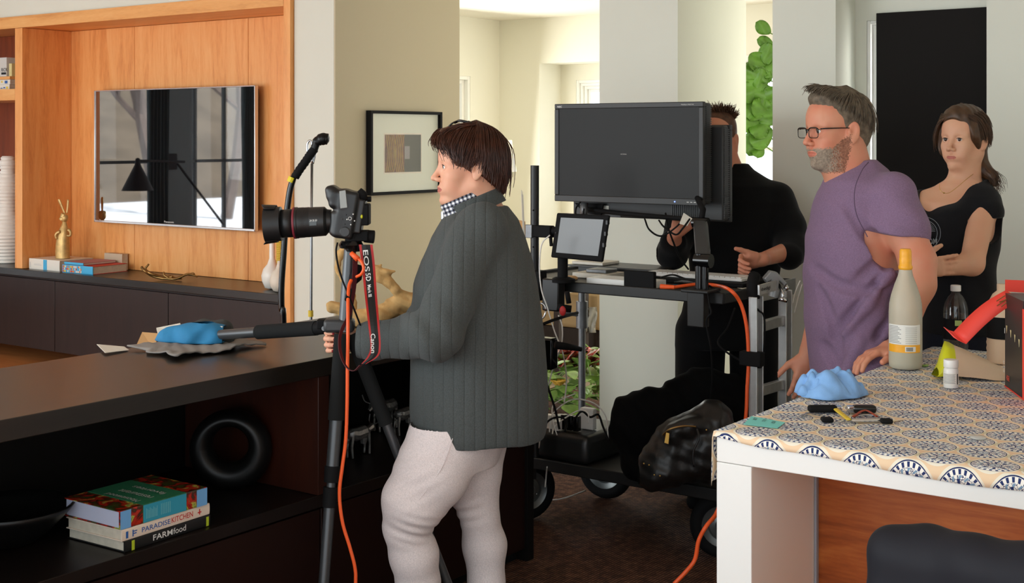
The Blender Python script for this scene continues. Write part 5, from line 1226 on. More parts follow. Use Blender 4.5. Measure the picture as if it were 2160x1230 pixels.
# crumpled microfibre cloth
def fold_cloth():
    p0 = onI(1750, 834); A = V(S36,-C36,0); B = V(C36,S36,0)
    def ridge(v, p=1.0): return .6*(.5+.5*math.cos(2*v))+.4*(1-abs(math.sin(v)))**p
    def layer(c, su, sv, H_, ph, rot, n=46):
        G = []; ca, sa = math.cos(rot), math.sin(rot)
        for i in range(n):
            row = []
            for j in range(n):
                u_, v_ = i/(n-1)*2-1, j/(n-1)*2-1; x, y = u_*math.sqrt(1-v_*v_/2), v_*math.sqrt(1-u_*u_/2); r_ = math.hypot(x, y)
                wx = x+.25*math.sin(y*3+ph); wy = y+.25*math.sin(x*2.6-ph)
                h = max(0, 1-r_**3.0)**.7*(.35+.40*ridge(wx*3.2+wy*1.2+ph, .8)+.25*ridge(wy*4.4-wx*2+ph*2, .9)+.10*ridge(wx*9+wy*5, 1)); h *= H_
                e = 1+.10*math.sin(math.atan2(y, x)*3+ph)+.05*math.sin(math.atan2(y, x)*7+ph)
                X_, Y_ = x*su*e, y*sv*e; row.append(c+A*(X_*ca-Y_*sa)+B*(X_*sa+Y_*ca)+V(0,0,.0025+h))
            G.append(row)
        return G
    m = MB(); m.sheet(layer(p0, .088, .075, .072, 1.3, 0), .002); m.sheet(layer(p0+A*(-.040)+V(0,0,.004), .052, .05, .055, 4.0, .6, 34), .002); m.sheet(layer(p0+A*.045+B*.03+V(0,0,.003), .050, .045, .055, 2.2, -.5, 34), .002)
    o = m.build('microfibre_cloth', M['clothb'], smooth=True)
    tag(o, 'crumpled light blue microfibre cloth on the left edge of the island', 'cloth')
fold_cloth()
# keys and small things
ks = thing('key_ring', 'bunch of car keys and fobs on a steel ring on the tablecloth', 'keys', onI(1780, 885))
def fob(px0, px1, py, h, r, mat, name='fob', dz=0):
    a, b_ = onI(px0, py+6), onI(px1, py+6); m = MB(); d = b_-a; n_ = d.cross(up).normalized()
    m.obox((a+b_)/2+V(0,0,h/2+dz), d/2, n_*r, V(0,0,h/2)); return m.build(name, mat, ks, bevel=min(h,r)*.45, seg=4)
fob(1732, 1757, 884, .011, .013, M['blackm']); fob(1857, 1882, 887, .011, .012, M['blackm'])
for pts, r, mt, nm in (([(1690,880),(1730,884)], .0014, 'steel', 'key_blade'), ([(1700,873),(1735,878)], .003, 'steel', 'key_blade'), ([(1885,893),(1905,890)], .0016, 'bronze', 'key_blade'), ([(1688,880),(1705,874)], .0035, 'steel', 'key_head')):
    m = MB(); m.tube([onI(*p)+V(0,0,.003) for p in pts], r, 8, flat=.4); m.build(nm, M[mt], ks)
m = MB(); m.tube([onI(1758,868)+V(0,0,.010), onI(1790,892)+V(0,0,.008)], .0065, 8, flat=.5); m.build('yellow_tag', M['yelltape'], ks, bevel=.001)
q = [onI(1830+28*math.cos(a), 885+7*math.sin(a))+V(0,0,.003) for a in np.linspace(0, 2*PI, 30)]
m = MB(); m.tube(q, .0022, 8); m.build('ring', M['chrome'], ks, smooth=True)
m = MB(); m.tube([onI(1795,892)+V(0,0,.005), onI(1855,891)+V(0,0,.005)], .0055, 12); m.build('silver_cylinder', M['chrome'], ks, smooth=True, angle=40)
m = MB(); m.tube(bez([onI(1800,884)+V(0,0,.006), onI(1825,876)+V(0,0,.012), onI(1850,884)+V(0,0,.006)], 5), .004, 8, flat=.5); m.build('leather_strap', M['redleather'], ks, smooth=True)
def lone(name, label, cat, px0, px1, py, h, r, mat, extra=None):
    a, b_ = onI(px0, py+8), onI(px1, py+8); t = thing(name, label, cat, (a+b_)/2); m = MB(); d = b_-a; n_ = d.cross(up).normalized()
    m.obox((a+b_)/2+V(0,0,h/2+.0008), d/2, n_*r, V(0,0,h/2)); m.build('case', mat, t, bevel=h*.42, seg=4)
    m = MB(); e = b_ if extra > 0 else a; m.obox(e+d.normalized()*.003*extra+V(0,0,h/2), d.normalized()*.008, n_*r*.7, V(0,0,h*.42)); m.build('metal_end', M['chrome'], t, bevel=.002); return t
lone('car_key', 'matte black car key fob nearest the blue cloth', 'key', 1704, 1766, 862, .017, .012, M['blackm'], 1)
lone('car_key', 'glossy black key fob with chrome end, right of the first fob', 'key', 1797, 1848, 864, .020, .013, M['blackg'], -1)
tag(MB().tube([onI(1824+6*math.cos(a), 828+3*math.sin(a))+V(0,0,.0015) for a in np.linspace(0, 5.4, 16)]+[onI(1815,838)+V(0,0,.002)], .0012, 6).build('wire_loop', M['black']), 'tiny black wire loop to the right of the blue cloth', 'wire')
cn = [onI(*p)+V(0,0,.0008) for p in ((1585,879),(1656,892),(1640,904.5),(1568,896))]
nt = thing('sticky_note', 'teal sticky note with handwriting at the left corner of the island', 'note', sum(cn, V(0,0,0))/4)
MB().prism(cn, (0,0,.0006)).build('paper', M['teal'], nt)
na, nb = (cn[3]-cn[0]).normalized(), (cn[1]-cn[0]).normalized()
for i, wd in enumerate(('TOR','SHOP TO','KIDS')): text_on('handwriting', wd, M['ink'], nt, cn[0]+nb*(.022+.026*i)+na*.012+V(0,0,.0008), na, -nb if False else nb*-1, .010, .026)
tag(MB().lathe([(0,0),(.017,0),(.018,.002),(.016,.005),(0,.006)], onI(2063, 925), n=28).build('round_lid', M['clearbag'], smooth=True), 'small round translucent lid lying on a medallion of the cloth', 'lid')
tag(MB().lathe([(0,0),(.016,0),(.016,.003),(0,.004)], onI(1952, 772), n=20, sx=.5).build('green_scrap', M['leaf2'], smooth=True), 'small green scrap on the cloth beside the frosted bottle', 'scrap')
# ================================================================ PEOPLE
class Head:
    # local frame: x forward, y to the head's left, z up; origin between the ears
    def __init__(s, c, fwd, sc=1.0, up0=(0,0,1), roll=0):
        f = unit(fwd); u = np.array(up0, float); u = unit(u-f*u.dot(f)); l = np.cross(u, f); s.R = np.stack([f, l, u], 1); s.c = np.array(c, float); s.s = sc
    def p(s, x, y, z): return s.c+s.R@np.array([x, y, z])*s.s
    def w(s, x, y, z): return Vector(to_world(s.p(x, y, z)[None])[0])
    def loc(s, C_): return ((C_-s.c)@s.R)/s.s
    def e(s, F_, c, r, k=.01, op='u', rot=None):
        R = s.R if rot is None else s.R@rot; F_.ell(s.p(*c), np.array(r)*s.s, R, k*s.s, op)
    def cn(s, F_, a, b, ra, rb=None, k=.01, op='u'): F_.cone(s.p(*a), s.p(*b), ra*s.s, (rb if rb else ra)*s.s, k*s.s, op)
def roty(a): c, s_ = math.cos(a), math.sin(a); return np.array([[c,0,s_],[0,1,0],[-s_,0,c]])
def rotz(a): c, s_ = math.cos(a), math.sin(a); return np.array([[c,-s_,0],[s_,c,0],[0,0,1]])
def head_sdf(F_, H, male=False, lean=0.0):
    E, Cn = H.e, H.cn; m = 1.0 if male else 0.0
    E(F_, (-.012,0,.043), (.100,.077,.088), .01)
    E(F_, (.040,0,.040), (.053,.060,.058), .03)
    E(F_, (.033,0,-.028), (.058,.056+.004*m,.080), .03)
    for y in (1,-1):
        Cn(F_, (-.008,.052*y,-.052), (.062,.016*y,-.104), .020, .017+.002*m, .025)
        E(F_, (.057,.041*y,-.026), (.026,.022,.024), .022)
        Cn(F_, (.079,.010*y,.024), (.066,.046*y,.020), .0095+.0015*m, .009, .014)
        E(F_, (.062,.030*y,-.060), (.026,.022,.026), .02)
    E(F_, (.077,0,-.103), (.018,.020,.016), .016)
    # sockets
    for y in (1,-1): E(F_, (.094,.031*y,.003), (.014,.017,.011), .014, 's')
    # nose
    Cn(F_, (.083,0,.014), (.111,0,-.030), .0072+.001*m, .0088+.0015*m, .012)
    E(F_, (.111,0,-.034), (.0110,.0095,.0080), .006)
    for y in (1,-1):
        E(F_, (.099,.0125*y,-.038), (.0115,.0065,.0075), .006)
        E(F_, (.104,.0062*y,-.0465), (.006,.0035,.004), .003, 's')
    # mouth
    E(F_, (.082,0,-.068), (.017,.028,.020), .012)
    Cn(F_, (.0965,.004,-.0625), (.087,.022,-.0665), .0045, .0026, .005); Cn(F_, (.0965,-.004,-.0625), (.087,-.022,-.0665), .0045, .0026, .005)
    Cn(F_, (.0935,.007,-.0735), (.0935,-.007,-.0735), .0056, .0056, .005); Cn(F_, (.0935,.006,-.0735), (.086,.019,-.0695), .005, .0025, .005); Cn(F_, (.0935,-.006,-.0735), (.086,-.019,-.0695), .005, .0025, .005)
    Cn(F_, (.1015,.0,-.0680), (.090,.025,-.0685), .0014, .001, .002, 's'); Cn(F_, (.1015,.0,-.0680), (.090,-.025,-.0685), .0014, .001, .002, 's')
    # eyelids with an almond opening
    for y in (1,-1):
        E(F_, (.0775,.031*y,.003), (.0142,.0156,.0134), .004)
        E(F_, (.0925,.031*y,.0022), (.012,.0152,.0068), .002, 's')
    # ears
    for y in (1,-1):
        R = rotz(-.42*y)@roty(-.15); q = lambda a, b, c: (a, b*y, c)
        E(F_, q(-.012,.083,-.002), (.019,.0055,.031), .006, rot=R)
        E(F_, q(-.007,.080,-.028), (.010,.0055,.011), .005, rot=R)
        E(F_, q(-.008,.0900,.002), (.0115,.0062,.020), .003, 's', rot=R)
        E(F_, q(.002,.080,-.004), (.006,.006,.009), .004)
def eyes(H, par, gaze=(1,0,0), iris='iris_brown', rot_sc=1.0):
    g = unit(gaze)
    for y, nm in ((1,'eye'), (-1,'eye')):
        m = MB(); c = np.array((.0775, .031*y, .003)); r = .0127; n = 20; up_ = np.array((0,0,1.)); a = np.cross(up_, g); a = unit(a); b = np.cross(g, a)
        vs = []; 
        for i in range(n+1):
            t = PI*i/n
            for k in range(24):
                q = 2*PI*k/24; vs.append(H.w(*(c+r*(g*math.cos(t)+(a*math.cos(q)+b*math.sin(q))*math.sin(t)))))
        for i in range(n):
            m.mi = 2 if i < 2 else (1 if i < 4 else 0)
            m.add([vs[i*24+k] for k in range(24)]+[vs[(i+1)*24+k] for k in range(24)], [(k, (k+1)%24, 24+(k+1)%24, 24+k) for k in range(24)])
        m.build(nm, [M['eyewhite'], M[iris], M['blackg']], par, smooth=True)
        m = MB(); pts = []
        for t in np.linspace(-1, 1, 11):
            yy = .031*y+.0136*t; zz_ = .003+.0064*math.sqrt(max(0, 1-t*t))-.0004; xx = .0775+math.sqrt(max(1e-6, .0150**2-(yy-.031*y)**2-(zz_-.003)**2)); pts.append(H.w(xx-.0008, yy, zz_))
        m.tube(pts, [.0005+.0009*math.sin(PI*i/10) for i in range(11)], 6); m.build('eyelashes', M['lash'], par)
def brow(H, par, mat, th=.0035, z=.026, arch=.004, n=70, seed=1, tilt=0):
    rn = random.Random(seed)
    for y in (1,-1):
        m = MB()
        for i in range(n):
            t = rn.random(); yy = (.010+.038*t)*y; x = .0945-.004*t-.015*t*t; zz_ = z+arch*math.sin(PI*min(1,t*1.1))-.004*t+rn.uniform(-th,th)*(1-.6*t)*.7
            a = H.w(x+.001, yy, zz_); b = H.w(x-.0015, yy+.006*y, zz_+.0015*(1-t)); m.tube([a, (a+b)/2+(H.w(x+.004,yy,zz_)-a)*.2, b], [.0006,.0005,.0002], 3)
        m.build('eyebrow', mat, par)
def strands(H, guides, n, r=.0014, jit=.004, seed=3, clump=1.0, crown=None):
    n = int(n*2.0); r *= .62
    if crown is not None: guides = [[crown]+list(g) for g in guides]
    # guides: list of rows of polylines (local coords, same count); strands interpolate between neighbouring guides
    rn = random.Random(seed); m = MB()
    for i in range(n):
        g = rn.random()*(len(guides)-1); k = min(int(g), len(guides)-2); t = g-k; A = np.array(guides[k], float); B = np.array(guides[k+1], float)
        pts = A*(1-t)+B*t; N = len(pts); j = np.array([rn.gauss(0, jit) for _ in range(3)]); j2 = np.array([rn.gauss(0, jit) for _ in range(3)]); cut = rn.uniform(.66, 1.0)
        q = [pts[a]+j*(.3+.7*a/(N-1))+j2*(a/(N-1))**2 for a in range(N)]
        w_ = bez([H.w(*p) for p in q], 4); w_ = w_[:max(4, int(len(w_)*cut))]; L = len(w_)
        m.tube(w_, [r*(.5+.8*math.sin(PI*min(.99, .12+.88*a/(L-1))))*clump+.0002 for a in range(L)], 4, cap=False)
    return m
def hand_sdf(F_, W_, D, N, T, sc=1.0, curl=(.3,.5,.4), spread=.10, thumb=(.5,.6,.2), tcurl=.3, curls=None):
    # W_ wrist, D towards the knuckles, N palm side, T thumb side
    D, N, T = unit(D), unit(N), unit(T); T = unit(T-D*T.dot(D)); N = unit(N-D*N.dot(D)-T*N.dot(T)); g = lambda d, t, n: np.array(W_)+(D*d+T*t+N*n)*sc
    F_.cone(g(-.01,0,0), g(.03,0,0), .024*sc, .026*sc, .012)
    for t in (-.026,-.009,.009,.026): F_.cone(g(.025,t*.7,0), g(.082,t*1.05,-.001), .0145*sc, .0115*sc, .012)
    F_.cone(g(.03,.02,.008), g(.055,.032,.010), .015*sc, .013*sc, .012)
    tips = []
    for i, (t, L, r) in enumerate(((.030,.072,.0088),(.0105,.080,.0090),(-.0095,.074,.0086),(-.028,.058,.0078))):
        c = curls[i] if curls else curl; a = 0; p = g(.084, t, 0); sp = spread*(1.5-i)/1.5
        for fr_, ca, rr_ in ((.44, c[0], 1.0), (.31, c[1], .92), (.25, c[2], .82)):
            a += ca; d = D*math.cos(a)+N*math.sin(a); d = unit(d+T*sp*.6*math.cos(a)); q = p+d*L*fr_*sc; F_.cone(p, q, r*sc*rr_*1.06, r*sc*rr_*.95, .004); p = q
        tips.append((p, d, r*sc*.8))
    d = unit(D*thumb[0]+T*thumb[1]+N*thumb[2]); p = g(.025,.026,.006); q = p+d*.040*sc; F_.cone(p, q, .0145*sc, .0115*sc, .010)
    d2 = unit(d*(1-tcurl)+D*tcurl); r_ = q+d2*.030*sc; F_.cone(q, r_, .0112*sc, .0098*sc, .004); d3 = unit(d2*(1-tcurl)+(D+N*.4)*tcurl); e = r_+d3*.022*sc; F_.cone(r_, e, .0098*sc, .0080*sc, .004)
    tips.append((e, d3, .0085*sc)); return tips, (D, N, T)
def px2(D): return lambda px, py, dd=0.0: fr(px, py, D+dd)
def rows2(D, R, cd=0.0):            # (y px, x left px, x right px, half depth m[, depth offset]) -> loft rows
    out = []
    for r in R:
        a, b = fr(r[1], r[0], D), fr(r[2], r[0], D); out.append((a[2], (a[0]+b[0])/2, D+cd+(r[4] if len(r) > 4 else 0), (b[0]-a[0])/2, r[3]))
    return out
def inbox(lo, hi): lo, hi = np.array(lo), np.array(hi); return lambda c: ((c >= lo) & (c <= hi)).all(1)
def box_at(c, r): c = np.array(c); return c-r, c+r
def skin_obj(name, mats, build, lo, hi, fine, h0=.005, h1=.0024, parent=None, zones=None):
    # one body surface, evaluated finely inside the `fine` boxes (head, hands) and coarser elsewhere
    f0 = Field(lo, hi, h0); build(f0); boxes = []
    parts = []
    for b in fine:
        hh = b[2] if len(b) > 2 else h1
        F_ = Field(np.array(b[0])-3*hh, np.array(b[1])+3*hh, hh); build(F_); parts.append((F_, inbox(b[0], b[1])))
    parts.insert(0, (f0, lambda c: ~np.any([inbox(b[0]+h0*1.6, b[1]-h0*1.6)(c) for b in fine], axis=0)))
    return sdf_obj(name, parts, mats, parent, zones)
def shoe(parent, ankle, fwd, mat):
    a = np.array(ankle); f = unit(fwd); F_ = Field((a[0]-.30, a[1]-.30, -.01), (a[0]+.30, a[1]+.30, .16), .007)
    F_.cone((a[0],a[1],.10), (a[0],a[1],.05), .045, .048, .03); p = A3(a[0], a[1], .045)-f*.03; F_.cone(p, A3(a[0],a[1],.040)+f*.17, .043, .036, .03); F_.halfspace((a[0],a[1],.006), (0,0,-1), R=.4)
    return sdf_obj('shoe', [(F_, None)], mat, parent)
def knit(name, rgb, ribs=0.0, dark=.8, sc=900):
    t = NT(name); c = s2l(rgb); n = t.noise(t.co(), sc*.35, 3); n2 = t.noise(t.co(), 6, 3)
    col = t.ramp(n, [(.3, tuple(x*dark for x in c[:3])+(1,)), (.7, tuple(min(1,x*1.35) for x in c[:3])+(1,))])
    t.set(color=t.mix(.3, col, c), rough=.95, spec=.15, sheen=.08)
    if ribs:
        x, y, z = t.xyz(t.co(rot=(0,0,math.radians(54)))); s_ = t.math('SINE', t.math('MULTIPLY', x, 2*PI/ribs)); s_ = t.math('POWER', t.math('ABSOLUTE', s_), .25)
        t.bump(t.math('ADD', t.math('MULTIPLY', s_, 1.0), t.math('MULTIPLY', n, .35)), .9, .004)
    else: t.bump(t.math('ADD', t.math('MULTIPLY', n2, 1.0), t.math('MULTIPLY', n, .15)), .35, .006)
    return t.m
def skin_mat(name, rgb, red=.12):
    t = NT(name); c = s2l(rgb); n = t.noise(t.co(), 14, 4); n2 = t.noise(t.co(), 220, 2)
    a = (c[0], c[1]*(1-red), c[2]*(1-red), 1); t.set(color=t.ramp(n, [(.35, c), (.68, a)]), rough=.5, spec=.35, sss=.12); t.b.inputs['Subsurface Radius'].default_value = (1,.35,.2); t.b.inputs['Subsurface Scale'].default_value = .004
    t.bump(n2, .12, .0008); return t.m
M['skinw'] = skin_mat('fair_skin', (232, 178, 148)); M['skinm'] = skin_mat('ruddy_skin', (214, 150, 120), .18); M['skiny'] = skin_mat('light_skin', (222, 172, 140), .1)
M['lip'] = skin_mat('lips', (188, 112, 98)); M['lipm'] = skin_mat('lips_pale', (196, 122, 100)); M['beard'] = plain('brown_stubble', (150, 102, 80), .9, var=.35, vs=160, bump=.9, bs=420, bd=.003)
M['beardg'] = plain('grey_stubble', (158, 142, 124), .9, var=.3, vs=160, bump=.9, bs=420, bd=.003); M['eyewhite'] = plain('eye_white', (236, 230, 224), .2); M['iris_brown'] = plain('iris_brown', (74, 46, 28), .2); M['iris_grey'] = plain('iris_grey', (96, 108, 104), .2); M['lash'] = plain('lashes', (28, 18, 14), .7)
M['hairw'] = plain('auburn_hair', (66, 32, 17), .40, spec=.5, var=.4, vs=40); M['hairm'] = plain('greying_hair', (104, 92, 76), .7, var=.45, vs=60); M['hairy'] = plain('brown_hair', (74, 50, 30), .5, var=.4, vs=40); M['hairb'] = plain('short_brown_hair', (92, 62, 42), .7, var=.4, vs=50)
M['sweater'] = knit('charcoal_ribbed_knit', (76, 80, 79), .062); M['pants'] = knit('off_white_denim', (222, 210, 208), 0, .96); M['tee'] = knit('faded_purple_jersey', (128, 104, 130), 0, .88); M['blackknit'] = knit('black_wool', (16, 16, 17), 0, .8); M['blacktee'] = knit('black_jersey', (24, 25, 28), 0, .85); M['navy'] = knit('dark_denim', (24, 27, 38), 0, .8); M['nail'] = plain('red_nail_polish', (150, 22, 34), .2)
def gingham():
    t = NT('gingham_check'); x, y, z = t.xyz(t.co(rot=(0,0,math.radians(54)))); a = t.math('GREATER_THAN', t.math('SINE', t.math('MULTIPLY', t.math('ADD', x, t.math('MULTIPLY', z, .4)), 2*PI/.014)), 0); b = t.math('GREATER_THAN', t.math('SINE', t.math('MULTIPLY', t.math('SUBTRACT', z, t.math('MULTIPLY', x, .4)), 2*PI/.014)), 0)
    t.set(color=t.ramp(t.math('MULTIPLY', t.math('ADD', a, b), .5), [(.2, s2l((20,22,34))), (.5, s2l((120,124,138))), (.8, s2l((240,240,240)))], 'CONSTANT'), rough=.9); return t.m
M['gingham'] = gingham()
def folds(fn):      # displacement closure in frame coordinates
    return fn
# ---------------------------------------------------------------- woman at the camera
def woman():
    D = 4.05; q = px2(D); ps = thing('person', 'woman with short auburn hair in charcoal ribbed cardigan and off-white trousers holding the tripod', 'person', Vector(to_world(A3(q(985, 600)[0], D, 0)[None])[0]))
    H = Head(q(990, 353), (-1, -.20, .0), .97)
    sh, el, wr = q(1014, 474, -.15), q(918, 706, -.27), q(758, 720, -.035)
    lh, rh = q(945, 940, -.09), q(1010, 940, .09)
    hd_, hn, ht = (-1, .10, -.02), (.1, -1, .0), (-.02, .1, 1)
    curls = ((1.0,1.1,.5),)*4
    tips_ = {}
    def body(F_):
        head_sdf(F_, H)
        F_.cone(q(1008, 372), q(1018, 440), .050, .062, .03)
        F_.loft(rows2(D, [(440,975,1068,.07),(480,930,1098,.15),(560,895,1120,.165),(700,885,1128,.17),(850,890,1125,.17),(905,905,1070,.15)]), .02)
        F_.chain([sh, el, wr], [.050, .040, .027], .03); F_.chain([q(1000,480,.13), q(960,640,.22), q(900,700,.10)], [.05,.04,.03], .03)
        F_.chain([q(945,930,-.09), q(873,1058,-.13), q(857,1110,-.12), q(882,1230,-.08), q(892,1345,-.06)], [.08,.06,.045,.042,.034], .01); F_.chain([q(1003,940,.09), q(1003,1048,.10), q(1011,1085,.10), q(1026,1230,.12), q(1020,1345,.12)], [.07,.05,.040,.038,.032], .01)
        tips_['t'] = hand_sdf(F_, wr, hd_, hn, ht, .92, curls=((.9,1.3,.7),(.95,1.35,.7),(.95,1.3,.7),(.9,1.2,.7)), spread=.06, thumb=(.7,.5,.6), tcurl=.3)
    def zones(c):
        L = H.loc(c); lip = (((L[:,0]-.094)/.016)**2+(L[:,1]/.026)**2+((L[:,2]+.0690)/.0085)**2 < 1) & (L[:,0] > .084); return lip.astype(int)
    skin_obj('body', [M['skinw'], M['lip']], body, (q(780,0)[0]-.05, D-.45, -.01), (q(1170,0)[0], D+.42, 1.76), [box_at(H.c, .155)+(.0022,), (wr-A3(.14,.10,.10), wr+A3(.03,.13,.11), .0022)], parent=ps, zones=zones)
    eyes(H, ps, (1, .02, -.03)); brow(H, ps, M['hairw'], .0016, .026, .005, 50)
    for p, d, r in tips_['t'][0][:4]:
        v = Vector(to_world((p+A3(-.35,-.75,-.1)*r)[None])[0]); MB().ball(v, r*.66, 8).build('fingernail', M['nail'], ps, smooth=True)
    # hair
    hf = Field(*box_at(H.c, .17), .003); H_e = H.e
    H_e(hf, (-.020,0,.046), (.103,.085,.096), .01); H_e(hf, (-.062,0,.005), (.062,.072,.085), .03); H_e(hf, (.045,0,.092), (.062,.062,.040), .03); H_e(hf, (-.086,0,-.055), (.034,.040,.045), .02); H_e(hf, (.015,.060,.035), (.055,.028,.050), .03); H_e(hf, (.015,-.060,.035), (.055,.028,.050), .03)
    H_e(hf, (.105,0,-.02), (.060,.10,.098), .012, 's'); H_e(hf, (.052,.085,-.050), (.062,.05,.058), .02, 's'); H_e(hf, (.052,-.085,-.050), (.062,.05,.058), .02, 's'); H_e(hf, (-.012,.098,-.016), (.024,.022,.034), .01, 's')
    H_e(hf, (.03,0,-.10), (.085,.10,.055), .01, 's')
    def dsp(X, Y, Z):
        u = (X-H.c[0]); v = (Y-H.c[1]); w_ = (Z-H.c[2]); a = np.arctan2(w_, u); return .0010*np.sin(a*34+v*30)
    hf.disp(dsp)
    ex = MB(); guides = [[(.075,.0,.112),(.098,.012,.100),(.108,.03,.075),(.100,.045,.062)], [(.06,.03,.115),(.085,.052,.098),(.090,.066,.065),(.070,.075,.035)], [(.02,.05,.118),(.045,.078,.085),(.055,.084,.045),(.050,.084,.008)], [(-.02,.05,.125),(.0,.086,.08),(.018,.092,.03),(.030,.088,-.012)], [(-.02,.05,.125),(-.015,.090,.08),(-.014,.098,.04),(-.004,.096,.018)], [(-.05,.045,.12),(-.05,.090,.07),(-.050,.096,.0),(-.045,.082,-.05)], [(-.08,.03,.11),(-.095,.070,.06),(-.095,.072,-.02),(-.088,.05,-.085)], [(-.09,0,.10),(-.122,.02,.05),(-.122,.02,-.03),(-.108,.015,-.095)]]
    e1 = strands(H, guides, 620, .0016, .0075, 3, crown=(-.02,.005,.143)); g2 = [[(.06,-.02,.116),(.092,-.02,.108),(.109,-.005,.088),(.106,.012,.070)], [(.075,.0,.112),(.100,.012,.104),(.109,.03,.080),(.101,.045,.060)]]
    e2 = strands(H, [[(-.01,.05,.136),(.02,.052,.133),(.05,.05,.124),(.086,.05,.100),(.092,.06,.072)],[(.0,.03,.140)]+list(g2[1]), [(.0,.0,.142)]+list(g2[0]), [(.0,-.03,.138)]+[(x,y-.02,z) for x,y,z in g2[0]]], 260, .0016, .006, 9); ex.v = e1.v+e2.v; ex.f = e1.f+[[i+len(e1.v) for i in f] for f in e2.f]
    sdf_obj('hair', [(hf, None)], M['hairw'], ps, extra=ex)
    cl = MB(); a = H.w(.045,.025,.138); cl.tube(bez([H.w(.045,.0,.140), H.w(.035,.03,.146), H.w(.0,.05,.138)], 5), .004, 8); cl.tube(bez([H.w(.075,.01,.118), H.w(.06,.02,.136), H.w(.045,.02,.144)], 5), .0028, 6); cl.build('hair_clip', M['blackg'], ps, smooth=True)
    # cardigan
    sw = Field((q(700,0)[0]-.02, D-.45, fr(0,930,D)[2]), (q(1175,0)[0], D+.42, fr(0,380,D)[2]), .005)
    sw.loft(rows2(D, [(436,972,1072,.085),(446,955,1080,.12),(462,934,1094,.15),(500,908,1110,.19),(550,887,1126,.205),(600,874,1136,.21),(650,868,1142,.21),(720,866,1150,.21),(800,863,1156,.215),(860,862,1158,.22),(900,865,1154,.22),(916,872,1150,.215)]), .02)
    wl_ = wr+(el-wr)*.22; sw.chain([sh+A3(.0,0,-.01), el, wl_], [.078, .074, .054], .022); sw.cone(wl_, wr+A3(-.005,0,.0), .054, .050, .02)
    sw.chain([q(1005,485,.13), q(930,640,.20), q(880,690,.12)], [.08,.07,.055], .04)
    sw.halfspace(wr+A3(-.004,0,0), (-1,0,.05), R=.10); sw.cone(q(880,700,-.16), q(985,765,-.16), .010, .016, .03, 's')
    def dsp(X, Y, Z):
        g = np.exp(-(((X-el[0]+.02)/.10)**2+((Z-el[2])/.10)**2)); low = 1/(1+np.exp((Z-1.0)/.03)); return .006*np.sin((X*.8+Z*.6)*75+Y*8)*g+.004*np.sin(X*38+Z*9)*np.exp(-((Z-1.25)/.25)**2)-.003*np.sin(X*26+1.5+Y*6)*low
    sw.disp(dsp)
    cg = sdf_obj('cardigan', [(sw, None)], M['sweater'], ps)
    def ring(name, mat, c, r1, r2, ax, h, th, dz=0):
        ax = Vector(ax).normalized(); m = MB(); cc = Vector(c); u = ax.cross(V(C36,S36,0)).normalized(); w_ = ax.cross(u).normalized(); G = []
        for i in range(49):
            a = 2*PI*i/48; d = u*math.cos(a)*r1+w_*math.sin(a)*r2; G.append([cc+d*1.04-ax*h/2, cc+d*1.0, cc+d*.99+ax*h/2, cc+d*(.99-th/r1)+ax*(h/2+.002), cc+d*(.97-th/r1)-ax*h/2])
        m.sheet(G); return m.build(name, mat, ps, smooth=True)
    rx = V(S36,-C36,0)
    ring('collar', M['sweater'], Vector(to_world(q(1002, 432)[None])[0]), .090, .082, V(0,0,.93)-rx*.37, .044, .010); ring('shirt_collar', M['gingham'], Vector(to_world(q(983, 426)[None])[0]), .078, .068, V(0,0,.91)-rx*.40, .040, .004)
    # stitched shirt tail
    m = MB(); 
    for i in range(38):
        x = 955+i*4.6; y = 920+(2 if x < 1060 else -(x-1060)*.28); m.obox(Vector(to_world(fr(x, y, D-.205+.00004*(x-1010)**2)[None])[0]), rx*.0016, V(C36,S36,0)*.003, V(0,0,.003))
    m.build('hem_stitching', M['gingham'], ps)
    # trousers
    tr = Field((q(795,0)[0]-.03, D-.30, .05), (q(1100,0)[0]+.03, D+.30, fr(0,880,D)[2]), .005)
    tr.loft(rows2(D, [(885,880,1090,.16),(930,872,1066,.17),(975,880,1050,.15)]), .03)
    tr.chain([q(945,925,-.09), q(912,995,-.11), q(873,1058,-.13), q(857,1110,-.12), q(873,1170,-.10), q(882,1230,-.08), q(892,1345,-.06)], [.122,.110,.094,.067,.071,.064,.043], .02)
    tr.chain([q(1005,925,.09), q(1003,1000,.09), q(1003,1048,.10), q(1011,1085,.10), q(1022,1150,.12), q(1026,1230,.12), q(1020,1345,.12)], [.10,.078,.070,.059,.067,.056,.042], .02)
    def dsp(X, Y, Z):
        k1 = q(860,1105,-.12); g = np.exp(-((Z-k1[2])/.045)**2)*np.exp(-((X-k1[0]-.03)/.06)**2); k2 = q(1000,1085); g2_ = np.exp(-((Z-k2[2])/.05)**2)*np.exp(-((X-k2[0]+.03)/.05)**2); t = np.exp(-((Z-fr(0,970,D)[2])/.08)**2)*np.exp(-((X-q(880,0)[0])/.07)**2)
        return .004*np.sin((Z+X*.35)*190)*g+.004*np.sin((Z-X*.3)*170)*g2_+.0022*np.sin((Z-X*.45)*150)*t
    tr.disp(dsp); sdf_obj('trousers', [(tr, None)], M['pants'], ps)
    m = MB(); m.tube(bez([Vector(to_world(q(*p)[None])[0]) for p in ((955,925,-.213),(930,990,-.22),(880,1060,-.222),(862,1085,-.20))], 6), .0012, 5); m.build('seam', M['pants'], ps)
    shoe(ps, q(892,1350,-.06), (-1,-.1,0), M['blackm']); shoe(ps, q(1020,1350,.12), (-1,.1,0), M['blackm'])
woman()
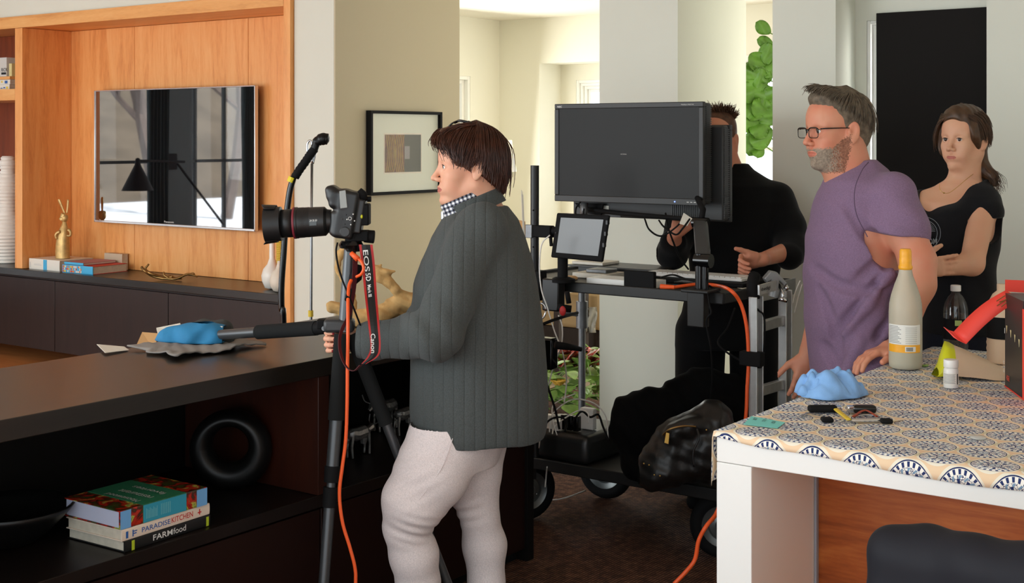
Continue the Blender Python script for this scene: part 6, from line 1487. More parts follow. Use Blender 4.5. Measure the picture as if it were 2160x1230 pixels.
# ---------------------------------------------------------------- man in the purple t-shirt
def purple_man():
    D = 4.30; q = px2(D); ps = thing('person', 'man with greying hair, beard and glasses in a faded purple t-shirt leaning on the island', 'person', Vector(to_world(A3(q(1790, 600)[0], D, 0)[None])[0]))
    H = Head(q(1763, 276), (-1, -.36, -.05), 1.0)
    sh, el, wr = q(1882, 415, -.15), q(1936, 552, -.22), q(1897, 728, -.30)
    tips_ = {}
    def body(F_):
        head_sdf(F_, H, True)
        H.e(F_, (.030,0,-.075), (.050,.055,.045), .02)
        F_.chain([q(1785,300,.0), q(1786,350,.0), q(1800,400,.0)], [.060,.066,.078], .035); F_.cone(q(1766,325,-.01), q(1778,388,-.01), .042, .048, .03)
        F_.loft(rows2(D, [(395,1745,1880,.11),(430,1725,1905,.17),(600,1712,1895,.17),(700,1730,1880,.14),(760,1745,1870,.125),(880,1750,1865,.12)]), .03)
        F_.chain([sh, q(1912,490,-.18), el, q(1936,600,-.24), wr], [.060,.056,.052,.050,.032], .03)
        w2_ = q(1704,745,.16); F_.chain([q(1765,430,.16), q(1748,590,.20), w2_], [.055,.045,.028], .03)
        F_.chain([q(1770,850,-.09), q(1765,1060,-.09), q(1765,1300,-.09)], [.09,.06,.04], .03); F_.chain([q(1790,850,.09), q(1790,1060,.09), q(1795,1300,.09)], [.09,.06,.04], .03)
        tips_['n'] = hand_sdf(F_, wr+A3(-.005,0,-.005), (-1,-.25,-.22), (.1,.1,-1), (-.2,-1,.1), 1.05, curls=((.25,.35,.3),)*4, spread=.16, thumb=(.7,.7,.2))
        hand_sdf(F_, w2_, (-.18,-.1,-1), (-.3,1,.1), (-1,-.2,.1), 1.0, curls=((.2,.3,.3),)*4, spread=.05)
    def zones(c):
        L = H.loc(c); x, y, z = L[:,0], np.abs(L[:,1]), L[:,2]
        lip = ((x-.094)/.016)**2+(y/.023)**2+((z+.0695)/.0085)**2 < 1
        rn = np.random.RandomState(3).uniform(-1, 1, len(x)); x_ = L[:,0]
        s1 = np.maximum(-.010-.72*x_, -.049)-z; s2 = x_+.004-.30*np.maximum(0, -z-.06); s3 = z+.136
        must = (x_ > .085) & (y < .010) & (z > -.056)
        b = (np.minimum(np.minimum(s1, s2), s3) > .004+rn*.0045) & ~must & (((x_-.094)/.018)**2+(y/.026)**2+((z+.0695)/.0105)**2 > 1)
        return np.where(lip, 1, np.where(b, np.where(x_+rn*.02 > .045, 3, 2), 0))
    skin_obj('body', [M['skinm'], M['lipm'], M['beard'], M['beardg']], body, (q(1660,0)[0], D-.50, -.01), (q(1990,0)[0]+.03, D+.40, 1.86), [box_at(H.c, .165)+(.0022,), (wr-A3(.19,.16,.10), wr+A3(.04,.05,.08), .0025), (q(1704,745,.16)-A3(.07,.08,.22), q(1704,745,.16)+A3(.06,.08,.02), .0025)], parent=ps, zones=zones)
    eyes(H, ps, (1, .05, -.05), 'iris_grey'); brow(H, ps, M['hairm'], .003, .024, .002, 70, 5)
    hf = Field(*box_at(H.c, .18), .003)
    H.e(hf, (-.018,0,.046), (.102,.083,.098), .01); H.e(hf, (-.060,0,.0), (.060,.070,.080), .03); H.e(hf, (.035,0,.108), (.052,.058,.030), .025); H.e(hf, (-.085,0,.07),(.038,.06,.045),.02)
    H.e(hf, (.118,0,-.005), (.070,.11,.108), .006, 's'); H.e(hf, (.075,.085,.0), (.064,.06,.065), .012, 's'); H.e(hf, (.075,-.085,.0), (.064,.06,.065), .012, 's'); H.e(hf, (.03,0,-.085), (.075,.09,.055), .01, 's'); H.e(hf, (-.008,.092,-.012), (.022,.022,.034), .008, 's'); H.e(hf, (-.06,0,-.12), (.09,.09,.055), .01, 's')
    hf.disp(lambda X, Y, Z: .0010*np.sin(X*260+Z*120)*np.sin(Y*240+Z*200))
    g1 = [[(.02,-.03,.128),(.05,-.03,.142),(.078,-.03,.140),(.090,-.03,.128)], [(.02,.0,.132),(.055,.0,.146),(.082,.0,.142),(.096,.0,.126)], [(.0,.035,.130),(.04,.040,.138),(.068,.045,.128),(.078,.048,.112)], [(-.02,.055,.115),(.0,.078,.100),(.015,.084,.08),(.022,.083,.06)], [(-.04,.05,.115),(-.035,.085,.08),(-.03,.090,.05),(-.022,.088,.02)], [(-.06,.05,.11),(-.08,.076,.07),(-.085,.078,.03),(-.08,.070,-.01)], [(-.08,.03,.11),(-.106,.04,.07),(-.114,.04,.02),(-.106,.04,-.03)], [(-.08,.01,.115),(-.108,.01,.08),(-.119,.01,.03),(-.112,.01,-.03)]]
    ex = strands(H, g1, 560, .0013, .005, 13, crown=(-.045,.0,.142)); sdf_obj('hair', [(hf, None)], M['hairm'], ps, extra=ex)
    # glasses
    gl = MB(); 
    for y in (1,-1):
        pts = []
        for i in range(25):
            a = 2*PI*i/24; cx_, cz_ = .026*abs(math.cos(a))**.5*np.sign(math.cos(a)), .0165*abs(math.sin(a))**.55*np.sign(math.sin(a)); yy = (.033+cx_)*y if y > 0 else (-.033+cx_); pts.append(H.w(.106-.10*max(0,abs(yy)-.01)**1.0*.35, yy, -.002+cz_))
        gl.tube(pts, [.0013+.0010*(math.sin(2*PI*i/24) > .3) for i in range(25)], 6)
        gl.tube([H.w(.096,.060*y,.010), H.w(.085,.071*y,.011), H.w(.03,.078*y,.010), H.w(-.012,.080*y,.008), H.w(-.03,.082*y,-.01)], [.0024,.0024,.0018,.0016,.0016], 6)
    gl.tube(bez([H.w(.105,.009,.004), H.w(.109,0,.008), H.w(.105,-.009,.004)], 4), .0014, 6); g_ = gl.build('glasses', M['blackg'], ps, smooth=True)
    for y in (1,-1):
        G = [[H.w(.1055-.035*max(0,abs(.033*y+.024*u_)-.01)+.0005*(1-u_*u_), .033*y+.024*u_*(1-.15*v_*v_), -.002+.017*v_*(1-.15*u_*u_)) for u_ in np.linspace(-1,1,7)] for v_ in np.linspace(-1,1,5)]
        MB().sheet(G).build('lens', M['lens'], g_, smooth=True)
    # t-shirt
    ts = Field((q(1665,0)[0], D-.36, fr(0,900,D)[2]), (q(1985,0)[0], D+.36, fr(0,315,D)[2]), .005)
    R_ = rows2(D, [(338,1800,1846,.07,.0),(356,1768,1868,.11),(380,1740,1888,.15),(405,1727,1905,.18),(450,1713,1915,.195),(500,1703,1912,.20),(560,1698,1905,.20),(620,1697,1905,.20),(680,1701,1904,.195),(740,1706,1901,.19),(800,1711,1893,.185),(870,1716,1886,.18)])
    ts.loft(R_, .02); ts.chain([sh, q(1898,478,-.175), q(1906,515,-.18)], [.078,.080,.082], .035); ts.chain([q(1765,430,.16), q(1752,520,.19)], [.07,.068], .04)
    hm = (q(1904,500,-.18)); ts.halfspace(hm+A3(0,0,-.0), (-.18+.0, -.05, -1), R=.115)
    valleys(ts, R_, D, [[(1850,512),(1815,545),(1775,580)],[(1862,530),(1815,590),(1765,650),(1735,700)],[(1885,560),(1850,640),(1815,700)],[(1893,640),(1840,710),(1775,775)],[(1895,700),(1840,760),(1790,795)],[(1712,600),(1735,680),(1750,780)],[(1760,430),(1790,480),(1815,500)],[(1704,560),(1740,590),(1800,600)],[(1720,720),(1745,760),(1800,785)]], .0045, .030)
    valleys(ts, R_, D, [[(1856,545),(1800,620),(1750,690)],[(1890,600),(1835,690),(1790,745)],[(1780,700),(1760,760),(1755,800)]], .004, .03, 'u'); 
    H.e(ts, (-.030,0,-.150), (.060,.058,.040), .01, 's')
    ts.cone(q(1845,490,-.20), q(1870,560,-.19), .006, .010, .025, 's')
    def dsp(X, Y, Z):
        g = np.exp(-((X-q(1860,0)[0])/.11)**2)*np.exp(-((Z-fr(0,560,D)[2])/.18)**2); l = np.exp(-((Z-fr(0,720,D)[2])/.13)**2)
        return .009*(np.abs(np.sin((X*.70+Z*.72)*34+.4+np.sin(Z*9)*.6))**2-.4)*g+.008*(np.abs(np.sin((X*.85-Z*.50)*26+1))**2-.4)*l+.002*np.sin(X*30+Z*50)
    ts.disp(dsp); sdf_obj('t_shirt', [(ts, None)], M['tee'], ps)
    m = MB()
    W_ = lambda px, py, dd: Vector(to_world(q(px, py, dd)[None])[0])
    m.tube(bez([W_(1832,342,-.10), W_(1818,360,-.155), W_(1803,400,-.186), W_(1806,450,-.200), W_(1830,500,-.205)], 6), .0016, 6); m.build('seam', M['tee_dark'], ps)
    jn = Field((q(1690,0)[0]-.05, D-.3, .06), (q(1900,0)[0]+.05, D+.3, .80), .008); jn.loft(rows2(D, [(770,1725,1880,.16),(830,1722,1882,.17),(890,1725,1878,.16)]), .03)
    jn.chain([q(1770,870,-.09), q(1765,1060,-.09), q(1765,1300,-.09)], [.105,.082,.062], .03); jn.chain([q(1815,870,.09), q(1812,1060,.09), q(1815,1300,.09)], [.105,.082,.062], .03); sdf_obj('trousers', [(jn, None)], M['navy'], ps)
    shoe(ps, q(1765,1340,-.09), (-1,-.1,0), M['blackm']); shoe(ps, q(1815,1340,.09), (-1,.1,0), M['blackm'])
M['lens'] = clear_mat('spectacle_lens', .25, .03); M['tee_dark'] = plain('purple_seam', (94, 74, 98), .9)
purple_man()
# ---------------------------------------------------------------- young woman in black t-shirt
def young_woman():
    D = 5.0; q = px2(D); ps = thing('person', 'young woman with brown ponytail, arms folded, in a black printed t-shirt by the black board', 'person', Vector(to_world(A3(q(2020, 600)[0], D, 0)[None])[0]))
    H = Head(q(2033, 295), (-1, -.86, -.02), .93)
    sh, el, wr = q(2074, 440, -.10), q(2050, 556, -.22), q(1975, 566, -.26)
    w2_ = q(1938, 566, -.27)
    def body(F_):
        head_sdf(F_, H)
        F_.chain([q(2046,318), q(2035,372), q(2028,400)], [.048,.050,.056], .035)
        F_.chain([q(2010,408,.0), q(1955,425,.02)], [.045,.045], .04); F_.chain([q(2035,405,.0), q(2078,430,-.03)], [.05,.05], .04)
        F_.loft(rows2(D, [(395,1990,2075,.06),(425,1945,2098,.10),(480,1934,2095,.125),(540,1940,2090,.115),(640,1948,2086,.115),(760,1945,2100,.13)]), .04)
        F_.chain([sh, el], [.048,.042], .02); F_.chain([el, wr], [.042,.028], .02)
        F_.chain([q(1945,440,-.0), q(1925,550,-.12), w2_], [.046,.040,.027], .02)
        F_.chain([q(2000,800,-.08), q(2000,1000,-.08), q(2000,1150,-.08)], [.085,.055,.035], .03); F_.chain([q(2045,800,.08), q(2045,1000,.08), q(2045,1150,.08)], [.085,.055,.035], .03)
        hand_sdf(F_, w2_, (1,-.05,.10), (0,1,0), (.1,0,1), .92, curls=((.05,.15,.2),(.05,.2,.2),(.08,.2,.2),(.1,.25,.25)), spread=.12, thumb=(.6,.6,.1))
    def zones(c):
        L = H.loc(c); return (((L[:,0]-.094)/.016)**2+(L[:,1]/.021)**2+((L[:,2]+.0690)/.0080)**2 < 1).astype(int)
    skin_obj('body', [M['skiny'], M['lip']], body, (q(1915,0)[0]-.04, D-.42, -.01), (q(2130,0)[0]+.03, D+.30, 1.78), [box_at(H.c, .145)+(.0024,), (w2_-A3(.03,.07,.08), w2_+A3(.19,.08,.09), .0024)], parent=ps, zones=zones)
    eyes(H, ps, (1, .18, .02)); brow(H, ps, M['hairy'], .0022, .026, .003, 60, 7)
    hf = Field(H.c-A3(.17,.2,.26), H.c+A3(.20,.2,.17), .003)
    H.e(hf, (-.018,0,.050), (.106,.085,.096), .01); H.e(hf, (.03,0,.092), (.060,.064,.050), .02); H.e(hf, (-.062,0,.0), (.055,.066,.075), .03); H.e(hf, (.02,.070,.02), (.045,.018,.060), .02); H.e(hf, (.03,-.072,.0), (.040,.018,.070), .02)
    H.e(hf, (.112,0,-.022), (.072,.115,.112), .01, 's'); H.e(hf, (.075,.09,-.06), (.062,.05,.07), .015, 's'); H.e(hf, (-.008,.094,-.020), (.014,.016,.022), .008, 's'); H.e(hf, (.04,0,-.12), (.09,.09,.06), .01, 's')
    W_ = lambda px, py, dd=0: q(px, py, dd)
    tail = [W_(2058,300,.02), W_(2062,335,.03), W_(2074,358,.0), W_(2092,372,-.03), W_(2100,388,-.05)]
    hf.chain(tail, [.036,.034,.027,.020,.010], .02)
    hf.disp(lambda X, Y, Z: .0010*np.sin(X*230+Z*60+Y*60))
    g1 = [[(.07,-.055,.085),(.078,-.078,.04),(.072,-.090,-.01),(.06,-.092,-.05)], [(.08,-.01,.100),(.060,-.06,.10),(.03,-.085,.05),(.01,-.085,-.0)], [(.082,.0,.100),(.060,.055,.10),(.03,.083,.05),(.01,.086,-.01)], [(.06,.03,.120),(.02,.078,.085),(-.01,.092,.03),(-.02,.088,-.03)], [(.02,.02,.135),(-.04,.070,.10),(-.07,.080,.03),(-.075,.07,-.04)], [(-.02,0,.138),(-.09,.02,.10),(-.118,.03,.03),(-.10,.03,-.05)]]
    ex = strands(H, g1, 480, .0014, .004, 21, crown=(.01,-.005,.147)); t2 = MB(); rn = random.Random(8)
    for i in range(90):
        o_ = A3(*[max(-.015,min(.015,rn.gauss(0,.008))) for _ in range(3)]); pts = [Vector(to_world((p+o_*(1+.25*k)+A3(.006*math.sin(k*2+i),0,.004*math.cos(k*2+i)))[None])[0]) for k, p in enumerate(tail+[W_(2104+rn.uniform(-8,4), 400+rn.uniform(-6,10), -.05)])]
        b_ = bez(pts, 4); t2.tube(b_, [.0017*(1-.8*k/(len(b_)-1)) for k in range(len(b_))], 4, cap=False)
    exx = MB(); exx.v = ex.v+t2.v; exx.f = ex.f+[[i+len(ex.v) for i in f] for f in t2.f]; sdf_obj('hair', [(hf, None)], M['hairy'], ps, extra=exx)
    ts = Field((q(1905,0)[0]-.03, D-.30, fr(0,720,D)[2]), (q(2135,0)[0]+.03, D+.30, fr(0,365,D)[2]), .005)
    ts.loft(rows2(D, [(378,2068,2084,.04,.0),(392,1975,2092,.075),(412,1938,2106,.115),(440,1925,2114,.14),(480,1927,2110,.142),(540,1932,2102,.135),(600,1940,2098,.135),(650,1943,2098,.14),(700,1940,2108,.15)]), .03)
    ts.chain([q(2072,425,-.06), q(2082,448,-.10)], [.062,.062], .03); ts.chain([q(1948,425,0), q(1940,465,-.04)], [.056,.056], .03)
    ts.halfspace(q(2082,462,-.10), (.05,-.1,-1), R=.09); ts.ell(q(1992,372,-.13), (.064,.14,.115), None, .03, 's'); ts.ell(q(2012,360,-.12), (.085,.14,.118), None, .03, 's'); ts.ell(q(1972,408,-.13), (.034,.14,.078), None, .04, 's')
    ts.cone(q(2046,330), q(2034,400), .058, .062, .01, 's')
    ts.disp(lambda X, Y, Z: .004*np.sin(X*45+Z*30)*np.exp(-((Z-1.1)/.2)**2)); sdf_obj('t_shirt', [(ts, None)], M['blacktee'], ps)
    # chest emblem and necklace
    Wv = lambda px, py, dd: Vector(to_world(q(px, py, dd)[None])[0])
    em = MB(); dx = -.158
    for rr_ in (34, 27): em.tube([Wv(1950+rr_*math.cos(a), 492-rr_*math.sin(a), dx+.0018*max(0,rr_*math.cos(a))*.3) for a in np.linspace(-1.2, 1.6, 22)], .0011, 4)
    for a in np.linspace(.1, 1.4, 10): em.tube([Wv(1950+9*math.cos(a), 490-9*math.sin(a), dx), Wv(1950+23*math.cos(a), 490-23*math.sin(a), dx+.008)], .0007, 4)
    em.build('emblem', M['printgrey'], ps); text_on('lettering', 'OM', M['printgrey'], ps, Wv(1957,515,dx-.004), Wv(1990,517,dx+.03)-Wv(1957,515,dx-.004), up, .022, .045, bold=True)
    nk = MB(); nk.tube(bez([Wv(2060,362,-.035), Wv(2040,377,-.09), Wv(2015,398,-.125), Wv(1998,408,-.13), Wv(1984,402,-.125), Wv(1981,388,-.09)], 6), .0009, 5); nk.ball(Wv(1991,407,-.13), .003, 6); nk.build('necklace', M['brass'], ps)
    jn = Field((q(1925,0)[0]-.05, D-.3, .06), (q(2115,0)[0]+.06, D+.3, .98), .008); jn.loft(rows2(D, [(655,1945,2096,.135),(740,1938,2106,.155),(820,1940,2104,.155)]), .03)
    jn.chain([q(2000,800,-.07), q(2000,1000,-.08), q(2000,1150,-.08)], [.10,.075,.055], .03); jn.chain([q(2045,800,.07), q(2045,1000,.08), q(2045,1150,.08)], [.10,.075,.055], .03); sdf_obj('trousers', [(jn, None)], M['navy'], ps)
    shoe(ps, q(2000,1190,-.08), (-1,-.5,0), M['blackm']); shoe(ps, q(2045,1190,.08), (-1,-.5,0), M['blackm'])
M['printgrey'] = plain('grey_shirt_print', (140, 150, 160), .8)
young_woman()
# ---------------------------------------------------------------- man in black behind the monitors
def black_man():
    D = 5.85; q = px2(D); ps = thing('person', 'man in black sweater and trousers working behind the monitors, face hidden', 'person', Vector(to_world(A3(q(1540, 600)[0], D, 0)[None])[0]))
    H = Head(q(1512, 296), (-.38, -1, -.10), 1.0)
    el, wr = q(1668, 528, -.16), q(1606, 548, -.38); e2, w2_ = q(1418, 535, -.10), q(1424, 492, -.24)
    def body(F_):
        head_sdf(F_, H, True)
        F_.chain([q(1522,315), q(1540,370)], [.058,.066], .03)
        F_.loft(rows2(D, [(372,1505,1600,.07),(400,1465,1655,.10),(480,1455,1655,.115),(600,1470,1630,.11),(670,1465,1630,.10)]), .02)
        F_.chain([q(1640,420), el, wr], [.055,.043,.028], .03); F_.chain([q(1470,420), e2, w2_], [.055,.044,.028], .02)
        for a, s_ in ((1478,-.05),(1590,.05)): F_.chain([q(a,690,0), q(a,850,0), q(a,1060,0)], [.065,.05,.04], .01)
        hand_sdf(F_, wr, (-1,-.15,-.12), (-.15,-.2,-1), (-.2,-.55,1), 1.05, curls=((1.1,.9,.4),(1.15,.9,.4),(1.15,.9,.4),(1.1,.9,.4)), spread=.10, thumb=(1,.55,-.1), tcurl=.1)
        hand_sdf(F_, w2_, (.75,-.1,.75), (.3,-1,.0), (-.8,0,.7), 1.0, curls=((.7,.4,.3),)*4, spread=.12, thumb=(.5,.5,.3))
    skin_obj('body', [M['skinm']], body, (q(1385,0)[0], D-.62, -.01), (q(1715,0)[0], D+.25, 1.83), [box_at(H.c, .16)+(.003,), (wr-A3(.20,.13,.14), wr+A3(.03,.10,.12), .0026), (w2_-A3(.06,.14,.04), w2_+A3(.17,.10,.17), .0026)], parent=ps)
    eyes(H, ps); brow(H, ps, M['hairb'], .003, .025, .003, 30, 9)
    hf = Field(*box_at(H.c, .17), .0035); H.e(hf, (-.020,0,.050), (.103,.084,.096), .01); H.e(hf, (-.055,0,.0), (.058,.070,.075), .03); H.e(hf, (.11,0,-.02), (.065,.11,.11), .008, 's'); H.e(hf, (.045,.09,-.04), (.055,.05,.06), .01, 's'); H.e(hf, (.045,-.09,-.04), (.055,.05,.06), .01, 's'); H.e(hf, (.0,0,-.12), (.13,.12,.07), .01, 's')
    g1 = [[(.0,-.07,.09),(.02,-.085,.11),(.03,-.09,.125)], [(.03,-.03,.12),(.05,-.035,.145),(.06,-.035,.160)], [(.03,.02,.125),(.05,.02,.150),(.055,.02,.165)], [(.0,.05,.12),(.01,.06,.145),(.02,.062,.158)], [(-.03,.07,.09),(-.03,.088,.11),(-.03,.095,.12)]]
    sdf_obj('hair', [(hf, None)], M['hairb'], ps, extra=strands(H, g1, 260, .0015, .008, 31))
    sw = Field((q(1380,0)[0], D-.36, fr(0,660,D)[2]), (q(1715,0)[0]+.02, D+.25, fr(0,325,D)[2]), .006)
    sw.loft(rows2(D, [(345,1528,1578,.065),(358,1520,1590,.075),(372,1500,1612,.09),(392,1470,1645,.12),(425,1455,1668,.135),(480,1450,1665,.14),(540,1452,1650,.14),(600,1458,1640,.14),(655,1460,1640,.14)]), .02)
    sw.chain([q(1640,420,-.02), q(1663,480,-.08), el+A3(0,0,.0), q(1664,540,-.22)], [.075,.072,.066,.060], .03); sw.chain([q(1475,420,-.02), q(1440,475,-.03), e2, q(1420,512,-.17)], [.075,.070,.064,.058], .03)
    sw.halfspace(q(1648,546,-.25), (-1,-.5,-.05), R=.08); sw.halfspace(q(1423,505,-.20), (.15,-.9,.45), R=.075)
    sdf_obj('sweater', [(sw, None)], M['blackknit'], ps)
    jn = Field((q(1400,0)[0], D-.25, .06), (q(1665,0)[0], D+.25, 1.05), .008); jn.loft(rows2(D, [(610,1448,1642,.14),(680,1434,1640,.15),(730,1426,1640,.15)]), .03)
    jn.chain([q(1478,700,0), q(1474,860,0), q(1478,1060,0)], [.112,.104,.08], .01); jn.chain([q(1590,700,0), q(1590,860,0), q(1590,1060,0)], [.108,.102,.08], .01); sdf_obj('trousers', [(jn, None)], M['blackknit'], ps)
    shoe(ps, q(1478,1060,0), (-.3,-1,0), M['blackm']); shoe(ps, q(1590,1060,0), (-.3,-1,0), M['blackm'])
    rg = MB(); rg.tube([Vector(to_world((q(1586,556,-.46)+A3(.010*math.cos(a), .004, .010*math.sin(a)))[None])[0]) for a in np.linspace(0,2*PI,16)], .0015, 5)
black_man()
# ================================================================ TRIPOD, CAMERA, STRAP
TD = 4.0
def tpt(px, py, dd=0): return P(px, py, TD+dd)
tri = thing('tripod', 'large grey tripod with foam grips, one leg laid out flat over the counter', 'tripod', V(tpt(735,700).x, tpt(735,700).y, 0))
col_t = tpt(739, 520); col_b = tpt(727, 700, -.02)
m = MB(); m.tube([col_t, col_b], [.0185,.0205], 20); m.build('centre_column', M['carbon'], tri, smooth=True, angle=40)
m = MB(); m.obox(tpt(716, 686, -.01), V(S36,-C36,0)*.045, V(C36,S36,0)*.03, V(0,0,.020)); m.build('collar', M['darkgrey'], tri, bevel=.01)
m = MB(); m.tube([tpt(744,512), tpt(744,530)], [.030,.024], 16); m.lathe([(.034,0),(.038,.010),(.030,.022)], tpt(741, 523)-V(0,0,.0), n=24); m.build('head_plate', M['blackg'], tri, smooth=True, angle=40)
m = MB(); m.tube([tpt(757,560,-.01), tpt(750,585,-.02), tpt(741,598,-.02)], [.016,.020,.012], 12); m.build('clamp_knob', M['blackm'], tri, smooth=True)
def tube2(name, a, b, r0, r1, mat, n=20, par=None): return MB().tube([a, b], [r0, r1], n).build(name, mat, par or tri, smooth=True, angle=40)
L1 = thing('leg', None, None, (0,0,0)) if False else None
# near leg straight down
a, b = tpt(722, 705, -.03), tpt(683, 1230, -.12); d = b-a; foot = a+d*((a.z-.02)/(a.z-b.z))
def at(t): return a+d*t
lg = tube2('leg', at(.0), at(.35), .024, .024, M['foam'])
tube2('tube', at(.30), at(.56), .0195, .019, M['carbon'], par=lg); tube2('lock', at(.535), at(.60), .0235, .022, M['blackm'], par=lg); tube2('tube', at(.60), at(.665), .0135, .0135, M['carbon'], par=lg)
tube2('lock', at(.62), at(.70), .0225, .021, M['blackm'], par=lg); tube2('tube', at(.70), foot, .0165, .015, M['carbon'], par=lg)
MB().ball(foot, .022, 8).build('rubber_foot', M['rubber'], lg, smooth=True)
# far leg down to the right
a2, b2_ = tpt(742, 705, .0), tpt(846, 975, .02); d2 = b2_-a2; f2 = a2+d2*((a2.z-.03)/(a2.z-b2_.z))
lg = tube2('leg', a2, a2+d2*.70, .022, .022, M['foam']); tube2('tube', a2+d2*.70, f2, .015, .013, M['carbon'], par=lg); MB().ball(f2, .02, 8).build('rubber_foot', M['rubber'], lg, smooth=True)
# leg laid over the counter
h0, h1 = tpt(700, 690, .0), P(470, 706, 4.28)
dH = h1-h0
lg = tube2('leg', h0+dH*.13, h0+dH*.66, .0225, .0225, M['foam']); tube2('tube', h0+dH*.62, h1-dH*.30*-1, .0165, .0155, M['carbon'], par=lg)
tube2('hinge', h0+dH*.0, h0+dH*.14, .019, .021, M['blackm'], par=lg); m = MB(); m.obox(tpt(685,683,.0), V(S36,-C36,0)*.022, V(C36,S36,0)*.022, V(0,0,.014)); m.build('lever', M['blackm'], lg, bevel=.004)
tube2('joint_pin', tpt(683,693,-.03), tpt(683,693,.03), .007, .007, M['steelgrey'], par=lg)
# camera body
cam_o = thing('dslr_camera', 'black camera turned on end with long zoom lens on top of the tripod', 'camera', tpt(720, 450))
def cx3(px, py, dd=0): return Vector(tpt(px, py, dd))
def sd(name, build, mat, par, lo, hi, h=.0018, it=1, zones=None): F_ = Field(lo, hi, h); build(F_); return sdf_obj(name, [(F_, None)], mat, par, zones=zones, smooth=it)
q4 = lambda px, py, dd=0: fr(px, py, TD+dd)
def cb(F_):
    def rbox(c, r, ang, rad, k=.006):
        c = np.array(c); ca, sa = math.cos(ang), math.sin(ang)
        def fn(X, Y, Z):
            px, py, pz = X-c[0], Y-c[1], Z-c[2]; u = ca*px+sa*pz; v = -sa*px+ca*pz
            a_, b_, d_ = np.abs(u)-r[0]+rad, np.abs(py)-r[1]+rad, np.abs(v)-r[2]+rad
            return np.sqrt(np.maximum(a_,0)**2+np.maximum(b_,0)**2+np.maximum(d_,0)**2)+np.minimum(np.maximum(a_, np.maximum(b_, d_)), 0)-rad
        R = max(r)*1.3; F_.put(fn, c-R, c+R, k)
    rbox(q4(733,452), (.030,.045,.072), -.17, .012); rbox(q4(718,420), (.030,.042,.030), -.15, .016, .012)
    rbox(q4(700,406), (.016,.036,.022), .2, .014, .016); rbox(q4(757,455), (.016,.036,.052), -.15, .006)
    rbox(q4(712,470), (.020,.040,.038), -.1, .014, .012)
sd('camera_body', cb, M['camblack'], cam_o, q4(670,530,-.09), q4(800,380,.09))
la, lb = cx3(700, 466), cx3(560, 474); ld = (lb-la); ax_l = ld.normalized(); LL = ld.length
pr = [(0,0),(.034,0),(.036,.012),(.044,.020),(.045,.062),(.0445,.064),(.045,.068),(.045,.082),(.046,.084),(.046,.100),(.0475,.102),(.0475,.108)]
MB().lathe(pr, la, ax_l, 48).build('lens_barrel', M['camblack'], cam_o, smooth=True, angle=30)
MB().lathe([(.0478,.1082),(.0480,.110),(.0480,.1135),(.0474,.1145)], la, ax_l, 48).build('red_ring', M['redring'], cam_o, smooth=True)
MB().lathe([(.0425,.1146),(.0425,.150)], la, ax_l, 48).build('inner_barrel', M['camblack'], cam_o, smooth=True)
MB().lathe([(.0440,.150),(.0515,.152),(.0525,.170),(.0550,LL-.004),(.0550,LL),(.0520,LL),(.0500,LL-.01),(.038,.155)], la, ax_l, 56).build('lens_hood', M['blackm2'], cam_o, smooth=True, angle=40)
m = MB(); pu = ax_l.cross(V(C36,S36,0)).normalized(); pu = pu if pu.z > 0 else -pu; pv = ax_l.cross(pu)
for s_, w0 in ((1,.6),(-1,.55)):
    G = []
    for i in range(9):
        a_ = (i/8-.5)*2*w0; dr = pu*s_*math.cos(a_)+pv*math.sin(a_); G.append([la+ax_l*(LL-.035)+dr*.0555, la+ax_l*(LL-.005+.0*(1-abs(i-4)/4))+dr*.058, la+ax_l*(LL+.012*(1-(abs(i-4)/4)**2)-.004)+dr*.060])
    m = MB(); m.sheet(G, .002); m.build('hood_petal', M['blackm2'], cam_o, smooth=True)
wv = -V(C36,S36,0)
for i, z in enumerate(np.linspace(.066,.081,5)): MB().lathe([(.0456,z),(.0456,z+.0015)], la, ax_l, 48, cap=False).build('ring_grooves', M['blackm2'], cam_o)
text_on('lens_marking', '24 35 50', M['txtw'], cam_o, la+ax_l*.060+wv*.0462+V(0,0,.004), ax_l*-1, up, .006, .022)
m = MB(); m.obox(la+ax_l*.050+wv*.0440+V(0,0,.0), ax_l*.011, wv*.0015, V(0,0,.009)); m.build('distance_window', M['lcd2'], cam_o, bevel=.001)
lc = [cx3(716,403,-.045), cx3(729,401,-.045), cx3(733,438,-.047), cx3(718,440,-.047)]
MB().prism(lc, wv*.003).build('top_display', M['lcd'], cam_o, bevel=.001)
for i, (x, y) in enumerate(((730,453),(732,463),(739,460),(745,452),(727,473),(740,474),(722,462),(748,466))): MB().ball(cx3(x, y, -.0455), .0022, 6).build('button', M['txtw'] if i % 2 else M['darkgrey'], cam_o)
m = MB(); m.tube([cx3(738+3.4*math.cos(a_), 461+3.4*math.sin(a_), -.047) for a_ in np.linspace(0,2*PI,16)], .0008, 4); m.build('dial_mark', M['txtw'], cam_o)
MB().lathe([(.0,.0),(.015,0),(.016,.006),(.013,.009),(0,.009)], cx3(728,489,-.040), wv, 24).build('mode_dial', M['darkgrey'], cam_o, smooth=True, angle=40)
m = MB(); m.tube([cx3(765,425,-.01), cx3(763,408,-.01), cx3(768,402,-.01)], [.014,.017,.012], 14); m.build('cable_release', M['rubber'], cam_o, smooth=True)
MB().obox(cx3(769,452,-.0), V(S36,-C36,0)*.016, wv*.034, V(0,0,.032)).build('l_bracket', M['blackm'], cam_o, bevel=.004)
MB().ball(cx3(763,457,-.036), .006, 8, (.6,.6,1)).build('bubble_level', M['limepk'], cam_o, smooth=True)
m = MB(); m.tube([cx3(775,420,0), cx3(783,420,0)], .009, 10); m.build('knob', M['blackm'], cam_o, smooth=True, angle=40)
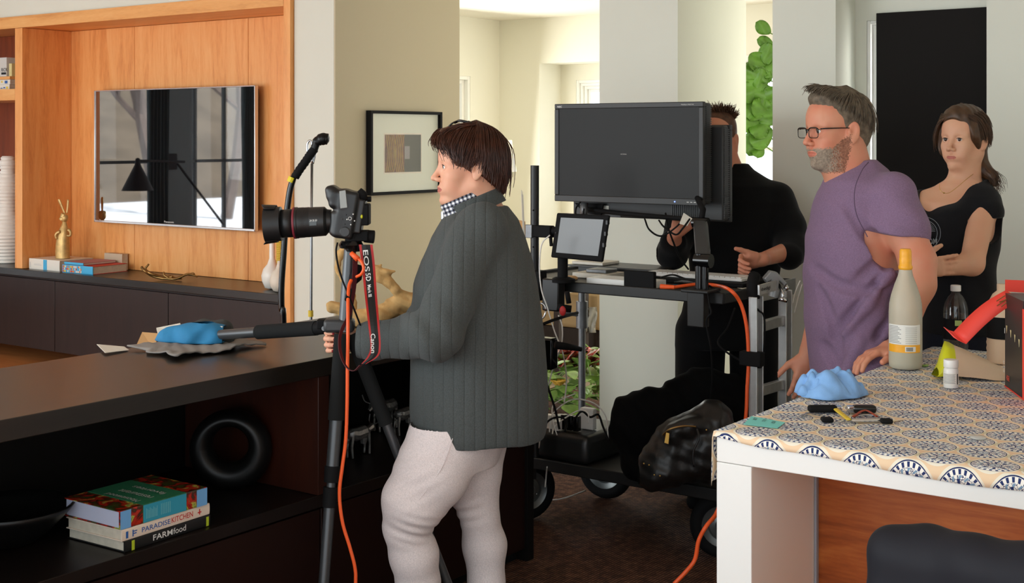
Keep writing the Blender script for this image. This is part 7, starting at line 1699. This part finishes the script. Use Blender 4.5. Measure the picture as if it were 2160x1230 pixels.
hdp = thing('pan_head', 'black pan head with round knob between the camera and the tripod', 'camera mount', cx3(755, 505)); m = MB(); m.obox(cx3(760,497,.0), V(S36,-C36,0)*.026, wv*.026, V(0,0,.016)); m.tube([cx3(745,512), cx3(747,490)], [.024,.030], 18); m.build('clamp', M['blackm'], hdp, bevel=.004)
m = MB(); m.tube([cx3(768,498,-.0), cx3(790,500,-.0)], [.019,.020], 18); m.build('knob', M['rubber'], hdp, bevel=.003)
# strap: a ribbon hanging from the camera and looping at the bottom
st_ = thing('camera_strap', 'black and red camera strap lettered in white hanging from the camera', 'strap', cx3(785, 640))
def ribbon(cl, wd, dd0):      # cl: (px left, px right, py, depth offset)
    G = []; E1 = []; E2 = []
    L_ = bez([cx3(a_, y_, z_) for a_, b_, y_, z_ in cl], 8); R_ = bez([cx3(b_, y_, z_+wd) for a_, b_, y_, z_ in cl], 8)
    return L_, R_
cl = [(757,786,516,-.04),(763,791,560,-.05),(769,795,620,-.10),(776,800,680,-.215),(781,803,730,-.235),(775,797,752,-.235),(762,772,768,-.235)]
L_, R_ = ribbon(cl, 0, 0)
G = [[l, l*.82+r*.18, l*.5+r*.5+wv*.002, l*.18+r*.82, r] for l, r in zip(L_, R_)]
m = MB(); nG = len(G)
for k in range(4):
    m.mi = 1 if k in (0,3) else 0; m.sheet([[G[i][k], G[i][k+1]] for i in range(nG)])
m.build('webbing', [M['strapblack'], M['red']], st_)
cl2 = [(758,764,770,-.235),(744,748,782,-.22),(728,732,772,-.20),(716,722,745,-.19),(714,720,715,-.18),(720,728,690,-.15),(733,742,660,-.09),(742,752,600,-.06),(745,755,540,-.05)]
L_, R_ = ribbon(cl2, .012, 0); m = MB(); m.sheet([[l, r] for l, r in zip(L_, R_)], .0015); m.build('webbing', M['redstrap'], st_)
def along(txt, px, py, dd, h, wd, tilt, dd2=None): 
    dn = (cx3(px+tilt, py+60, dd if dd2 is None else dd2)-cx3(px, py, dd)).normalized(); rt = V(S36,-C36,0); text_on('lettering', txt, M['txtw'], st_, cx3(px, py, dd-.012), dn, -dn.cross(wv).normalized() if False else (wv.cross(dn)).normalized(), h, wd, bold=True)
along('EOS', 765.5, 528, -.047, .0150, .064, 5.5); along('5D', 771, 577, -.064, .0145, .026, 5, -.112); along('Mark III', 775, 602, -.088, .0105, .052, 5, -.185); along('Canon', 782, 704, -.226, .0130, .055, 1)
# orange tether from the camera
tt_ = thing('tether_cable', 'orange tether cable hanging from the camera along the tripod to the floor', 'cable', cx3(735, 900))
pts = [cx3(*p) for p in ((742,536,-.06),(752,544,-.07),(762,552,-.08),(767,566,-.085),(762,578,-.08),(752,584,-.06))]
m = MB(); m.tube(bez(pts, 6), .0045, 10); m.build('cord', M['orange'], tt_, smooth=True); m = MB(); m.tube([cx3(741,534,-.062), cx3(755,547,-.075)], [.007,.009], 10); m.build('plug', M['orange'], tt_, smooth=True)
pts = [cx3(*p) for p in ((741,591,-.07),(736,605,-.09),(734,640,-.14),(734,700,-.17),(733,780,-.17),(732,860,-.17),(729,930,-.17),(722,985,-.17),(716,1040,-.17),(722,1100,-.17),(738,1155,-.17),(749,1200,-.17),(750,1245,-.17))]+[V(cx3(748,1300,-.17).x, cx3(748,1300,-.17).y, .03)]
m = MB(); m.tube(bez(pts, 8), .0052, 10); m.build('cord', M['orange'], tt_, smooth=True)
m = MB(); m.tube([cx3(737,612,-.09), cx3(733,632,-.13)], .0085, 10); m.build('cable_tie', M['blackm'], tt_)
m = MB(); m.tube(bez([cx3(*p) for p in ((712,512,-.04),(709,530,-.05),(713,560,-.06),(722,590,-.07),(735,622,-.10),(748,655,-.08),(760,686,-.05))], 6), .0028, 8); tag(m.build('release_cable', M['blackm'], smooth=True), 'thin black cable crossing in front of the tripod column', 'cable')
# ================================================================ THINGS ON THE COUNTER TOP
cz = CZ+.001
def onC(px, py, z=None): return onZ(px, py, z or cz)
def drape(name, mat, cen, ax, ay, amp, label, cat, n=26, th=.004, seed=1, ragged=.08, lift=.0):
    rn = random.Random(seed); G = []; ph = [rn.uniform(0,6) for _ in range(6)]
    for i in range(n):
        row = []
        for j in range(n):
            u_, v_ = i/(n-1)*2-1, j/(n-1)*2-1; e = 1+ragged*math.sin(u_*5+ph[0])+ragged*math.sin(v_*7+ph[1])
            z = lift+amp*(.5+.5*math.sin(u_*5+v_*3+ph[2]))*(.3+.7*max(abs(u_),abs(v_)))+amp*.5*abs(math.sin(u_*11-v_*4+ph[3])); row.append(cen+ax*u_*e+ay*v_*e+V(0,0,.002+z))
        G.append(row)
    return tag(MB().sheet(G, th).build(name, mat, smooth=True), label, cat)
c_ = onC(418, 738); rxx = V(S36,-C36,0); fyy = V(C36,S36,0)
drape('felt_cloth', M['greycloth'], c_+fyy*.03, V(.17,-.01,0), V(.02,.13,0), .010, 'folded grey felt cloth under the blue sandbag on the counter', 'cloth', seed=4)
pa = [onC(203,725), onC(262,730), onC(300,722), onC(280,738), onC(228,744)]
tag(MB().prism([onC(204,727,cz+.012), onC(262,732,cz+.004), onC(272,739,cz+.002), onC(222,745,cz+.006)], (0,0,.0015)).build('paper_sheet', M['paper']), 'white paper sheet sticking out at the left of the grey cloth', 'paper')
tag(MB().prism([P(300,703,4.50), P(338,706,4.48), P(322,738,4.36), P(288,730,4.38)], (0,0,.004)).build('card', M['tan']), 'tan card standing up behind the blue sandbag', 'card')
tag(MB().prism([P(330,694,4.62), P(380,684,4.62), P(384,700,4.56), P(336,716,4.50)], (0,0,.004)).build('card', M['paper']), 'off-white card behind the blue sandbag and tan card', 'card')
BD = 4.38; qb = lambda px, py, dd=0: fr(px, py, BD+dd)
def sb(F_):
    F_.chain([qb(325,727,-.02), qb(360,716,-.04), qb(410,712,-.06), qb(450,714,-.06), qb(466,712,-.05)], [.014,.036,.046,.046,.040], .03); F_.cone(qb(405,724,-.07), qb(450,728,-.07), .030, .032, .03)
    F_.disp(lambda X, Y, Z: .0035*np.sin((X*.7-Z*.7)*110+1)*np.exp(-((X-qb(435,0)[0])/.06)**2)+.0015*np.sin(X*60+Z*90))
    F_.halfspace((qb(400,0)[0], BD-.05, cz+.014), (0,0,-1), R=.3)
def sb2(F_):
    F_.chain([qb(385,697,.02), qb(430,692,.02), qb(470,696,.0), qb(480,716,-.02)], [.020,.026,.030,.026], .02)
bgo = thing('sandbag', 'blue canvas sandbag with charcoal handle weighing down the tripod leg on the counter', 'sandbag', onC(410, 735))
sd('canvas_pouch', sb, M['blue'], bgo, qb(300,775,-.16), qb(490,670,.06), .0035, 1); sd('handle_flap', sb2, M['charcoalcloth'], bgo, qb(360,745,-.08), qb(510,665,.10), .0035, 1)
sp = MB(); sp.prism([P(446,688,BD-.075), P(470,688,BD-.075), P(465,700,BD-.085), P(441,698,BD-.085)], wv*.001); sp.build('label', M['paper'], bgo)
# driftwood at the far end of the counter
dw = thing('driftwood', 'pale twisted driftwood branches standing on the far end of the counter', 'driftwood', P(760, 690, 4.9)); WD = 4.78
wq = lambda px, py, dd=0: fr(px, py, WD+dd)
def dwf(F_):
    F_.chain([wq(735,668,0), wq(765,676,.0), wq(800,668,0), wq(828,648,.02), wq(848,632,.02), wq(868,636,.02)], [.030,.036,.036,.030,.030,.034], .015); F_.chain([wq(700,648,0), wq(716,650,0), wq(735,662,0)], [.022,.020,.024], .01)
    F_.chain([wq(848,632,.02), wq(836,612,.0), wq(820,596,0), wq(800,586,0), wq(790,570,0)], [.022,.016,.017,.016,.018], .012); F_.chain([wq(800,572,0), wq(815,574,0), wq(832,573,0)], [.016,.013,.005], .01); F_.chain([wq(790,570,0), wq(803,560,0)], [.014,.008], .008); F_.chain([wq(836,606,0), wq(818,582,0)], [.010,.008], .008)
    F_.chain([wq(740,664,.02), wq(746,640,.02), wq(742,612,.02)], [.020,.012,.008], .01); F_.chain([wq(722,590,.02), wq(712,566,.02), wq(716,540,.02), wq(728,520,.02)], [.006,.010,.013,.014], .008); F_.chain([wq(742,640,.02), wq(722,592,.02)], [.008,.006], .008)
    F_.chain([wq(862,640,.02), wq(840,662,.04), wq(800,690,.05)], [.022,.020,.024], .01); F_.chain([wq(760,676,0), wq(750,690,0)], [.026,.022], .01)
    F_.disp(lambda X, Y, Z: .0025*np.sin(X*70+Z*110)*np.sin(Y*90+Z*40)+.001*np.sin(Z*300+X*160)); F_.halfspace((wq(780,0)[0], WD, CZ+.002), (0,0,-1), R=.5)
sd('branch', dwf, M['bark'], dw, wq(680,700,-.08), wq(900,505,.14), .0035, 1)
# small bottle seen between her chin and the picture wall
sbt = thing('slim_bottle', 'slim glass bottle with olive and silver bands behind the woman chest', 'bottle', P(935, 560, 6.6)); bd_ = 6.6
m = MB(); m.tube([P(935,432,bd_), P(935,446,bd_)], .008, 10); m.build('olive_neck', M['limep2'], sbt); m = MB(); m.tube([P(935,446,bd_), P(935,462,bd_)], .012, 12); m.build('silver_band', M['chrome'], sbt)
m = MB(); m.tube([P(935,462,bd_), V(P(935,462,bd_).x, P(935,462,bd_).y, .02)], .011, 10); m.build('stem', M['blackg'], sbt)
# ================================================================ BAGS ON THE CART, JACKET ON THE CHAIR
bq = lambda px, py, D: fr(px, py, D)
jk = thing('black_jacket', 'black padded jacket heaped on the lower shelf of the cart', 'jacket', P(1400, 1000, 5.1))
def jf(F_):
    F_.ell(bq(1372,905,5.15), (.155,.15,.155), None, .04); F_.ell(bq(1330,875,5.15), (.06,.09,.08), None, .04); F_.ell(bq(1420,862,5.2), (.12,.12,.085), None, .04); F_.ell(bq(1480,850,5.25), (.14,.12,.14), None, .05); F_.ell(bq(1545,845,5.25), (.09,.11,.11), None, .04); F_.ell(bq(1400,980,5.1), (.16,.16,.09), None, .05); F_.ell(bq(1520,910,5.15), (.13,.13,.15), None, .04)
    F_.disp(lambda X, Y, Z: .009*np.sin(X*34+Z*22+1)*np.sin(Y*22+Z*28)+.003*np.sin(X*80+Z*70)); F_.halfspace((bq(1420,0,5.15)[0], 5.15, LZ+.003), (0,0,-1), R=.6)
sd('quilted_body', jf, M['fabricblack'], jk, (bq(1280,0,5.15)[0], 4.93, LZ-.02), (bq(1585,0,5.15)[0], 5.42, 1.0), .006, 1)
lbg = thing('leather_bag', 'slouchy black leather bag with brass zip pull on the cart lower shelf', 'bag', P(1440, 1000, 4.8))
def lf(F_):
    F_.ell(bq(1455,945,4.86), (.155,.11,.115), None, .05); F_.ell(bq(1400,985,4.84), (.10,.09,.08), None, .04); F_.ell(bq(1500,930,4.86), (.10,.11,.155), None, .05); F_.ell(bq(1370,1010,4.84), (.05,.06,.04), None, .03); F_.cone(bq(1420,915,4.78), bq(1470,900,4.78), .035, .035, .03)
    F_.disp(lambda X, Y, Z: .006*np.sin(X*30-Z*46)*np.sin(Z*26+X*18+1)+.0025*np.sin(X*90+Z*60)*np.sin(Z*80-X*30)); F_.halfspace((bq(1440,0,4.86)[0], 4.86, LZ+.003), (0,0,-1), R=.6)
sd('leather_body', lf, M['bag'], lbg, (bq(1345,0,4.86)[0], 4.70, LZ-.02), (bq(1545,0,4.86)[0], 5.0, .86), .005, 1)
zd = 4.735
MB().tube(bez([P(1398,918,zd+.02), P(1412,906,zd), P(1440,899,zd), P(1468,900,zd+.01)], 6), .0035, 8).build('zip', M['bronze'], lbg, smooth=True)
MB().prism([P(1405,912,zd-.03), P(1412,914,zd-.03), P(1410,937,zd-.04), P(1401,934,zd-.04)], wv*.003).build('zip_pull', M['brass'], lbg, bevel=.001)
MB().tube(bez([P(1470,905,zd), P(1474,925,zd-.02), P(1462,955,zd-.02), P(1464,985,zd-.02)], 5), .004, 8).build('strap', M['black'], lbg, smooth=True)
for x, y in ((1358,978),(1369,981),(1380,1002),(1392,1004),(1490,907)): MB().ball(P(x, y, zd+.01), .003, 6).build('stud', M['brass'], lbg)
# chair in the right foreground with dark jacket over its back
ch = thing('chair', 'chair with black padded jacket over its back in the right foreground', 'chair', (2.25, .35, 0)); CD = 2.45
def cf(F_):
    rows = []
    F_.chain([bq(1885,1165,CD), bq(1960,1166,CD-.03), bq(2060,1188,CD-.12), bq(2190,1215,CD-.22), bq(2300,1240,CD-.32)], [.040,.040,.042,.045,.045], .03)
    F_.chain([bq(1882,1165,CD), bq(1876,1300,CD), bq(1880,1480,CD)], [.040,.045,.05], .03)
    for a_, d_ in ((1920,-.02),(1975,-.05),(2035,-.10),(2095,-.15),(2160,-.20),(2230,-.26)):
        F_.chain([bq(a_,1185+(a_-1920)*.17,CD+d_), bq(a_,1330,CD+d_), bq(a_+5,1500,CD+d_)], [.042,.046,.046], .05)
    F_.disp(lambda X, Y, Z: .0015*np.sin(X*44+Z*20)*np.sin(Z*18+X*9))
sd('jacket', cf, M['navyjacket'], ch, (bq(1820,0,CD)[0], CD-.50, .42), (bq(2320,0,CD)[0], CD+.10, .93), .005, 1)
c0_ = P(1900, 1400, CD); e0_ = P(2290, 1400, CD-.30)
m = MB(); dd_ = (e0_-c0_); nn_ = V(-dd_.y, dd_.x, 0).normalized(); sc_ = V((c0_+e0_).x/2, (c0_+e0_).y/2, .45)-nn_*(-.0)
nn_ = nn_ if nn_.dot(V(C36,S36,0)) > 0 else -nn_
m.obox(sc_-nn_*-.0+nn_*-.24, dd_/2, nn_*.23, V(0,0,.03)); m.build('seat', M['blackm'], ch, bevel=.02)
for s_ in (0,1):
    for t_ in (.03, .44):
        b_ = c0_+dd_*s_-nn_*t_; MB().tube([V(b_.x,b_.y,.42), V(b_.x,b_.y,.003)], .016, 12).build('leg', M['steel'], ch, smooth=True, angle=40)
